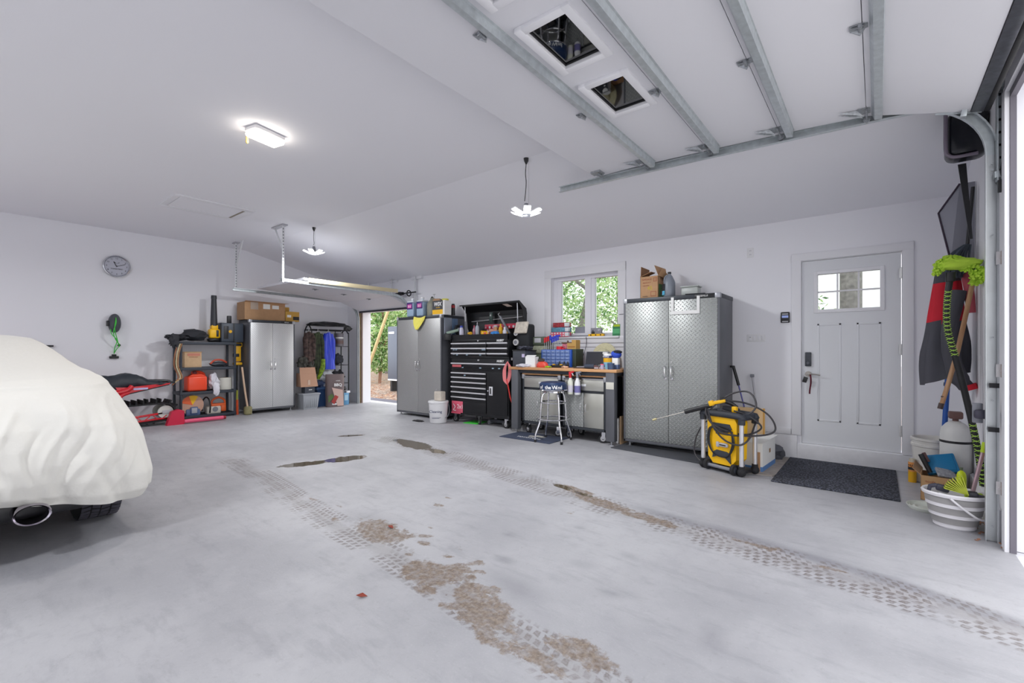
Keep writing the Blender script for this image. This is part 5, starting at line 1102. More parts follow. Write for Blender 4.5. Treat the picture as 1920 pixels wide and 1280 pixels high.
t = thing('cable', 'thin dark cable dangling from the window sill behind the laptop', 'cable', (-3.40, 6.03, 1.40)); b = B(); b.tube([(.0, 0, .02), (.0, 0, -.1), (-.03, -.03, -.25), (-.06, -.06, -.37), (-.05, -.1, -.42)], .004, 6, sub=5); b.build('cord', BLACK, t); b = B(); b.box(-.008, .008, -.006, .006, -.01, .02, .002); b.build('plug', GREY, t)
# white slab and plank leaning beside the big cabinet
t = thing('foam_board', 'white rounded board standing in the gap left of the big cabinet', 'board', (-2.635, 5.60, 0)); b = B(); b.box(-.030, .0, -.10, .15, .0, .33, .012); b.build('board', WHITE, t)
solo(B().box(-.008, .012, -.10, .15, 0, .36, .002), 'wood_offcut', CARDL, 'narrow wood offcut standing beside the white board at the big cabinet', 'plank', loc=(-2.605, 5.60, 0))

# ---------------------------------------------------------------- shop stool
t = thing('shop_stool', 'chrome shop stool with round dark blue seat lettered "the Wind"', 'stool', (-3.40, 5.14, 0), 12)
b = B(); b.lathe([(0, .675), (.165, .675), (.185, .69), (.185, .765), (.165, .79), (.10, .80), (0, .80)], seg=40); b.build('seat', NAVY, t)
b = B(); b.lathe([(.186, .682), (.190, .688), (.186, .696)], seg=40); b.m(0); b.cyl((0, 0, .655), (0, 0, .676), .15, seg=28); b.build('seat_trim', CHROME, t)
lg = []
for k in range(4):
    a = R(45 + 90 * k); c, s = math.cos(a), math.sin(a)
    b = B(); b.tube([(c * .10, s * .10, .655), (c * .155, s * .155, .62), (c * .18, s * .18, .45), (c * .19, s * .19, .30), (c * .205, s * .205, .23), (c * .255, s * .255, .10), (c * .26, s * .26, .03)], .0125, 10, sub=4); l = b.build('leg', CHROME, t)
    b = B(); b.cyl((c * .26, s * .26, 0), (c * .26, s * .26, .035), .016, seg=12); b.build('rubber_tip', RUBBER, l)
for z, r in ((.52, .175), (.305, .215)):
    b = B(); b.tube([(r * math.cos(k * math.pi / 16), r * math.sin(k * math.pi / 16), z) for k in range(32)], .0095, 8, closed=True); b.build('foot_ring', CHROME, t)
def arc_text(body, size, m, parent, r, z, a0):
    for i, ch in enumerate(body):
        if ch == ' ': continue
        a = R(a0 + i * 9.3); o = text(ch, size, m, parent, (r * math.cos(a), r * math.sin(a), z), (90, 0, math.degrees(a) + 90), bold=.0015)
arc_text('of the Wind', .068, INKW, t, .1866, .728, 231)
# mats
t = thing('logo_mat', 'dark blue doormat with pale logo lying under the stool', 'mat', (-3.745, 5.17, 0), 1)
b = B(); b.box(-.42, .42, -.25, .25, 0, .009, .004); b.build('mat_body', mat('navy carpet', (64, 72, 94), .95, bump=.6, bs=300), t)
b = B(); b.box(-.10, .16, .02, .06, .0092, .0102); b.box(-.02, .10, .06, .12, .0092, .0102); b.box(-.08, .02, -.03, .0, .0092, .0102); b.build('logo', mat('beige print', (186, 184, 176), .9), t, smooth=0)
text('TOYOTOMI', .075, INKW, t, (-.02, -.10, .0098), (0, 0, 0))
solo(B().box(-.60, .60, -.19, .19, 0, .010, .004), 'rubber_mat', mat('dark ribbed rubber', (72, 74, 80), .9, bump=.5, bs=120), 'long dark grey rubber mat in front of the big cabinet', 'mat', loc=(-1.98, 5.33, 0.0), rot=(0, 0, -7))
b = B(); b.box(-.46, .46, -.60, .60, 0, .011, .005)
m_ = mat('speckled black carpet', (60, 63, 74), .95); g = NG(m_); v = g.n.new('ShaderNodeTexVoronoi'); v.inputs['Scale'].default_value = 55; g.l.new(g.coord(), v.inputs['Vector']); bb = g.n['Principled BSDF']
g.l.new(g.mix(g.sstep(v.outputs['Distance'], .25, .6), lin((92, 96, 110)), lin((44, 46, 54))), bb.inputs['Base Color']); g.l.new(g.bump(v.outputs['Distance'], .8, .01), bb.inputs['Normal'])
solo(b, 'door_mat', m_, 'large black textured mat in front of the entry door', 'mat', loc=(-.315, 5.41, 0), rot=(0, 0, 0))

# ---------------------------------------------------------------- clock wall: clock, cord reel, hook
t = thing('wall_clock', 'round silver-rimmed wall clock with a pale face on the left wall', 'clock', (XL + .001, 1.825, 2.605), 90)
b = B(); b.at((0, 0, 0), (90, 0, 0)); b.lathe([(0, .0), (.17, .0), (.178, .012), (.178, .035), (.165, .042), (.155, .03), (.155, .022)], seg=48); b.build('rim', mat('clock rim', (196, 198, 204), .25, .9), t)
b = B(); b.at((0, 0, 0), (90, 0, 0)); b.lathe([(0, .024), (.156, .024)], seg=48); b.build('face', mat('clock face', (190, 192, 204), .4), t)
for k in range(12):
    n = 12 if k == 0 else k; a = R(90 - 30 * k); text(str(n), .034, INK, t, (.128 * math.cos(a), -.0255, .128 * math.sin(a)), name='numeral')
b = B(); b.obox((-.018, -.028, .030), (.008, .002, .085), (0, -27, 0)); b.build('hour_hand', INK, t)
b = B(); b.obox((.052, -.030, .022), (.006, .002, .125), (0, 68, 0)); b.build('minute_hand', INK, t)
b = B(); b.cyl((0, -.034, 0), (0, -.026, 0), .008, seg=12); b.build('hub', INK, t)
b = B(); b.prism([(0, -.026, .045), (-.04, -.026, .078), (-.045, -.026, .07), (-.012, -.026, .058)], (0, -.001, 0)); b.prism([(0, -.026, .045), (.035, -.026, .07), (.032, -.026, .06), (.01, -.026, .055)], (0, -.001, 0)); b.build('leaf_emblem', INK, t, smooth=0)
text('TOMATINO', .030, INK, t, (.0, -.0255, -.045))
t = thing('cord_reel', 'dark oval cord reel with bright green cord hanging on the left wall', 'cord reel', (XL, 1.79, 1.66), 90)
b = B(); b.M = Matrix.Translation((0, -.07, 0)) @ Matrix.Diagonal((.55, 1, 1.1, 1)).to_4x4() @ Euler((R(90), 0, 0)).to_matrix().to_4x4(); b.lathe([(0, -.07), (.13, -.07), (.14, -.05), (.14, .03), (.12, .06), (.05, .07), (0, .07)], seg=32); b.build('housing', DGREY, t)
b = B(); b.box(-.10, -.07, -.10, -.02, -.05, .04, .006); b.build('bracket', BLACK, t)
b = B(); b.tube([(0, -.145, .09), (.004, -.15, .0), (-.03, -.15, -.14), (.0, -.12, -.26), (.06, -.08, -.36), (.03, -.06, -.42), (0, -.03, -.49)], .006, 7, sub=6); b.tube([(.0, -.15, .06), (-.015, -.155, -.1), (.02, -.13, -.26), (.05, -.08, -.37)], .006, 7, sub=6); b.tube([(-.06, -.12, -.1), (-.05, -.14, -.18), (.02, -.12, -.28), (-.0, -.08, -.40), (0, -.03, -.5)], .006, 7, sub=6); b.build('cord', GREEN, t)
b = B(); b.cyl((.06, -.06, -.36), (.06, -.03, -.36), .02, seg=14); b.build('plug', BLACK, t)
t = thing('outlet_plate', 'low wall outlet with a black adapter below the green cord reel', 'outlet', (XL, 1.79, 1.12), 90)
b = B(); b.box(-.05, .05, -.008, 0, -.04, .09, .004); b.build('plate', WHITE, t); b = B(); b.box(-.06, .06, -.045, -.006, -.04, -.0, .008); b.box(-.03, .03, -.04, -.006, -.0, .03, .008); b.build('adapter', BLACK, t)
t = thing('wall_bracket', 'small black T-shaped bracket on the left wall just above the covered car', 'bracket', (XL, 1.0, 1.27), 90)
b = B(); b.box(-.13, .08, -.05, 0, -.0, .025, .004); b.box(-.03, .01, -.04, 0, -.10, .0, .004); b.build('bracket_body', BLACK, t)

# ---------------------------------------------------------------- black shelf unit (world Y 2.585..3.465)
t = thing('shelf_unit', 'black plastic four-tier shelf unit standing against the left wall', 'shelf', (-9.40, 3.025, 0), 90)
SH = mat('shelf black', (52, 58, 68), .5)
for z in (.035, .455, .885, 1.335):
    b = B(); b.box(-.44, .44, 0, .40, z, z + .012); b.box(-.445, .445, -.005, .02, z - .02, z + .03, .005); b.box(-.445, .445, .38, .405, z - .02, z + .03, .005); b.box(-.445, -.42, 0, .40, z - .02, z + .03, .005); b.box(.42, .445, 0, .40, z - .02, z + .03, .005); b.build('shelf_board', SH, t)
for x in (-.425, .425):
    for y in (.02, .38):
        b = B(); b.cyl((x, y, 0), (x, y, 1.34), .021, seg=12); b.build('post', SH, t)
def onshelf(x, y, z): return (-9.40 - y, 3.025 + x, z)
S1, S2, S3, S4 = .0505, .4855, .9155, 1.3655
t = thing('gas_can', 'bright red-orange fuel can on the second shelf of the black unit', 'fuel can', onshelf(-.165, .16, S2), 90)
b = B(); b.box(-.155, .155, -.11, .11, 0, .27, .035, 3); b.prism([(-.13, -.085, .262), (.13, -.085, .262), (.06, -.05, .32), (-.04, -.05, .32)], (0, .10, 0)); b.build('can_body', mat('fuel can red', (244, 78, 44), .35), t)
b = B(); b.tube([(-.03, 0, .30), (-.05, 0, .335), (.04, 0, .345), (.12, 0, .31), (.14, 0, .25)], .020, 8, sub=4); b.build('handle', mat('fuel can red', (244, 78, 44)), t)
b = B(); b.cyl((-.02, -.03, .31), (-.03, -.035, .355), .035, .03, 14); b.build('cap', mat('dark maroon cap', (110, 30, 34), .5), t)
b = B(); b.blob((0, -.02, .175), (.075, .10, .15), .18, seed=3, fq=2.5); b.blob((-.0, -.185, .02), (.05, .025, .12), .25, seed=7); b.blob((.04, .03, .12), (.08, .1, .09), .2, seed=9)
solo(b, 'plastic_bag', mat('white plastic film', (224, 222, 230), .3, bump=.5, bs=30), 'crumpled white plastic bag between the fuel can and the roll', 'bag', loc=onshelf(.10, .15, S2 - .0), rot=(0, 0, 90))
t = thing('tarp_roll', 'short cream-white roll standing at the right of the second shelf', 'roll', onshelf(.315, .17, S2), 90)
b = B(); b.cyl((0, 0, 0), (0, 0, .22), .11, seg=28); b.m(1); b.cyl((0, 0, .219), (0, 0, .222), .04, seg=18); b.build('roll', [mat('cream cloth', (216, 214, 204), .8), CARDD], t)
t = thing('carton_small', 'small cardboard carton with reddish print on the third shelf', 'box', onshelf(-.23, .15, S3), 90)
b = B(); b.box(-.135, .125, -.10, .12, 0, .27, .002); b.m(1); b.box(-.145, .135, -.11, .13, .265, .275, .002); b.build('carton', [CARDL, CARD], t, smooth=0)
b = B(); b.box(-.09, .10, -.103, -.10, .20, .245); b.build('red_print', mat('faint red print', (196, 128, 108), .8), t, smooth=0); text('REMARKABLE', .022, BROWNI, t, (.0, -.104, .18))
b = B(); b.box(-.11, .07, -.05, .05, 0, .16, .003); solo(b, 'brown_box', mat('dark kraft', (150, 108, 70), .85), 'darker cardboard box behind the printed carton on the third shelf', 'box', loc=onshelf(-.20, .33, S3), rot=(0, 0, 90))
t = thing('belt_sander', 'orange-handled black power tool lying right on the third shelf', 'power tool', onshelf(.20, .17, S3), 90)
b = B(); b.blob((0, 0, .045), (.15, .06, .045), .12, seed=4); b.build('body', DGREY, t); b = B(); b.tube([(-.14, -.03, .05), (-.07, -.03, .115), (.04, -.03, .12), (.13, -.03, .07)], .017, 9, sub=5); b.build('handle', mat('burnt orange', (196, 78, 52), .5), t)
t = thing('circular_saw', 'cut-off saw with a large orange and yellow round guard on the bottom shelf', 'saw', onshelf(-.205, .18, S1), 90)
b = B(); b.cyl((-.02, -.06, .19), (-.02, -.035, .19), .175, seg=40); b.build('disc_guard', mat('guard pinkish steel', (206, 162, 140), .45), t)
b = B(); b.prism([(-.02, -.062, .19)] + [(-.02 + .17 * math.cos(R(a)), -.062, .19 + .17 * math.sin(R(a))) for a in range(60, 110, 8)], (0, -.004, 0)); b.m(1); b.prism([(-.02, -.062, .19)] + [(-.02 + .17 * math.cos(R(a)), -.062, .19 + .17 * math.sin(R(a))) for a in range(108, 170, 8)], (0, -.004, 0)); b.build('guard_print', [YEL, mat('orange print', (236, 108, 60), .5)], t, smooth=0)
b = B(); b.box(-.12, .10, -.08, .09, 0, .12, .02); b.m(1); b.box(-.06, .06, -.10, -.06, .03, .16, .02); b.build('engine', [mat('slate blue casing', (92, 110, 150), .5), LGREY], t)
b = B(); b.tube([(.12, 0, .06), (.15, 0, .18), (.13, 0, .27), (.06, 0, .30)], .012, 8, sub=4); b.build('handle', BLACK, t)
t = thing('chainsaw', 'orange and white chainsaw on the bottom shelf of the black unit', 'chainsaw', onshelf(.125, .16, S1), 90)
b = B(); b.box(-.13, .10, -.07, .08, .0, .14, .025, 3); b.build('casing', mat('saw white', (212, 206, 196), .5), t)
b = B(); b.cyl((-.0, -.075, .085), (-.0, -.068, .085), .045, seg=22); b.build('starter_cover', GREY, t)
b = B(); b.box(-.06, .19, -.05, .05, .13, .185, .02); b.box(.10, .19, -.055, .055, .03, .15, .02); b.tube([(.18, 0, .16), (.17, 0, .24), (.08, 0, .29), (-.02, 0, .25), (-.04, 0, .18)], .018, 8, sub=4); b.build('rear_handle', mat('saw orange', (226, 100, 44), .45), t)
b = B(); b.tube([(-.09, -.08, .03), (-.09, -.10, .16), (-.10, -.06, .27), (-.13, 0, .31), (-.17, .05, .22), (-.17, .07, .06)], .012, 8, sub=5); b.build('front_handle', BLACK, t)
t = thing('leaf_blower', 'black leaf blower with yellow body standing upright atop the black shelf', 'leaf blower', onshelf(.125, .16, S4), 90)
b = B(); b.box(-.085, .095, -.06, .08, .07, .24, .03, 3); b.box(-.05, .06, -.05, .07, .23, .32, .02); b.build('housing', YEL, t)
b = B(); b.cyl((0, .0, .30), (0, .0, .80), .058, .042, 18); b.cyl((0, 0, .80), (0, 0, .86), .048, .044, 18); b.build('tube', mat('blower black', (46, 48, 54), .45), t)
b = B(); b.blob((0, .0, .04), (.11, .08, .045), .1, seed=4); b.build('foot', BLACK, t)
b = B(); b.box(.02, .06, -.066, -.055, .10, .22, .004); b.build('vents', BLACK, t)
t = thing('tool_case', 'dark grey plastic tool case with a yellow badge atop the black shelf', 'case', onshelf(.38, .15, S4), 90)
b = B(); b.box(-.17, .21, -.10, .12, 0, .36, .02); b.build('case_body', mat('case slate', (58, 66, 78), .45), t); b = B(); b.box(.03, .05, -.106, -.09, .0, .355, .004); b.box(-.13, -.05, -.106, -.09, .06, .30, .01); b.build('ribs', BLACK, t); b = B(); b.cyl((-.02, -.108, .20), (-.02, -.099, .20), .028, seg=18); b.build('badge', YELD, t)
b = B(); b.box(-.04, .03, -.03, .03, .355, .50, .012); b.build('handle_post', BLACK, t)
b = B(); b.blob((.06, 0, .11), (.20, .13, .11), .2, seed=2, fq=2.2, flat=-.10); b.blob((-.20, -.02, .065), (.17, .12, .055), .25, seed=6); b.blob((-.30, -.235, .0), (.07, .035, .10), .3, seed=8)
solo(b, 'duffel_bag', mat('black nylon cloth', (40, 42, 48), .7, bump=.6, bs=14), 'slumped black duffel bag at the left atop the black shelf', 'bag', loc=onshelf(-.24, .18, S4 + .01), rot=(0, 0, 90))
for k, (dx, c) in enumerate(((0, mat('brown strap', (150, 96, 64), .6)), (.03, mat('cream strap', (206, 190, 150), .6)), (.055, mat('tan strap', (170, 124, 84), .6)))):
    b = B(); b.tube([(dx - .04, -.03, 1.33), (dx - .09, -.05, 1.15), (dx - .10, -.05, .95), (dx - .04, -.04, .75), (dx - .13, -.05, .62 + .04 * k)], .010, 7, sub=6)
    solo(b, 'strap', c, ('brown strap hanging at the left side of the black shelf', 'cream strap hanging at the left side of the black shelf', 'tan strap hanging at the left side of the black shelf')[k], 'strap', loc=onshelf(-.44, .0, 0), rot=(0, 0, 90))
t = thing('sledge_hammer', 'sledge hammer with pale handle leaning between shelf and tread plate cabinet', 'hammer', (-9.33, 3.60, 0), 90)
b = B(); b.tube([(-.06, .0, .90), (-.02, -.03, .45), (.02, -.06, .10)], .017, 10, sub=4); b.build('handle', mat('pale ash', (206, 176, 150), .5), t); b = B(); b.box(-.045, .085, -.11, -.01, 0, .16, .03, 3); b.build('head', mat('dusty olive iron', (140, 134, 96), .7, var=.2, vs=20), t)
t = thing('hand_pump', 'yellow and orange-red tall tool standing behind the sledge hammer', 'tool', (-9.45, 3.56, 0), 90)
b = B(); b.cyl((-.05, .03, .0), (-.05, .03, .28), .028, .022, 12); b.m(1); b.cyl((-.05, .03, .28), (-.05, .03, .46), .018, seg=12); b.build('shaft', [mat('vermilion', (222, 84, 40), .5), mat('green yellow', (170, 176, 70), .5)], t)
t = thing('reciprocating_saw', 'tall yellow and black tool hanging in the gap beside the black shelf', 'power tool', (-9.62, 3.56, 0), 90)
b = B(); b.box(-.05, .06, -.05, .05, 1.0, 1.30, .02); b.m(1); b.box(-.055, .03, -.055, .055, 1.08, 1.16, .01); b.box(-.05, .08, -.05, .05, 1.28, 1.36, .015); b.m(0); b.box(-.06, .08, -.06, .06, .93, .985, .02); b.build('body', [YELD, BLACK], t)
b = B(); b.tube([(-.0, .0, .95), (.0, .0, .5), (.0, .0, .0)], .016, 8, sub=3); b.build('pole', BLACK, t)
# cartons on the left tread plate cabinet (top 1.804)
t = thing('moving_carton', 'large cardboard box with taped labels atop the left-wall cabinet', 'box', (-9.50, 3.99, 1.8045), 90)
b = B(); b.box(-.385, .375, -.12, .24, 0, .34, .003); b.build('carton', CARD, t, smooth=0)
b = B(); b.prism([(-.385, -.12, .34), (.375, -.12, .34), (.42, -.20, .345), (-.40, -.20, .35)], (0, 0, .003)); b.m(1); b.box(-.05, .08, -.1225, -.1205, .22, .315); b.box(.12, .25, -.1225, -.1205, .23, .30); b.m(2); b.box(-.28, -.14, -.1225, -.1205, .20, .339); b.build('flap_and_labels', [CARD, WPAPER, mat('tape grey', (176, 160, 146), .5)], t, smooth=0)
t = thing('parts_carton', 'smaller ochre carton with a black label beside the large box', 'box', (-9.47, 4.50, 1.8045), 90)
b = B(); b.box(-.13, .15, -.10, .14, 0, .20, .003); b.m(1); b.box(.02, .145, -.1025, -.1, .03, .10); b.m(2); b.box(-.10, -.02, -.1025, -.1, .08, .13); b.build('carton', [mat('ochre carton', (192, 150, 70), .8), BLACK, WPAPER], t, smooth=0)
b = B(); b.box(-.13, -.02, -.02, .14, .20, .29, .002); b.build('inner_box', mat('ochre carton', (192, 150, 70)), t, smooth=0)

# ---------------------------------------------------------------- snowmobile behind the covered car, and the red stand at its tail
t = thing('snowmobile', 'red snowmobile with black covered seat and lugged track behind the covered car', 'snowmobile', (-9.25, 1.4, 0), 90)
SR = mat('snowmobile red', (210, 30, 44), .25, coat=.4)
b = B(); b.prism([(.30, -.19, .50), (.94, -.19, .655), (.96, -.19, .685), (.40, -.19, .64), (.05, -.19, .66), (-1.0, -.19, .62), (-1.0, -.19, .40), (.05, -.19, .42)], (0, .38, 0)); b.build('tunnel', SR, t)
b = B(); b.box(.48, .66, -.195, -.19, .595, .625); b.build('lettering_strip', mat('lilac print', (196, 190, 230), .5), t)
b = B(); b.tube([(.25, -.2, .56), (.40, -.21, .60), (.46, -.2, .66)], .035, 10, sub=4); b.tube([(.27, -.2, .42), (.33, -.21, .52), (.42, -.2, .56)], .03, 10, sub=4); b.build('side_casting', SR, t)
b = B(); b.box(-.2, .35, -.2, -.185, .50, .53); b.tube([(.25, -.195, .50), (.94, -.195, .655)], .008, 6); b.build('tunnel_edge', BLACK, t)
def seat(u, v):
    x = -.95 + 1.92 * u; top = .80 + .10 * math.exp(-((x - .45) / .16) ** 2) * .5 + .05 * math.exp(-((x + .1) / .3) ** 2) - .13 * max(0, (x - .5)) / .47
    a = math.pi * v; wv = .16 + .05 * math.sin(x * 9) * .3
    return (x, -wv * math.cos(a) * (1.1 - .1 * math.sin(a)), .60 + .07 * max(0, x) * 1.0 + (top - .60 - .07 * max(0, x)) * math.sin(a) ** .5 + .03 * noise.noise(Vector((x * 6, v * 5, 1))) + .012 * noise.noise(Vector((x * 19, v * 9, 4))))
b = B(); b.grid(seat, 50, 18); b.build('seat_cover', mat('black vinyl cover', (38, 44, 52), .45, bump=.5, bs=10), t, solid=.01)
b = B(); b.tube([(.5, 0, .72), (.85, 0, .71), (1.0, 0, .69)], .03, 8, sub=3); b.obox((.98, -.0, .69), (.10, .34, .03), (0, 6, 0), .008); b.build('rear_rack', BLACK, t)
path = [(-.75, .40), (.2, .345), (.85, .345), (.98, .30), (1.03, .21), (.98, .12), (.85, .075), (.2, .045), (-.7, .07), (-.9, .22)]
P_ = spline([Vector((p[0], 0, p[1])) for p in path], 8, True)
b = B()
n_ = len(P_)
ring = []
for i, p in enumerate(P_):
    tt = (P_[(i + 1) % n_] - P_[i - 1]).normalized(); nn = Vector((-tt.z, 0, tt.x))
    ring.append([b._v(p + nn * a + Vector((0, y, 0))) for y, a in ((-.19, .012), (.19, .012), (.19, -.006), (-.19, -.006))])
for i in range(n_):
    A, Bq = ring[i], ring[(i + 1) % n_]
    for k in range(4): b._f([A[k], A[(k + 1) % 4], Bq[(k + 1) % 4], Bq[k]])
b.build('track_belt', RUBBER, t)
LUGS = []
L_ = 0; nxt = 0
for i in range(n_):
    p, q = P_[i], P_[(i + 1) % n_]; d = (q - p).length
    while nxt <= L_ + d:
        f = (nxt - L_) / d; c = p + (q - p) * f; tt = (q - p).normalized(); nn = Vector((-tt.z, 0, tt.x)); LUGS.append((c, tt, nn)); nxt += .085
    L_ += d
b = B()
cen = Vector((.1, 0, .2))
for k, (c, tt, nn) in enumerate(LUGS):
    if (c - cen).dot(nn) < 0: nn = -nn
    if c.z < .12 and -.8 < c.x < .95: hgt = .03
    else: hgt = .075
    for y0 in ((-.18, -.08), (-.04, .05), (.09, .18))[(k % 2):] if k % 3 else ((-.16, .16),):
        b.prism([c + nn * .0 + tt * -.012 + Vector((0, y0[0], 0)), c + tt * .012 + Vector((0, y0[0], 0)), c + tt * .008 + nn * hgt + Vector((0, y0[0], 0)), c - tt * .008 + nn * hgt + Vector((0, y0[0], 0))], (0, y0[1] - y0[0], 0))
b.build('track_lugs', RUBBER, t)
for y in (-.16, .12):
    b = B(); b.cyl((.90, y, .21), (.90, y + .03, .21), .105, seg=28); b.build('idler_wheel', mat('white idler', (214, 214, 208), .5), t)
b = B(); b.obox((.55, -.15, .165), (.80, .02, .035), (0, -5, 0), .006); b.obox((.55, -.15, .09), (.95, .02, .03), (0, -3, 0), .006)
for k in range(7): b.obox((.22 + k * .11, -.155, .13), (.085, .012, .014), (0, 40 if k % 2 else -40, 0))
b.build('slide_rail', SR, t)
b = B(); b.tube([(.2, -.15, .32), (.45, -.16, .25)], .012, 7); b.build('shock_arm', BLACK, t)
b = B(); b.obox((.92, -.165, .21), (.13, .012, .06), (0, -5, 0), .004); b.build('axle_plate', LGREY, t)
b = B(); b.box(-1.5, -.95, -.25, .25, .30, .75, .08, 3); b.build('hood', SR, t)
for s in (-.35, .35):
    b = B(); b.box(-1.75, -1.0, s - .05, s + .05, .0, .03, .01); b.cyl((-1.3, s, .03), (-1.3, s * .4, .4), .02, seg=8); b.build('ski', SR, t)
t = thing('track_stand', 'crimson sheet metal stand with pink tube on the floor at the snowmobile tail', 'stand', (-8.95, 2.44, 0), 90)
b = B(); b.prism([(-.17, -.03, .0), (.07, -.03, .0), (.07, -.03, .22), (-.0, -.03, .25), (-.10, -.03, .22)], (0, .10, 0)); b.build('stand_plate', mat('crimson steel', (206, 26, 66), .4), t)
b = B(); b.cyl((.07, -.03, .045), (.64, -.03, .045), .033, seg=16); b.m(1); b.cyl((.64, -.03, .045), (.68, -.03, .045), .028, seg=14); b.build('tube', [mat('pink tube', (232, 88, 124), .4), REDD], t)

# ---------------------------------------------------------------- clothes rack and what stands round it
t = thing('clothes_rack', 'black tube garment rack with arched ends and wire shelves in the corner', 'clothes rack', (-9.42, 5.40, 0), 90)
for y, x0, x1 in ((.03, -.44, .43), (.34, -.44, .43)):
    b = B(); b.tube([(x0, y, 1.66), (x1, y, 1.66)], .013, 8); b.build('top_tube', BLACKM, t)
b = B(); b.tube([(-.44, .03, 0), (-.44, .03, 1.45), (-.44, .06, 1.66), (-.44, .185, 1.76), (-.44, .31, 1.66), (-.44, .34, 1.45), (-.44, .34, 0)], .013, 8, sub=4); b.build('end_arch', BLACKM, t)
b = B(); b.tube([(.43, .03, 0), (.43, .03, 1.45), (.43, .06, 1.60), (.43, .185, 1.68), (.43, .31, 1.60), (.43, .34, 1.45), (.43, .34, 0)], .013, 8, sub=4); b.build('end_arch', BLACKM, t)
b = B(); b.tube([(.10, .03, .05), (.10, .03, 1.66)], .009, 6); b.tube([(.27, .34, .05), (.27, .34, 1.6)], .009, 6); b.build('mid_post', BLACKM, t)
for z in (.10, .47, .88, 1.30):
    b = B(); b.tube([(.10, .03, z), (.43, .03, z), (.43, .34, z), (.10, .34, z)], .007, 6, closed=True)
    for k in range(4): b.tube([(.10 + .07 * k + .03, .03, z), (.10 + .07 * k + .03, .34, z)], .004, 5)
    b.build('wire_shelf', BLACKM, t)
b = B(); b.blob((0, .16, 1.78), (.46, .19, .065), .15, seed=3, fq=4, flat=-.03); b.blob((.36, -.055, 1.70), (.10, .035, .06), .2, seed=5); solo(b, 'rolled_cover', mat('black cover', (26, 27, 30), .5, bump=.5, bs=12), 'rolled-up black fabric cover lying on top of the clothes rack', 'cover', loc=(-9.42, 5.40, 0), rot=(0, 0, 90))
def garment(name, label, y, x, w_, z0, z1, m, d=.05, seed=1, flare=1.25):
    """hanging jacket: shoulders on a hanger, body falling in folds, two sleeves"""
    t = thing(name, label, 'jacket', (x, y, 0), 90, None)
    def body(u, v):
        a = 2 * math.pi * u; ww = w_ * (.62 + .38 * min(1, v * 4)) * (1 + (flare - 1) * v); zz = z1 - (z1 - z0) * v - .05 * abs(math.cos(a)) * (1 - min(1, v * 5))
        f = 1 + .16 * noise.noise(Vector((math.cos(a) * 3 + seed, math.sin(a) * 3, v * 2.2))) + .10 * math.sin(a * 7 + seed) * v
        return (ww * math.cos(a) * f, d * (.6 + .8 * v) * math.sin(a) * f, zz)
    b = B(); b.grid(body, 44, 16, cu=True); top = [b._v((w_ * .35 * math.cos(2 * math.pi * k / 12), .02 * math.sin(2 * math.pi * k / 12), z1 + .01)) for k in range(12)]; b._f(top); b.build('body', m, t)
    for s in (-1, 1):
        b = B(); b.tube([(s * w_ * .62, 0, z1 - .05), (s * w_ * .95, -.02, z1 - .25 * (z1 - z0)), (s * w_ * 1.0, -.03, z1 - .55 * (z1 - z0)), (s * w_ * .95, -.03, z1 - .85 * (z1 - z0))], .05, 12, sub=5, rad=[.045, .055, .05, .045, .04]); b.build('sleeve', m, t)
    b = B(); b.tube([(-w_ * .5, 0, z1 - .03), (0, 0, z1 + .03), (w_ * .5, 0, z1 - .03)], .006, 6); b.tube([(0, 0, z1 + .03), (0, 0, z1 + .06), (.02, 0, z1 + .075)], .004, 6); b.build('hanger', WHITE, t); return t
CAMO = mat('camo print', (52, 62, 42), .8, var=.75, vs=22)
garment('jacket', 'dark camouflage jacket hanging at the left end of the clothes rack', 4.87, -9.40, .085, .92, 1.62, mat('brown camo', (72, 56, 52), .8, var=.8, vs=18), .06, 2, 1.1)
garment('jacket', 'black and lime green jacket hanging second from the left on the rack', 5.08, -9.42, .085, .70, 1.62, mat('black lime cloth', (44, 54, 34), .8, var=.9, vs=10), .07, 4, 1.15)
garment('jacket', 'bright royal blue jacket hanging in the middle of the rack', 5.32, -9.42, .095, .80, 1.62, mat('royal blue nylon', (36, 62, 200), .35, bump=.4, bs=9), .08, 6, 1.45)
garment('jacket', 'slate grey jacket hanging behind the blue one on the rack', 5.24, -9.66, .08, .95, 1.60, mat('slate cloth', (66, 84, 86), .8), .06, 8)
t = thing('lime_trousers', 'lime and black trousers drooping below the second jacket on the rack', 'trousers', (-9.36, 5.10, 0), 90)
b = B(); b.tube([(.06, 0, 1.02), (.04, -.02, .85), (-.02, -.03, .70), (-.06, -.02, .60)], .055, 10, sub=5, rad=[.05, .055, .045, .035]); b.build('leg', mat('lime black cloth', (120, 150, 40), .8, var=.7, vs=20), t)
def onrack(dx, dy, z): return (-9.42 - dy, 5.40 + dx, z)
t = thing('paint_pail', 'grey-brown paint tin on the top wire shelf of the rack', 'tin', onrack(.26, .15, 1.310), 90); b = B(); b.cyl((0, 0, 0), (0, 0, .29), .10, seg=24); b.m(1); b.cyl((0, 0, .05), (0, 0, .13), .1005, seg=24); b.m(2); b.cyl((0, 0, .17), (0, 0, .20), .101, seg=24); b.build('tin', [mat('tin taupe', (112, 108, 116), .5), mat('tin brown', (106, 84, 80), .5), WPAPER], t)
solo(B().blob((0, 0, .125), (.125, .12, .125), .14, seed=4, fq=2), 'backpack', mat('charcoal canvas', (48, 50, 58), .8, bump=.5, bs=20), 'round charcoal backpack on the middle wire shelf of the rack', 'backpack', loc=onrack(.24, .18, .889), rot=(0, 0, 90))
solo(B().blob((0, 0, .13), (.13, .12, .14), .35, seed=14, fq=2.5), 'gym_bag', mat('black canvas', (36, 38, 44), .8, bump=.5, bs=20), 'black angular bag on the lower wire shelf of the rack', 'bag', loc=onrack(.25, .18, .479), rot=(0, 0, 90))
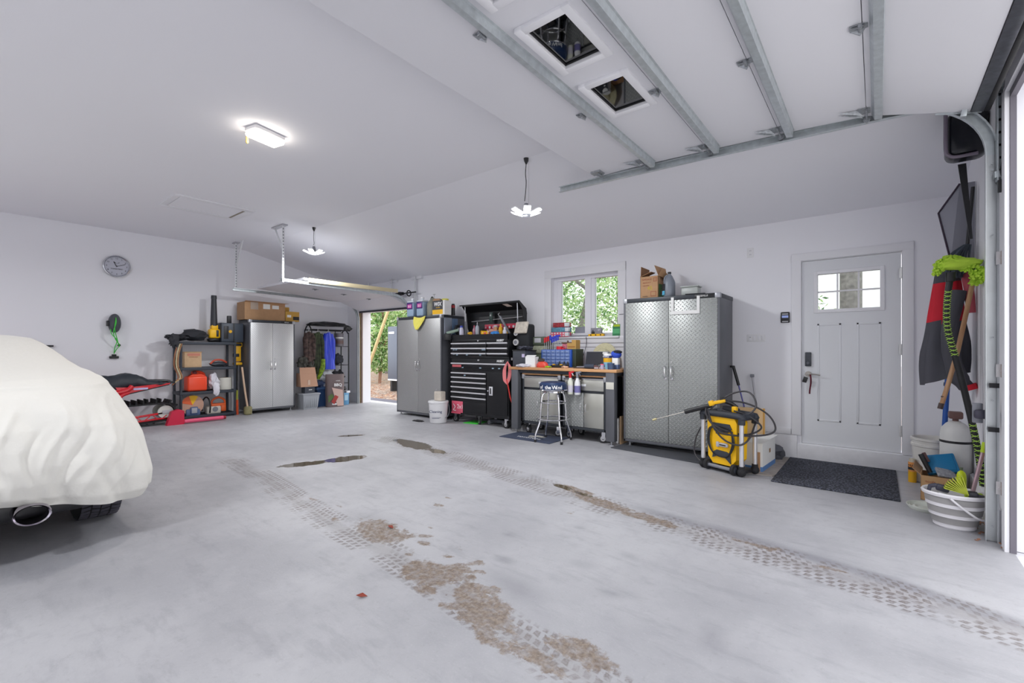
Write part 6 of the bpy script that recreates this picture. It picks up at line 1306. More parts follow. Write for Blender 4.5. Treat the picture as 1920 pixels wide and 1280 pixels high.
t = thing('blue_tote', 'dark blue lidded tote bin on the floor behind the BBQ bag', 'bin', (-9.50, 5.15, 0), 90)
b = B(); b.prism([(-.10, -.13, 0), (.11, -.13, 0), (.13, -.15, .37), (-.12, -.15, .37)], (0, .28, 0)); b.m(1); b.box(-.14, .15, -.17, .15, .365, .42, .01); b.build('bin', [mat('tote blue', (42, 72, 116), .45), mat('tote blue rim', (60, 92, 138), .4)], t)
solo(B().blob((0, 0, .06), (.13, .10, .07), .3, seed=5), 'blue_rags', mat('slate blue cloth', (74, 92, 130), .9), 'crumpled blue cloth lying on the dark blue tote', 'cloth', loc=(-9.48, 5.14, .425))
solo(B().blob((0, 0, .11), (.18, .08, .12), .25, seed=21), 'white_sacks', mat('white film sack', (206, 210, 216), .5), 'white plastic sacks bundled below the jackets on the rack', 'sack', loc=(-9.58, 5.33, .56), rot=(0, 0, 90))
t = thing('charcoal_bag', 'tall brown charcoal bag lettered BBQ standing before the rack', 'bag', (-9.17, 5.33, 0), 78)
def cb(u, v):
    a = 2 * math.pi * u; n = 3.2; c, s = math.cos(a), math.sin(a); k = (abs(c) ** n + abs(s) ** n) ** (-1 / n)
    wob = 1 + .05 * noise.noise(Vector((c * 2, s * 2, v * 3)))
    return (.185 * c * k * wob * (1 + .06 * v), .10 * s * k * wob * (1 - .62 * v ** 3), .70 * v)
b = B(); b.grid(cb, 40, 18, cu=True); b._f([b._v((.19 * math.cos(2 * math.pi * k / 14), .03 * math.sin(2 * math.pi * k / 14), .70)) for k in range(14)]); b.build('sack', mat('brown grey sack', (112, 98, 98), .55, bump=.4, bs=12), t)
b = B(); b.prism([(-.10, -.108, .42), (.13, -.108, .36), (.15, -.11, .02), (.02, -.11, .02)], (0, -.004, 0)); b.m(1); b.prism([(-.17, -.108, .10), (-.05, -.11, .22), (-.10, -.11, .29), (-.175, -.108, .24)], (0, -.004, 0)); b.m(2); b.prism([(-.05, -.112, .06), (.04, -.114, .22), (-.03, -.114, .26), (-.11, -.112, .12)], (0, -.004, 0)); b.m(3); b.box(-.09, .06, -.108, -.104, .05, .08); b.build('printed_panel', [mat('pinkish print', (206, 176, 166), .6), mat('leaf print', (86, 110, 60), .6), mat('red print', (170, 60, 56), .6), INKW], t, smooth=0)
text('BBQ', .085, INKW, t, (.03, -.112, .47), bold=.003); text('WEBER', .03, INKW, t, (.03, -.112, .56))
t = thing('detergent_box', 'light blue box with white spout under the wire shelves', 'box', (-9.30, 5.66, 0), 90); b = B(); b.box(-.07, .06, -.05, .06, 0, .27, .01); b.m(1); b.box(-.05, .03, -.053, -.049, .10, .22); b.build('box_body', [mat('light blue box', (96, 150, 190), .45), mat('paler blue', (160, 196, 216), .5)], t); b = B(); b.box(.0, .09, -.05, .05, .26, .31, .008); b.build('spout', WHITE, t)
solo(B().blob((0, 0, .05), (.08, .09, .06), .3, seed=7), 'black_bundle', BLACK, 'small black bundle on top of the light blue box', 'bundle', loc=(-9.36, 5.60, .312))
t = thing('grey_tote', 'light grey ribbed tote bin on the floor beside the left-wall cabinet', 'bin', (-9.28, 4.80, 0), 90)
b = B(); b.prism([(-.15, -.10, 0), (.14, -.10, 0), (.175, -.13, .30), (-.175, -.13, .30)], (0, .26, 0)); b.box(-.19, .19, -.145, .175, .295, .325, .008)
for k in range(7): b.box(-.13 + k * .04, -.12 + k * .04, -.125, -.10, .03, .29, .003)
b.build('bin', mat('tote grey', (168, 172, 178), .5), t)
t = thing('shoe_box', 'charcoal box with white mark standing on the light grey tote', 'box', (-9.30, 4.80, .326), 90); b = B(); b.box(-.10, .11, -.07, .08, 0, .13, .003); b.m(1); b.box(-.02, .05, -.072, -.07, .06, .075); b.build('box_body', [mat('charcoal box', (70, 74, 84), .6), WPAPER], t, smooth=0)
t = thing('cardboard_flap', 'open cardboard carton stacked on the charcoal box', 'box', (-9.32, 4.78, .458), 90)
b = B(); b.prism([(-.18, -.12, 0), (.185, -.12, 0), (.15, -.06, .40), (-.18, -.06, .40)], (0, .01, 0)); b.box(-.16, .16, -.08, .12, .0, .28, .003); b.build('carton', mat('pinkish kraft', (196, 154, 128), .85), t, smooth=0)
b = B(); b.box(-.03, .02, -.114, -.09, .03, .14); b.build('tape', mat('tape', (214, 186, 166), .4), t, smooth=0)
b = B(); b.blob((-.06, .03, .09), (.12, .09, .13), .3, seed=3, flat=-.08); b.blob((.10, .03, .06), (.09, .08, .09), .3, seed=11); solo(b, 'camo_clothes', mat('camo bundle', (74, 74, 68), .85, var=.6, vs=14), 'camouflage clothing heaped in the open carton beside the cabinet', 'clothes', loc=(-9.36, 4.80, .86), rot=(0, 0, 90))

# ---------------------------------------------------------------- the covered car
t = thing('car', 'parked car seen from behind, only tyres and exhaust showing below its cover', 'car', (-6.1, -.02, 0))
b = B(); b.box(-2.0, 1.9, -.60, .60, .22, .62, .06, 3); b.box(-.5, 1.0, -.35, .35, .6, 1.10, .15, 3); b.build('body', mat('dark car paint', (40, 42, 46), .3, .3), t)
b = B(); b.box(1.75, 2.24, -.60, .60, .23, .36, .04, 3); b.build('rear_valance', BLACK, t)
def wheel(x, y, s):
    b = B(); b.at((x, y, .33)); b.M = b.M @ Euler((R(90), 0, 0)).to_matrix().to_4x4()
    b.lathe([(.22, -.115), (.29, -.12), (.318, -.11), (.33, -.085), (.33, .085), (.318, .11), (.29, .12), (.22, .115), (.21, 0), (.22, -.115)], seg=48)
    b.m(1)
    for k in range(44):
        a0 = 2 * math.pi * k / 44
        for (z0, z1, da) in ((-.105, -.055, .05), (-.045, .0, -.04), (.008, .05, .04), (.058, .105, -.05)):
            b.prism([((.327) * math.cos(a0), (.327) * math.sin(a0), z0), ((.334) * math.cos(a0), (.334) * math.sin(a0), z0), ((.334) * math.cos(a0 + .09), (.334) * math.sin(a0 + .09), z0), ((.327) * math.cos(a0 + .09), (.327) * math.sin(a0 + .09), z0)], ((math.cos(a0 + da) - math.cos(a0)) * .33, (math.sin(a0 + da) - math.sin(a0)) * .33, z1 - z0))
    w_ = b.build('tyre', [mat('tyre groove', (26, 26, 28), .8), mat('tyre tread', (74, 72, 82), .75)], t)
    b = B(); b.cyl((x, y - .09, .33), (x, y + .09, .33), .215, seg=30); b.build('rim', GREY, w_)
for x in (1.58, -1.3):
    for y in (.73, -.73): wheel(x, y, 1)
for y in (.345, -.345):
    b = B(); b.at((2.36, y, .285), (0, 90, 0)); b.lathe([(.052, -.30), (.052, -.02), (.050, 0), (.056, .008), (.060, .0), (.060, -.30)], seg=32, sx=1.0, sy=1.35); b.m(1); b.lathe([(0, -.20), (.052, -.20)], seg=24, sx=1.0, sy=1.35); b.build('exhaust_pipe', [mat('polished exhaust', (196, 190, 200), .12, 1.0), INK], t)
# height, half width at the tail, rear x, front x, corner radius
LP = [(.33, .93, -3.78, -8.3, .30), (.38, .955, -3.73, -8.36, .30), (.46, .95, -3.69, -8.4, .30), (.56, .925, -3.67, -8.38, .32), (.66, .90, -3.67, -8.3, .34), (.76, .865, -3.69, -8.15, .36), (.86, .82, -3.74, -7.9, .38), (.94, .785, -3.80, -7.6, .38), (1.0, .755, -3.87, -7.3, .38), (1.04, .735, -3.96, -7.05, .38), (1.065, .715, -4.14, -6.98, .40), (1.09, .69, -4.38, -6.9, .42), (1.14, .65, -4.60, -6.82, .42), (1.20, .61, -4.85, -6.74, .40), (1.27, .56, -5.08, -6.64, .40), (1.32, .50, -5.30, -6.55, .38), (1.345, .40, -5.55, -6.45, .30), (1.352, .2, -5.8, -6.3, .15), (1.354, .02, -6.0, -6.1, .015)]
def loopv(v):
    f = v * (len(LP) - 1); i = min(int(f), len(LP) - 2); q = f - i
    return [LP[i][k] * (1 - q) + LP[i + 1][k] * q for k in range(5)]
def rrect(u, hx, W, r):
    """point and outward normal on a rounded rectangle, u measured along its outline, 0 at the middle of the tail"""
    r = min(r, hx * .98, W * .98); sy, sx, q = W - r, hx - r, r * math.pi / 2
    per = 4 * (sx + sy + q); s = (u % 1.0) * per
    for (L, kind, ox, oy, a0) in ((sy, 'l', hx, 0, 0), (q, 'c', sx, sy, 0), (2 * sx, 'l2', sx, W, 0), (q, 'c', -sx, sy, 90), (2 * sy, 'l3', -hx, sy, 0), (q, 'c', -sx, -sy, 180), (2 * sx, 'l4', -sx, -W, 0), (q, 'c', sx, -sy, 270), (sy, 'l5', hx, -sy, 0)):
        if s <= L + 1e-9:
            if kind == 'l': return hx, s, 1, 0
            if kind == 'c':
                a = R(a0) + s / r; return ox + r * math.cos(a), oy + r * math.sin(a), math.cos(a), math.sin(a)
            if kind == 'l2': return sx - s, W, 0, 1
            if kind == 'l3': return -hx, sy - s, -1, 0
            if kind == 'l4': return -sx + s, -W, 0, -1
            return hx, -sy + s, 1, 0
        s -= L
    return hx, 0, 1, 0
CRE = [(.62, .34, .95, .014, .018, .25), (.50, .34, .85, -.018, .020, .2), (.40, .34, .9, .018, .016, .12), (.33, .34, .8, -.016, .014, .1), (.22, .34, .92, .020, .020, .05), (.12, .34, .75, -.018, .016, .0), (.02, .34, .9, .018, .018, -.03), (-.1, .34, .8, -.016, .018, -.06), (.70, .34, .7, -.014, .016, .5), (.78, .34, .62, .012, .014, .6), (.56, .36, .60, .012, .012, .5), (.45, .34, .55, -.012, .012, .45)]
def cover(u, v):
    z, W, xr, xf, r = loopv(v); cx, hx = (xr + xf) / 2, (xr - xf) / 2
    uu = u * 2 - 1; uu = (abs(uu) ** 1.6) * (1 if uu > 0 else -1) / 2          # denser at the tail
    px, py, nx, ny = rrect(uu, hx, W, r); x = cx + px; y = -.02 + py
    low = max(0, min(1, (1.0 - z) / .6)); rear = max(0, nx)
    fold = .024 * low * rear * math.sin(y * 21 + 3.0 * z + 3 * noise.noise(Vector((y * 2, z * 3, 5)))) * (.3 + .7 * abs(noise.noise(Vector((y * 1.7, z, 9)))) * 2)
    fold += .036 * low * noise.noise(Vector((x * 2.0, y * 4.0, z * 1.6))) + .010 * noise.noise(Vector((x * 5 + 3, y * 6, z * 6)))
    for (yc, za, zb, am, wd, sl) in CRE:
        if rear > .4 and za < z < zb: 
            dd = (y - yc - sl * (z - .6) - .035 * math.sin(z * 13 + yc * 9)) / wd
            fold += am * math.exp(-dd * dd) * math.sin(math.pi * (z - za) / (zb - za)) ** .5
    fold += .016 * math.exp(-((z - 1.005) / .018) ** 2) * max(rear, .35)
    fold -= .034 * low * max(0, .35 - abs(noise.noise(Vector((x * 4, y * 7 + z * 3.5, z * 1.2))))) * 2
    x += fold * nx; y += fold * ny * .8
    side = max(0, min(1, (abs(y + .02) - .15) / .7)); side = side * side * (3 - 2 * side)
    hem = max(0, (.62 - z) / .29)
    z2 = z - hem * (.11 * side - .015)
    if z > 1.0: z2 += .014 * noise.noise(Vector((x * 2.2, y * 3, 0)))
    return (x, y, z2)
b = B(); b.grid(cover, 560, 130, cu=False)
CV = mat('beige car cover cloth', (230, 228, 221), .9, bump=.35, bs=26)
solo(b, 'car_cover', CV, 'large off-white fabric cover draped over the whole car at left', 'car cover', smooth=180)

# ---------------------------------------------------------------- pressure washer
t = thing('pressure_washer', 'yellow and black pressure washer in a tube frame before the big cabinet', 'pressure washer', (-1.22, 4.89, 0), -22)
ALT = mat('silver frame tube', (214, 214, 218), .3, .5)
for x in (-.215, .215):
    for y in (.0, .21):
        b = B(); b.cyl((x, y, .08), (x, y, .53), .021, seg=16); b.build('frame_tube', ALT, t)
        b = B(); b.blob((x, y, .042), (.042, .042, .042), 0, sub=2); b.cyl((x, y, .035), (x, y, .10), .032, .027, 14); b.build('corner_foot', RUBBER, t)
b = B(); b.box(-.215, .215, .0, .21, .02, .055, .012); b.build('base_tray', BLACK, t)
b = B()
for y in (0, .21): b.tube([(-.215, y, .50), (-.215, y, .545), (-.19, y, .575), (.19, y, .575), (.215, y, .545), (.215, y, .50)], .032, 12, sub=4)
b.box(-.235, -.18, 0, .21, .535, .60, .02); b.box(.18, .235, 0, .21, .535, .60, .02); b.build('top_frame', mat('slate rubber', (50, 54, 62), .6), t)
b = B(); b.prism([(-.155, .0, .14), (-.10, .0, .075), (.10, 0, .075), (.155, 0, .14), (.165, 0, .50), (.14, 0, .545), (-.14, 0, .545), (-.165, 0, .50)], (0, .17, 0)); b.build('body_shell', YEL, t)
b = B(); b.prism([(-.11, -.012, .45), (-.10, -.012, .485), (.09, -.012, .485), (.115, -.012, .44), (.07, -.012, .40), (-.07, -.012, .40)], (0, .014, 0)); b.prism([(-.10, -.012, .13), (-.045, -.012, .155), (.05, -.012, .145), (.105, -.012, .10), (.10, -.012, .19), (.06, -.012, .21), (-.05, -.012, .215), (-.09, -.012, .19)], (0, .014, 0)); b.build('cord_hooks', mat('slate plastic', (54, 58, 68), .5), t)
b = B()
for k in range(4):
    o_ = .006 * k; b.tube([(-.09 - o_, -.015, .44), (-.125 - o_, -.02, .36), (-.12 - o_, -.02, .26), (-.07, -.018, .17), (.06, -.018, .16), (.115 + o_, -.02, .24), (.13 + o_, -.02, .34), (.09, -.018, .44)], .006, 7, sub=5, closed=True)
b.build('power_cord', BLACK, t)
b = B(); b.box(-.055, -.02, -.02, .0, .245, .30, .01); b.m(1); b.box(-.02, .08, -.03, .0, .255, .295, .014); b.build('plug', [LGREY, BLACK], t)
for k in range(9):
    pass
b = B()
for k in range(9): b.box(-.065 + k * .016, -.058 + k * .016, -.004, .0, .375, .395)
b.build('vent_slots', INK, t)
for s in (-1, 1):
    b = B(); b.cyl((s * .135, -.02, .055), (s * .165, -.02, .055), .052, seg=22); b.m(1); b.cyl((s * .133, -.02, .055), (s * .167, -.02, .055), .028, seg=16); b.build('wheel', [RUBBER, DGREY], t)
b = B(); b.cyl((-.14, -.02, .05), (.14, -.02, .05), .018, seg=12); b.build('axle', GREY, t)
b = B(); b.obox((0.02, .12, .62), (.16, .07, .05), (0, 8, 10), .015); b.build('top_handle', mat('slate rubber', (50, 54, 62)), t)
b = B()
hose = [(.10, .05, .62), (.22, .10, .58), (.30, .18, .47), (.20, .05, .40), (-.05, -.06, .47), (-.16, -.03, .62), (-.08, .10, .69), (.12, .20, .69), (.34, .22, .60), (.42, .2, .46), (.30, .1, .40), (.05, -.06, .40), (-.10, -.05, .52), (-.15, .05, .62), (-.02, .18, .77), (.16, .2, .80), (.26, .16, .68), (.18, .1, .58), (.0, .0, .62)]
b.tube(hose, .0085, 8, sub=8); b.tube([(-.15, -.02, .62), (-.05, -.06, .45), (.08, -.07, .34), (.22, -.04, .31), (.26, .05, .37), (.25, .16, .50), (.23, .24, .55)], .0085, 8, sub=8)
b.tube([(-.20, .14, .52), (-.30, .10, .42), (-.345, .05, .28), (-.34, 0.02, .13), (-.25, .0, .06), (-.19, .0, .09)], .007, 7, sub=8)
b.build('pressure_hose', mat('charcoal hose', (54, 52, 56), .5), t)
b = B(); b.box(.07, .12, .05, .09, .60, .66, .01); b.build('hose_coupling', YEL, t)
t = thing('spray_lance', 'pressure washer gun with long wand resting on the washer, pointing left', 'spray gun', (-1.30, 4.94, .655), 0)
dv = Vector((-.62, -.02, -.21)).normalized()
b = B(); b.tube([Vector((-.03, 0, .0)), Vector((-.03, 0, 0)) + dv * .28], .024, 12); b.build('foam_grip', BLACK, t)
b = B(); b.tube([Vector((-.03, 0, 0)) + dv * .28, Vector((-.03, 0, 0)) + dv * .60], .0045, 8); b.build('wand', mat('pale steel wand', (200, 196, 190), .3, .8), t)
e_ = Vector((-.03, 0, 0)) + dv * .60
b = B(); b.tube([e_, e_ + dv * .045], .013, 10); b.build('nozzle', mat('brass', (206, 196, 150), .35, .7), t)
b = B(); b.obox((.03, 0, .035), (.16, .05, .035), (0, -16, 0), .012); b.obox((-.03, 0, .02), (.05, .06, .055), (0, -16, 0), .012); b.build('gun_body', YEL, t)
b = B(); b.tube([(.09, 0, .05), (.15, .02, .03), (.20, .04, -.01)], .020, 10, sub=4); b.box(.05, .10, -.02, .02, .03, .09, .012); b.build('grip', BLACK, t)
# things round the washer
t = thing('bucket_kit_box', 'white carton with blue base and torn side behind the pressure washer', 'box', (-.975, 5.16, 0), -4)
b = B(); b.box(-.075, .085, -.05, .45, 0, .285, .002); b.m(1); b.box(-.076, .086, -.051, .451, 0, .055); b.m(2); b.box(.035, .065, -.054, -.05, .0, .20); b.build('carton', [WPAPER, mat('blue print band', (90, 134, 190), .6), CARD], t, smooth=0)
b = B(); b.prism([(-.08, -.06, .285), (.09, -.06, .285), (.11, .45, .31), (-.08, .45, .29)], (0, 0, .004)); b.build('lid_flap', WPAPER, t, smooth=0); b = B(); b.box(.0855, .088, .20, .25, .16, .20); b.m(0); b.build('hand_hole', CARDD, t, smooth=0)
solo(B().blob((0, 0, .075), (.11, .15, .11), .25, seed=6, fq=1.8, flat=-.075), 'black_sack', mat('dark sack', (74, 76, 84), .6, bump=.5, bs=16), 'crumpled black sack on the floor by the door step, behind the white box', 'sack', loc=(-.93, 5.87, 0))
b = B(); b.box(-.16, .16, 0, .012, 0, .38, .002); b.m(1); b.box(.14, .155, -.001, .0, .0, .38); solo(b, 'cardboard_sheet', [mat('pale kraft', (216, 184, 140), .85), mat('kraft edge', (190, 140, 60), .7)], 'pale cardboard sheet leaning on the wall behind the pressure washer', 'cardboard', loc=(-1.15, 5.80, .18), smooth=0)
b = B(); b.box(-.12, .12, -.03, .03, 0, .18, .003); solo(b, 'low_box', CARD, 'low cardboard box under the pale cardboard sheet behind the washer', 'box', loc=(-1.16, 5.81, 0), smooth=0)
t = thing('golf_club', 'blue-shafted club with black grip leaning between cabinet and switch plate', 'club', (-1.25, 5.93, 0))
b = B(); b.tube([(-.10, -.0, 1.03), (-.04, .0, .80)], .017, 10); b.build('grip', BLACK, t); b = B(); b.tube([(-.04, 0, .80), (.05, -.02, .42), (.10, -.04, .02)], .008, 8, sub=3); b.build('shaft', mat('blue violet shaft', (64, 62, 130), .35, .3), t); b = B(); b.box(.08, .13, -.06, -.02, .0, .03, .008); b.build('head', GREY, t); b = B(); b.box(-.13, -.09, -.03, .03, 1.01, 1.035, .006); b.build('butt_cap', BLACK, t)
t = thing('white_pole', 'thin white pole with grey end leaning on the wall beside the club', 'pole', (-1.12, 5.97, 0))
b = B(); b.tube([(-.03, .0, .92), (.02, 0, .45), (.05, -.03, .0)], .012, 10, sub=3); b.build('pole', LGREY, t); b = B(); b.box(-.052, -.012, -.02, .02, .90, .935, .006); b.build('end_loop', GREY, t)
b = B(); b.prism([(-.13, -.02, 0), (.13, -.02, 0), (.30, .95, .0), (.05, .95, .0)], (0, 0, .008)); solo(b, 'wood_plank_strip', mat('weathered threshold board', (160, 152, 146), .9, var=.15, vs=14), 'weathered flat strip on the floor between white box and door mat', 'board', loc=(-1.0 + .08, 5.02, 0), smooth=0)

# ---------------------------------------------------------------- the corner by the big door
t = thing('plaster_pail', 'tall dirty white ribbed bucket standing by the entry door, right side', 'bucket', (.40, 5.72, 0))
b = B(); b.lathe([(0, .003), (.125, .003), (.13, .02), (.150, .33), (.157, .335), (.157, .355), (.150, .36), (.153, .385), (.160, .39), (.160, .41), (.150, .412), (.146, .40), (.125, .02), (0, .02)], seg=36); b.build('bucket_body', mat('dirty white pail', (214, 212, 208), .6, var=.08, vs=10), t)
b = B(); b.lathe([(0, .35), (.144, .35)], seg=28); b.build('dried_fill', mat('dried plaster', (176, 168, 158), .9, var=.2, vs=14), t)
b = B(); b.box(-.05, .05, -.155, -.142, .20, .27, .002); b.build('label', LGREY, t)
t = thing('spray_can', 'yellow and orange spray can on the floor at the foot of the door casing', 'can', (.252, 5.62, 0))
b = B(); b.cyl((0, 0, 0), (0, 0, .17), .030, seg=20); b.m(1); b.cyl((0, 0, .10), (0, 0, .185), .0305, seg=20); b.m(2); b.cyl((0, 0, .115), (0, 0, .14), .031, seg=20); b.build('can_body', [YELD, mat('orange white print', (224, 150, 80), .5), INK], t)
b = B(); b.cyl((0, 0, .185), (0, 0, .215), .027, .022, 16); b.build('cap', mat('beige cap', (200, 190, 170), .5), t); text('MAX', .03, INK, t, (0, -.032, .155))
t = thing('gas_cylinder', 'white gas cylinder behind the striped duster handle in the corner', 'gas cylinder', (.515, 5.36, 0))
b = B(); b.lathe([(0, 0), (.09, 0), (.10, .02), (.10, .50), (.09, .56), (.06, .60), (.03, .62), (0, .62)], seg=30); b.m(1); b.lathe([(.1005, .44), (.103, .45), (.1005, .46)], seg=30); b.build('cylinder', [mat('cylinder white', (216, 216, 214), .4, var=.03), BLACK], t)
b = B(); b.cyl((0, 0, .61), (0, 0, .66), .02, seg=12); b.box(-.045, .045, -.04, .04, .64, .70, .012); b.build('valve', mat('brown valve', (110, 80, 76), .5), t)
t = thing('parts_box', 'open cardboard box with scribbled front, full of odds, behind the collapsible bucket', 'box', (.40, 5.05, 0), -6)
b = B(); b.box(-.12, .13, -.06, -.056, 0, .20); b.box(-.12, .13, .16, .164, 0, .20); b.box(-.12, -.116, -.06, .16, 0, .22); b.box(.126, .13, -.06, .16, 0, .20); b.box(-.12, .13, -.06, .16, .0, .005); b.box(-.11, .12, -.05, .15, .005, .15); b.build('carton', mat('kraft brown', (188, 150, 108), .85), t, smooth=0)
b = B(); b.prism([(-.12, -.06, .20), (-.12, .16, .22), (-.17, .18, .27), (-.17, -.07, .25)], (.003, 0, .003)); b.build('flap', CARD, t, smooth=0)
b = B(); b.tube([(-.0, -.061, .13), (.02, -.061, .155), (.01, -.061, .10), (.03, -.061, .12), (.045, -.061, .135), (.05, -.061, .115), (.07, -.061, .13), (.09, -.061, .125)], .002, 5, sub=3); b.build('scribble', BROWNI, t); text('tools', .03, BROWNI, t, (-.06, -.061, .155))
t = thing('blue_case', 'petrol blue plastic case lying tilted on the open cardboard box', 'case', (.41, 5.16, .27)); b = B(); b.at((0, 0, 0), (50, -14, 0)); b.box(-.10, .10, -.08, .09, -.02, .025, .01); b.box(-.085, .085, -.065, .075, .02, .032, .006); b.build('case_body', TEAL, t)
solo(B().obox((0, 0, 0), (.12, .09, .02), (35, 10, 20), .004), 'sandpaper_pack', mat('grey stripe pack', (150, 152, 158), .6, var=.3, vs=60), 'small grey striped packet lying before the blue case', 'packet', loc=(.43, 5.06, .225))
t = thing('grease_gun', 'black and brown hand tool poking out of the open cardboard box', 'tool', (.31, 5.12, .20)); b = B(); b.tube([(-.03, 0, .15), (.0, -.01, .08), (.03, -.02, .01)], .017, 10, sub=3); b.build('barrel', BLACK, t); b = B(); b.tube([(-.01, .03, .16), (.02, .02, .09)], .014, 8); b.build('grip', mat('brown grip', (96, 66, 66)), t)
t = thing('collapsible_bucket', 'grey and white banded collapsible bucket by the track, filled with brushes', 'bucket', (.415, 4.375, 0), 10)
PR = [(.100, .0), (.112, .012), (.112, .026), (.118, .035), (.126, .075), (.134, .082), (.134, .098), (.138, .105), (.144, .145), (.152, .152), (.152, .168), (.154, .175), (.158, .212), (.172, .222), (.176, .238), (.170, .248), (.160, .242), (.150, .215), (.095, .01), (0, .01)]
b = B(); b.mi = 0
def band(lo, hi, mi): b.m(mi); b.lathe(PR[lo:hi], seg=44, sy=.86)
band(0, 4, 1); band(3, 6, 0); band(5, 8, 1); band(7, 10, 0); band(9, 12, 1); band(11, 14, 0); band(13, 20, 1)
b.lathe([(0, 0), (.100, 0)], seg=44, sy=.86); b.build('bucket_body', [mat('soft grey band', (158, 156, 156), .6), mat('white rim plastic', (226, 224, 228), .4)], t)
b = B(); b.tube([(-.06, -.145, .225), (-.0, -.155, .17), (.08, -.14, .11), (.155, -.06, .09), (.165, .02, .12)], .007, 8, sub=5); b.build('handle', mat('white rim plastic', (226, 224, 228)), t)
t = thing('spray_bottle', 'grey-topped trigger spray bottle standing inside the collapsible bucket', 'spray bottle', (.355, 4.37, .0115)); b = B(); b.cyl((0, 0, 0), (0, 0, .17), .042, .04, 18); b.cyl((0, 0, .17), (0, 0, .215), .04, .02, 18); b.build('bottle', WHITE, t); b = B(); b.obox((.0, 0, .245), (.07, .04, .045), (0, 10, 0), .01); b.obox((-.05, 0, .255), (.05, .03, .025), (0, -20, 0), .008); b.obox((-.07, 0, .225), (.02, .03, .06), (0, 10, 0), .006); b.obox((.05, 0, .285), (.012, .012, .06), (0, 30, 0)); b.build('trigger_head', mat('slate spray head', (62, 62, 78), .5), t)
t = thing('wheel_brush', 'lime yellow brush head fanned over the rim of the collapsible bucket', 'brush', (.455, 4.33, .235))
b = B()
for k in range(9):
    a = R(168 - 8 * k); b.obox((.02 + .06 * math.cos(a), -.002 * k, .012 + .06 * math.sin(a)), (.12, .05, .006), (0, -math.degrees(a), 0))
b.build('bristles', mat('bristle lime', (186, 196, 70), .8), t); b = B(); b.obox((.045, .0, .015), (.05, .06, .035), (0, 0, 0), .008); b.obox((.095, 0, .0), (.06, .05, .03), (0, 8, 0), .006); b.build('clamp', mat('slate clamp', (58, 58, 68), .5), t)
t = thing('lime_flask', 'lime yellow rounded bottle standing behind the brush head', 'bottle', (.475, 4.62, .0)); b = B(); b.lathe([(0, 0), (.024, 0), (.027, .02), (.027, .29), (.026, .315), (.020, .335), (.009, .345), (.009, .35), (0, .35)], seg=22); b.build('bottle_body', mat('neon lime', (196, 214, 24), .35), t); b = B(); b.cyl((0, 0, .345), (0, 0, .37), .009, seg=10); b.build('spout', DGREEN, t)
t = thing('squeegee_pole', 'mauve metal pole with lime tips rising from the bucket beside the track', 'pole', (.52, 4.42, .22)); b = B(); b.tube([(-.015, .0, .0), (.05, .08, .30)], .012, 10); b.build('pole', mat('mauve aluminium', (168, 142, 150), .3, .5), t); b = B(); b.box(-.05, .04, -.03, .03, -.02, .02, .008); b.build('lime_head', LIME, t); b = B(); b.tube([(.05, .08, .29), (.062, .095, .36)], .016, 10); b.build('lime_tip', LIME, t)
t = thing('folded_basin', 'flat collapsed white basin on the floor behind the collapsible bucket', 'basin', (.30, 4.72, 0)); b = B()
b.lathe([(0, .008), (.06, .008), (.075, .02), (.09, .012), (.105, .024), (.115, .016), (.122, .03), (.126, .03), (.126, .024), (.11, .0), (0, 0)], seg=36); b.build('basin', mat('white basin plastic', (210, 214, 206), .5), t)
b = B()
for k in range(26):
    r_ = random.Random(k); x, y = r_.uniform(.46, .61), r_.uniform(4.08, 4.7); b.obox((x, y, .004), (.025 * r_.uniform(.4, 1), .014, .003), (r_.uniform(-15, 15), 0, r_.uniform(0, 180)))
solo(b, 'leaf_litter', mat('dry leaf bits', (170, 120, 92), .9), 'dry leaf crumbs on the floor beside the track foot', 'leaves', smooth=0)['kind'] = 'stuff'
b = B()
for k, (x, y, s) in enumerate(((-2.61, 1.93, .03), (-1.99, 1.30, .028), (.72, 3.98, .03))): b.at((x, y, .006), (8 * k, 5, 40 * k)); b.prism([(-s, 0, 0), (0, -s * .5, .004), (s, 0, 0), (0, s * .5, .006)], (0, 0, .002)); lf = solo(b, 'fallen_leaf', mat('leaf brown red', (140, 60, 44), .8), ('curled brown leaf on the mud stain at left of centre', 'red-brown leaf on the bare floor, bottom centre of the photo', 'rust leaf at the sill of the big door')[k], 'leaf', smooth=0); b = B()
# blue pole, broom stick, duster, mop, jacket
t = thing('blue_pole', 'blue pole with black collar leaning behind the striped duster handle', 'pole', (.47, 5.62, 0)); b = B(); b.tube([(.02, -.02, 1.02), (-.01, -.07, .45), (-.03, -.12, .0)], .019, 12, sub=3); b.build('pole', BLUE, t); b = B(); b.tube([(.028, -.03, 1.08), (.02, -.02, .99)], .024, 12); b.tube([(.014, -.013, .93), (.012, -.01, .90)], .022, 12); b.build('collar', BLACK, t)
t = thing('broom_stick', 'wooden broom stick hanging slanted before the red and grey jacket', 'stick', (.487, 4.985, 1.3)); b = B(); b.tube([(.095, .02, .48), (.0, -.02, -.10), (-.095, -.04, -.53)], .0155, 12, sub=2); b.build('stick', HANDLEW, t); b = B(); b.tube([(-.091, -.04, -.50), (-.1, -.04, -.545)], .0175, 12); b.tube([(-.078, -.035, -.445), (-.08, -.035, -.455)], .0165, 12); b.build('end_cap', mat('dark brown ferrule', (70, 52, 48), .5), t)
t = thing('extension_duster', 'lime microfibre duster on a long black handle with lime zigzag, by the track', 'duster', (.485, 4.88, -.05))
b = B(); b.blob((0, 0, 1.93), (.13, .07, .045), .10, seed=3)
b2 = B()
def sausage(): pass
rr = random.Random(5)
path_ = [Vector((-.13, 0, 1.90)), Vector((-.07, 0, 1.955)), Vector((.0, 0, 1.94)), Vector((.08, 0, 1.89)), Vector((.13, 0, 1.84)), Vector((.08, 0, 1.80))]
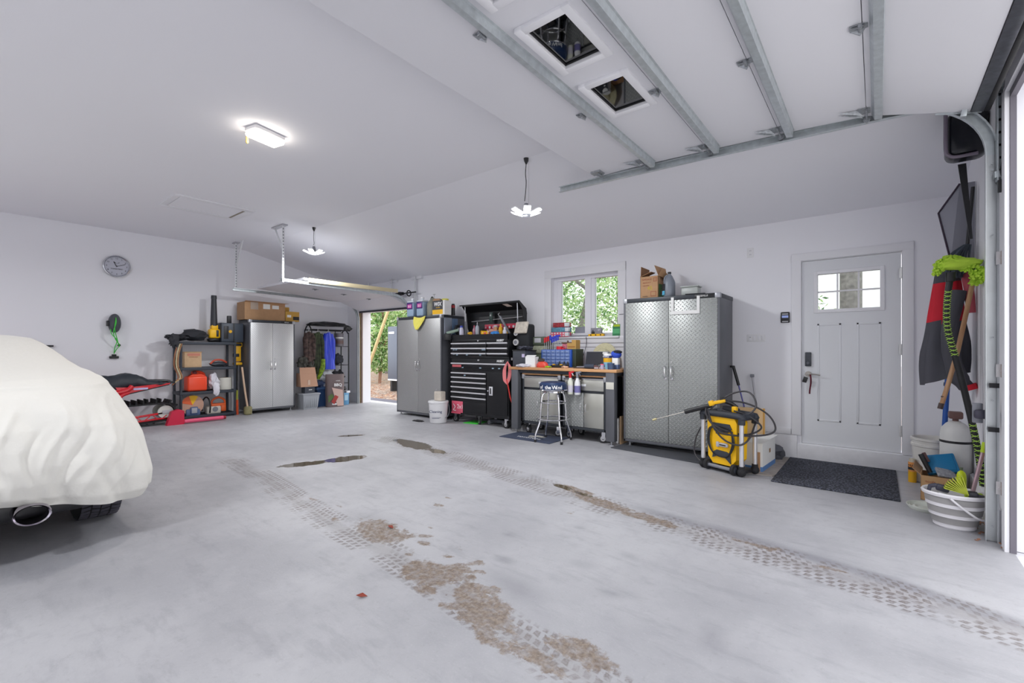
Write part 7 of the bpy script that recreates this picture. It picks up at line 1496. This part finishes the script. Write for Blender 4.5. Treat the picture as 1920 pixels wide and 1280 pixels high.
sp = spline(path_, 10)
for k, p in enumerate(sp):
    for j in range(9):
        a = rr.uniform(0, 6.28); d = Vector((0, math.cos(a), math.sin(a))); d.x = rr.uniform(-.4, .4)
        b.tube([p + d * .02, p + d * .05 + Vector((0, 0, -.002))], .008, 5, cap=True)
b.build('microfibre_head', mat('neon chenille', (186, 222, 70), .9), t)
hp = [Vector((-.045, 0, 1.84)), Vector((-.065, -.0, 1.62)), Vector((-.06, .0, 1.42)), Vector((-.01, 0, 1.18)), Vector((.04, 0, .92)), Vector((.10, 0, .55)), Vector((.135, 0, .24))]
b = B(); b.tube(hp, .021, 12, sub=6); b.tube([hp[0] + Vector((0, 0, .03)), hp[0] - Vector((0, 0, .04))], .03, 10); b.build('handle', BLACK, t)
HS = spline(hp, 40)
LZ = mat('lime cord', (178, 220, 90), .6)
for lo_, hi_ in ((1.22, 1.72), (.24, .70)):
  b = B(); ac = 0
  for i in range(1, len(HS)):
    ac += (HS[i] - HS[i - 1]).length
    if ac > .030 and lo_ < HS[i].z < hi_:
        ac = 0; p = HS[i]; b.tube([p + Vector((-.02, -.011, .010)), p + Vector((0, -.023, -.004)), p + Vector((.02, -.011, .010))], .0032, 5); b.tube([p + Vector((-.02, -.011, -.010)), p + Vector((0, -.023, .004)), p + Vector((.02, -.011, -.010))], .0026, 5)
  b.build('zigzag_cord', LZ, t)
b = B(); b.tube([HS[0] * 0 + Vector((.135, -.01, .26)), Vector((.15, -.01, .22)), Vector((.13, -.01, .20))], .006, 6, sub=3); b.build('hang_loop', BLACK, t)
t = thing('mop', 'dark grey stringy mop hanging upside by the wall above the lime duster', 'mop', (.560, 5.12, 1.93)); b = B()
rr = random.Random(9)
for k in range(60):
    a = rr.uniform(0, 6.28); r_ = rr.uniform(.01, .06); b.tube([(r_ * .3 * math.cos(a), r_ * .3 * math.sin(a), .13), (-.05 + r_ * math.cos(a), r_ * math.sin(a), .05), (-.06 + r_ * 1.1 * math.cos(a), r_ * 1.2 * math.sin(a), -.08 - rr.uniform(0, .05))], .0075, 5, sub=3)
b.build('mop_strands', mat('slate mop yarn', (72, 80, 90), .95), t); b = B(); b.tube([(0, 0, .12), (.02, -.01, .42), (.03, -.02, .58)], .012, 8); b.build('handle', BLACK, t)
t = thing('work_jacket', 'red and charcoal jacket hanging in the corner by the big door track', 'jacket', (.475, 5.25, 0))
JR, JG = mat('jacket red', (206, 26, 48), .75, bump=.3, bs=10), mat('jacket charcoal', (76, 76, 84), .8, bump=.3, bs=10)
def jk(u, v):
    a = 2 * math.pi * u; ww = .07 + .075 * min(1, v * 1.4) ; zz = 1.90 - .92 * v
    lo = .10 * math.cos(a) * v
    f = 1 + .10 * math.sin(a * 6 + 3 * v) * v + .12 * noise.noise(Vector((math.cos(a) * 2, math.sin(a) * 2, v * 3)))
    return (-.02 + ww * math.cos(a) * f - .02 * v, .07 * (.5 + v * .6) * math.sin(a) * f, zz + lo * .6)
b = B(); V = [[b._v(jk(i / 48, j / 24)) for j in range(25)] for i in range(48)]
for i in range(48):
    for j in range(24):
        z = V[i][j].co.z; x = V[i][j].co.x; b.mi = 0 if z > 1.47 + .3 * max(0, x) and z < 1.80 else 1
        b._f([V[i][j], V[(i + 1) % 48][j], V[(i + 1) % 48][j + 1], V[i][j + 1]])
b.build('body', [JR, JG], t, smooth=180)
b = B(); b.tube([(.04, -.09, 1.70), (-.02, -.11, 1.35), (.02, -.10, 1.05), (.085, -.08, .92)], .05, 12, sub=5, rad=[.05, .05, .055, .06, .05]); b.build('sleeve', JG, t)
b = B(); b.tube([(.09, -.08, .94), (.105, -.08, .90)], .055, 14); b.build('cuff', JR, t)
b = B(); b.tube([(.07, -.06, 1.90), (.10, -.08, 1.70), (.11, -.085, 1.52)], .03, 10, sub=4); b.build('shoulder_strip', mat('jacket dusty rose', (178, 80, 92), .8), t)
# high on the wall: black tub and framed board
t = thing('black_tub', 'large black plastic tub with rounded corners hung high beside the door track', 'tub', (.498, 4.62, 2.62))
b = B(); b.box(-.105, .12, -.02, .18, .0, .34, .055, 5); b.build('tub_body', mat('glossy black plastic', (16, 18, 26), .25), t)
b = B(); b.tube([(-.108, -.02, .33), (-.108, -.02, .07), (-.092, -.02, .02), (-.05, -.02, .0), (.06, -.02, .0)], .012, 8, sub=4); b.build('rim', mat('mauve grey rim', (120, 110, 124), .4), t)
t = thing('framed_board', 'grey board with thin dark edge hanging tilted on the corner wall', 'board', (.505, 5.25, 2.2))
b = B(); b.prism([(.02, -.04, .38), (-.105, .0, .17), (-.03, .0, -.24), (.11, 0, -.24), (.11, -.04, .38)], (0, .03, 0)); b.build('board', mat('mirror grey', (140, 140, 150), .3, .2), t, smooth=0)
b = B(); b.tube([(.02, -.045, .38), (-.105, -.005, .17), (-.03, -.005, -.24)], .007, 6); b.build('edge', mat('dark plum edge', (52, 36, 56), .4), t)
t = thing('black_strap', 'long black strap hanging from the tub beside the galvanised track', 'strap', (.519, 4.80, 2.5)); b = B(); b.prism([(-.045, 0, .12), (-.0, 0, .12), (.035, 0, -.45), (.018, 0, -.45)], (0, .012, 0)); b.build('webbing', BLACK, t, smooth=0)
t = thing('float_board', 'yellow paddle with lime handle standing in the slot behind the track', 'paddle', (.600, 4.45, 0))
b = B(); b.prism([(-.0, 0, .35), (.012, -.0, .42), (.012, .05, .60), (.012, .055, .85), (.012, .0, .98), (.0, -.05, .80), (.0, -.045, .55)], (.008, 0, 0)); b.build('blade', YELD, t, smooth=0); b = B(); b.cyl((.006, 0, .95), (.006, 0.02, 1.06), .012, seg=10); b.m(1); b.cyl((.006, .02, 1.06), (.006, .06, 1.22), .006, seg=8); b.m(2); b.cyl((.006, .0, .02), (.006, 0, .37), .014, seg=10); b.build('shaft', [GREEN, GREY, mat('milky shaft', (206, 204, 190), .5)], t)
t = thing('door_sensor', 'dark oval sensor bracket fixed low on the galvanised track', 'sensor', (.54, 4.235, .80)); b = B(); b.box(-.045, .06, -.0, .03, -.03, .03, .014); b.build('sensor_body', mat('slate sensor', (56, 54, 70), .4), t); b = B(); b.box(-.05, .0, .03, .05, -.06, .07, .004); b.build('bracket', GREY, t)
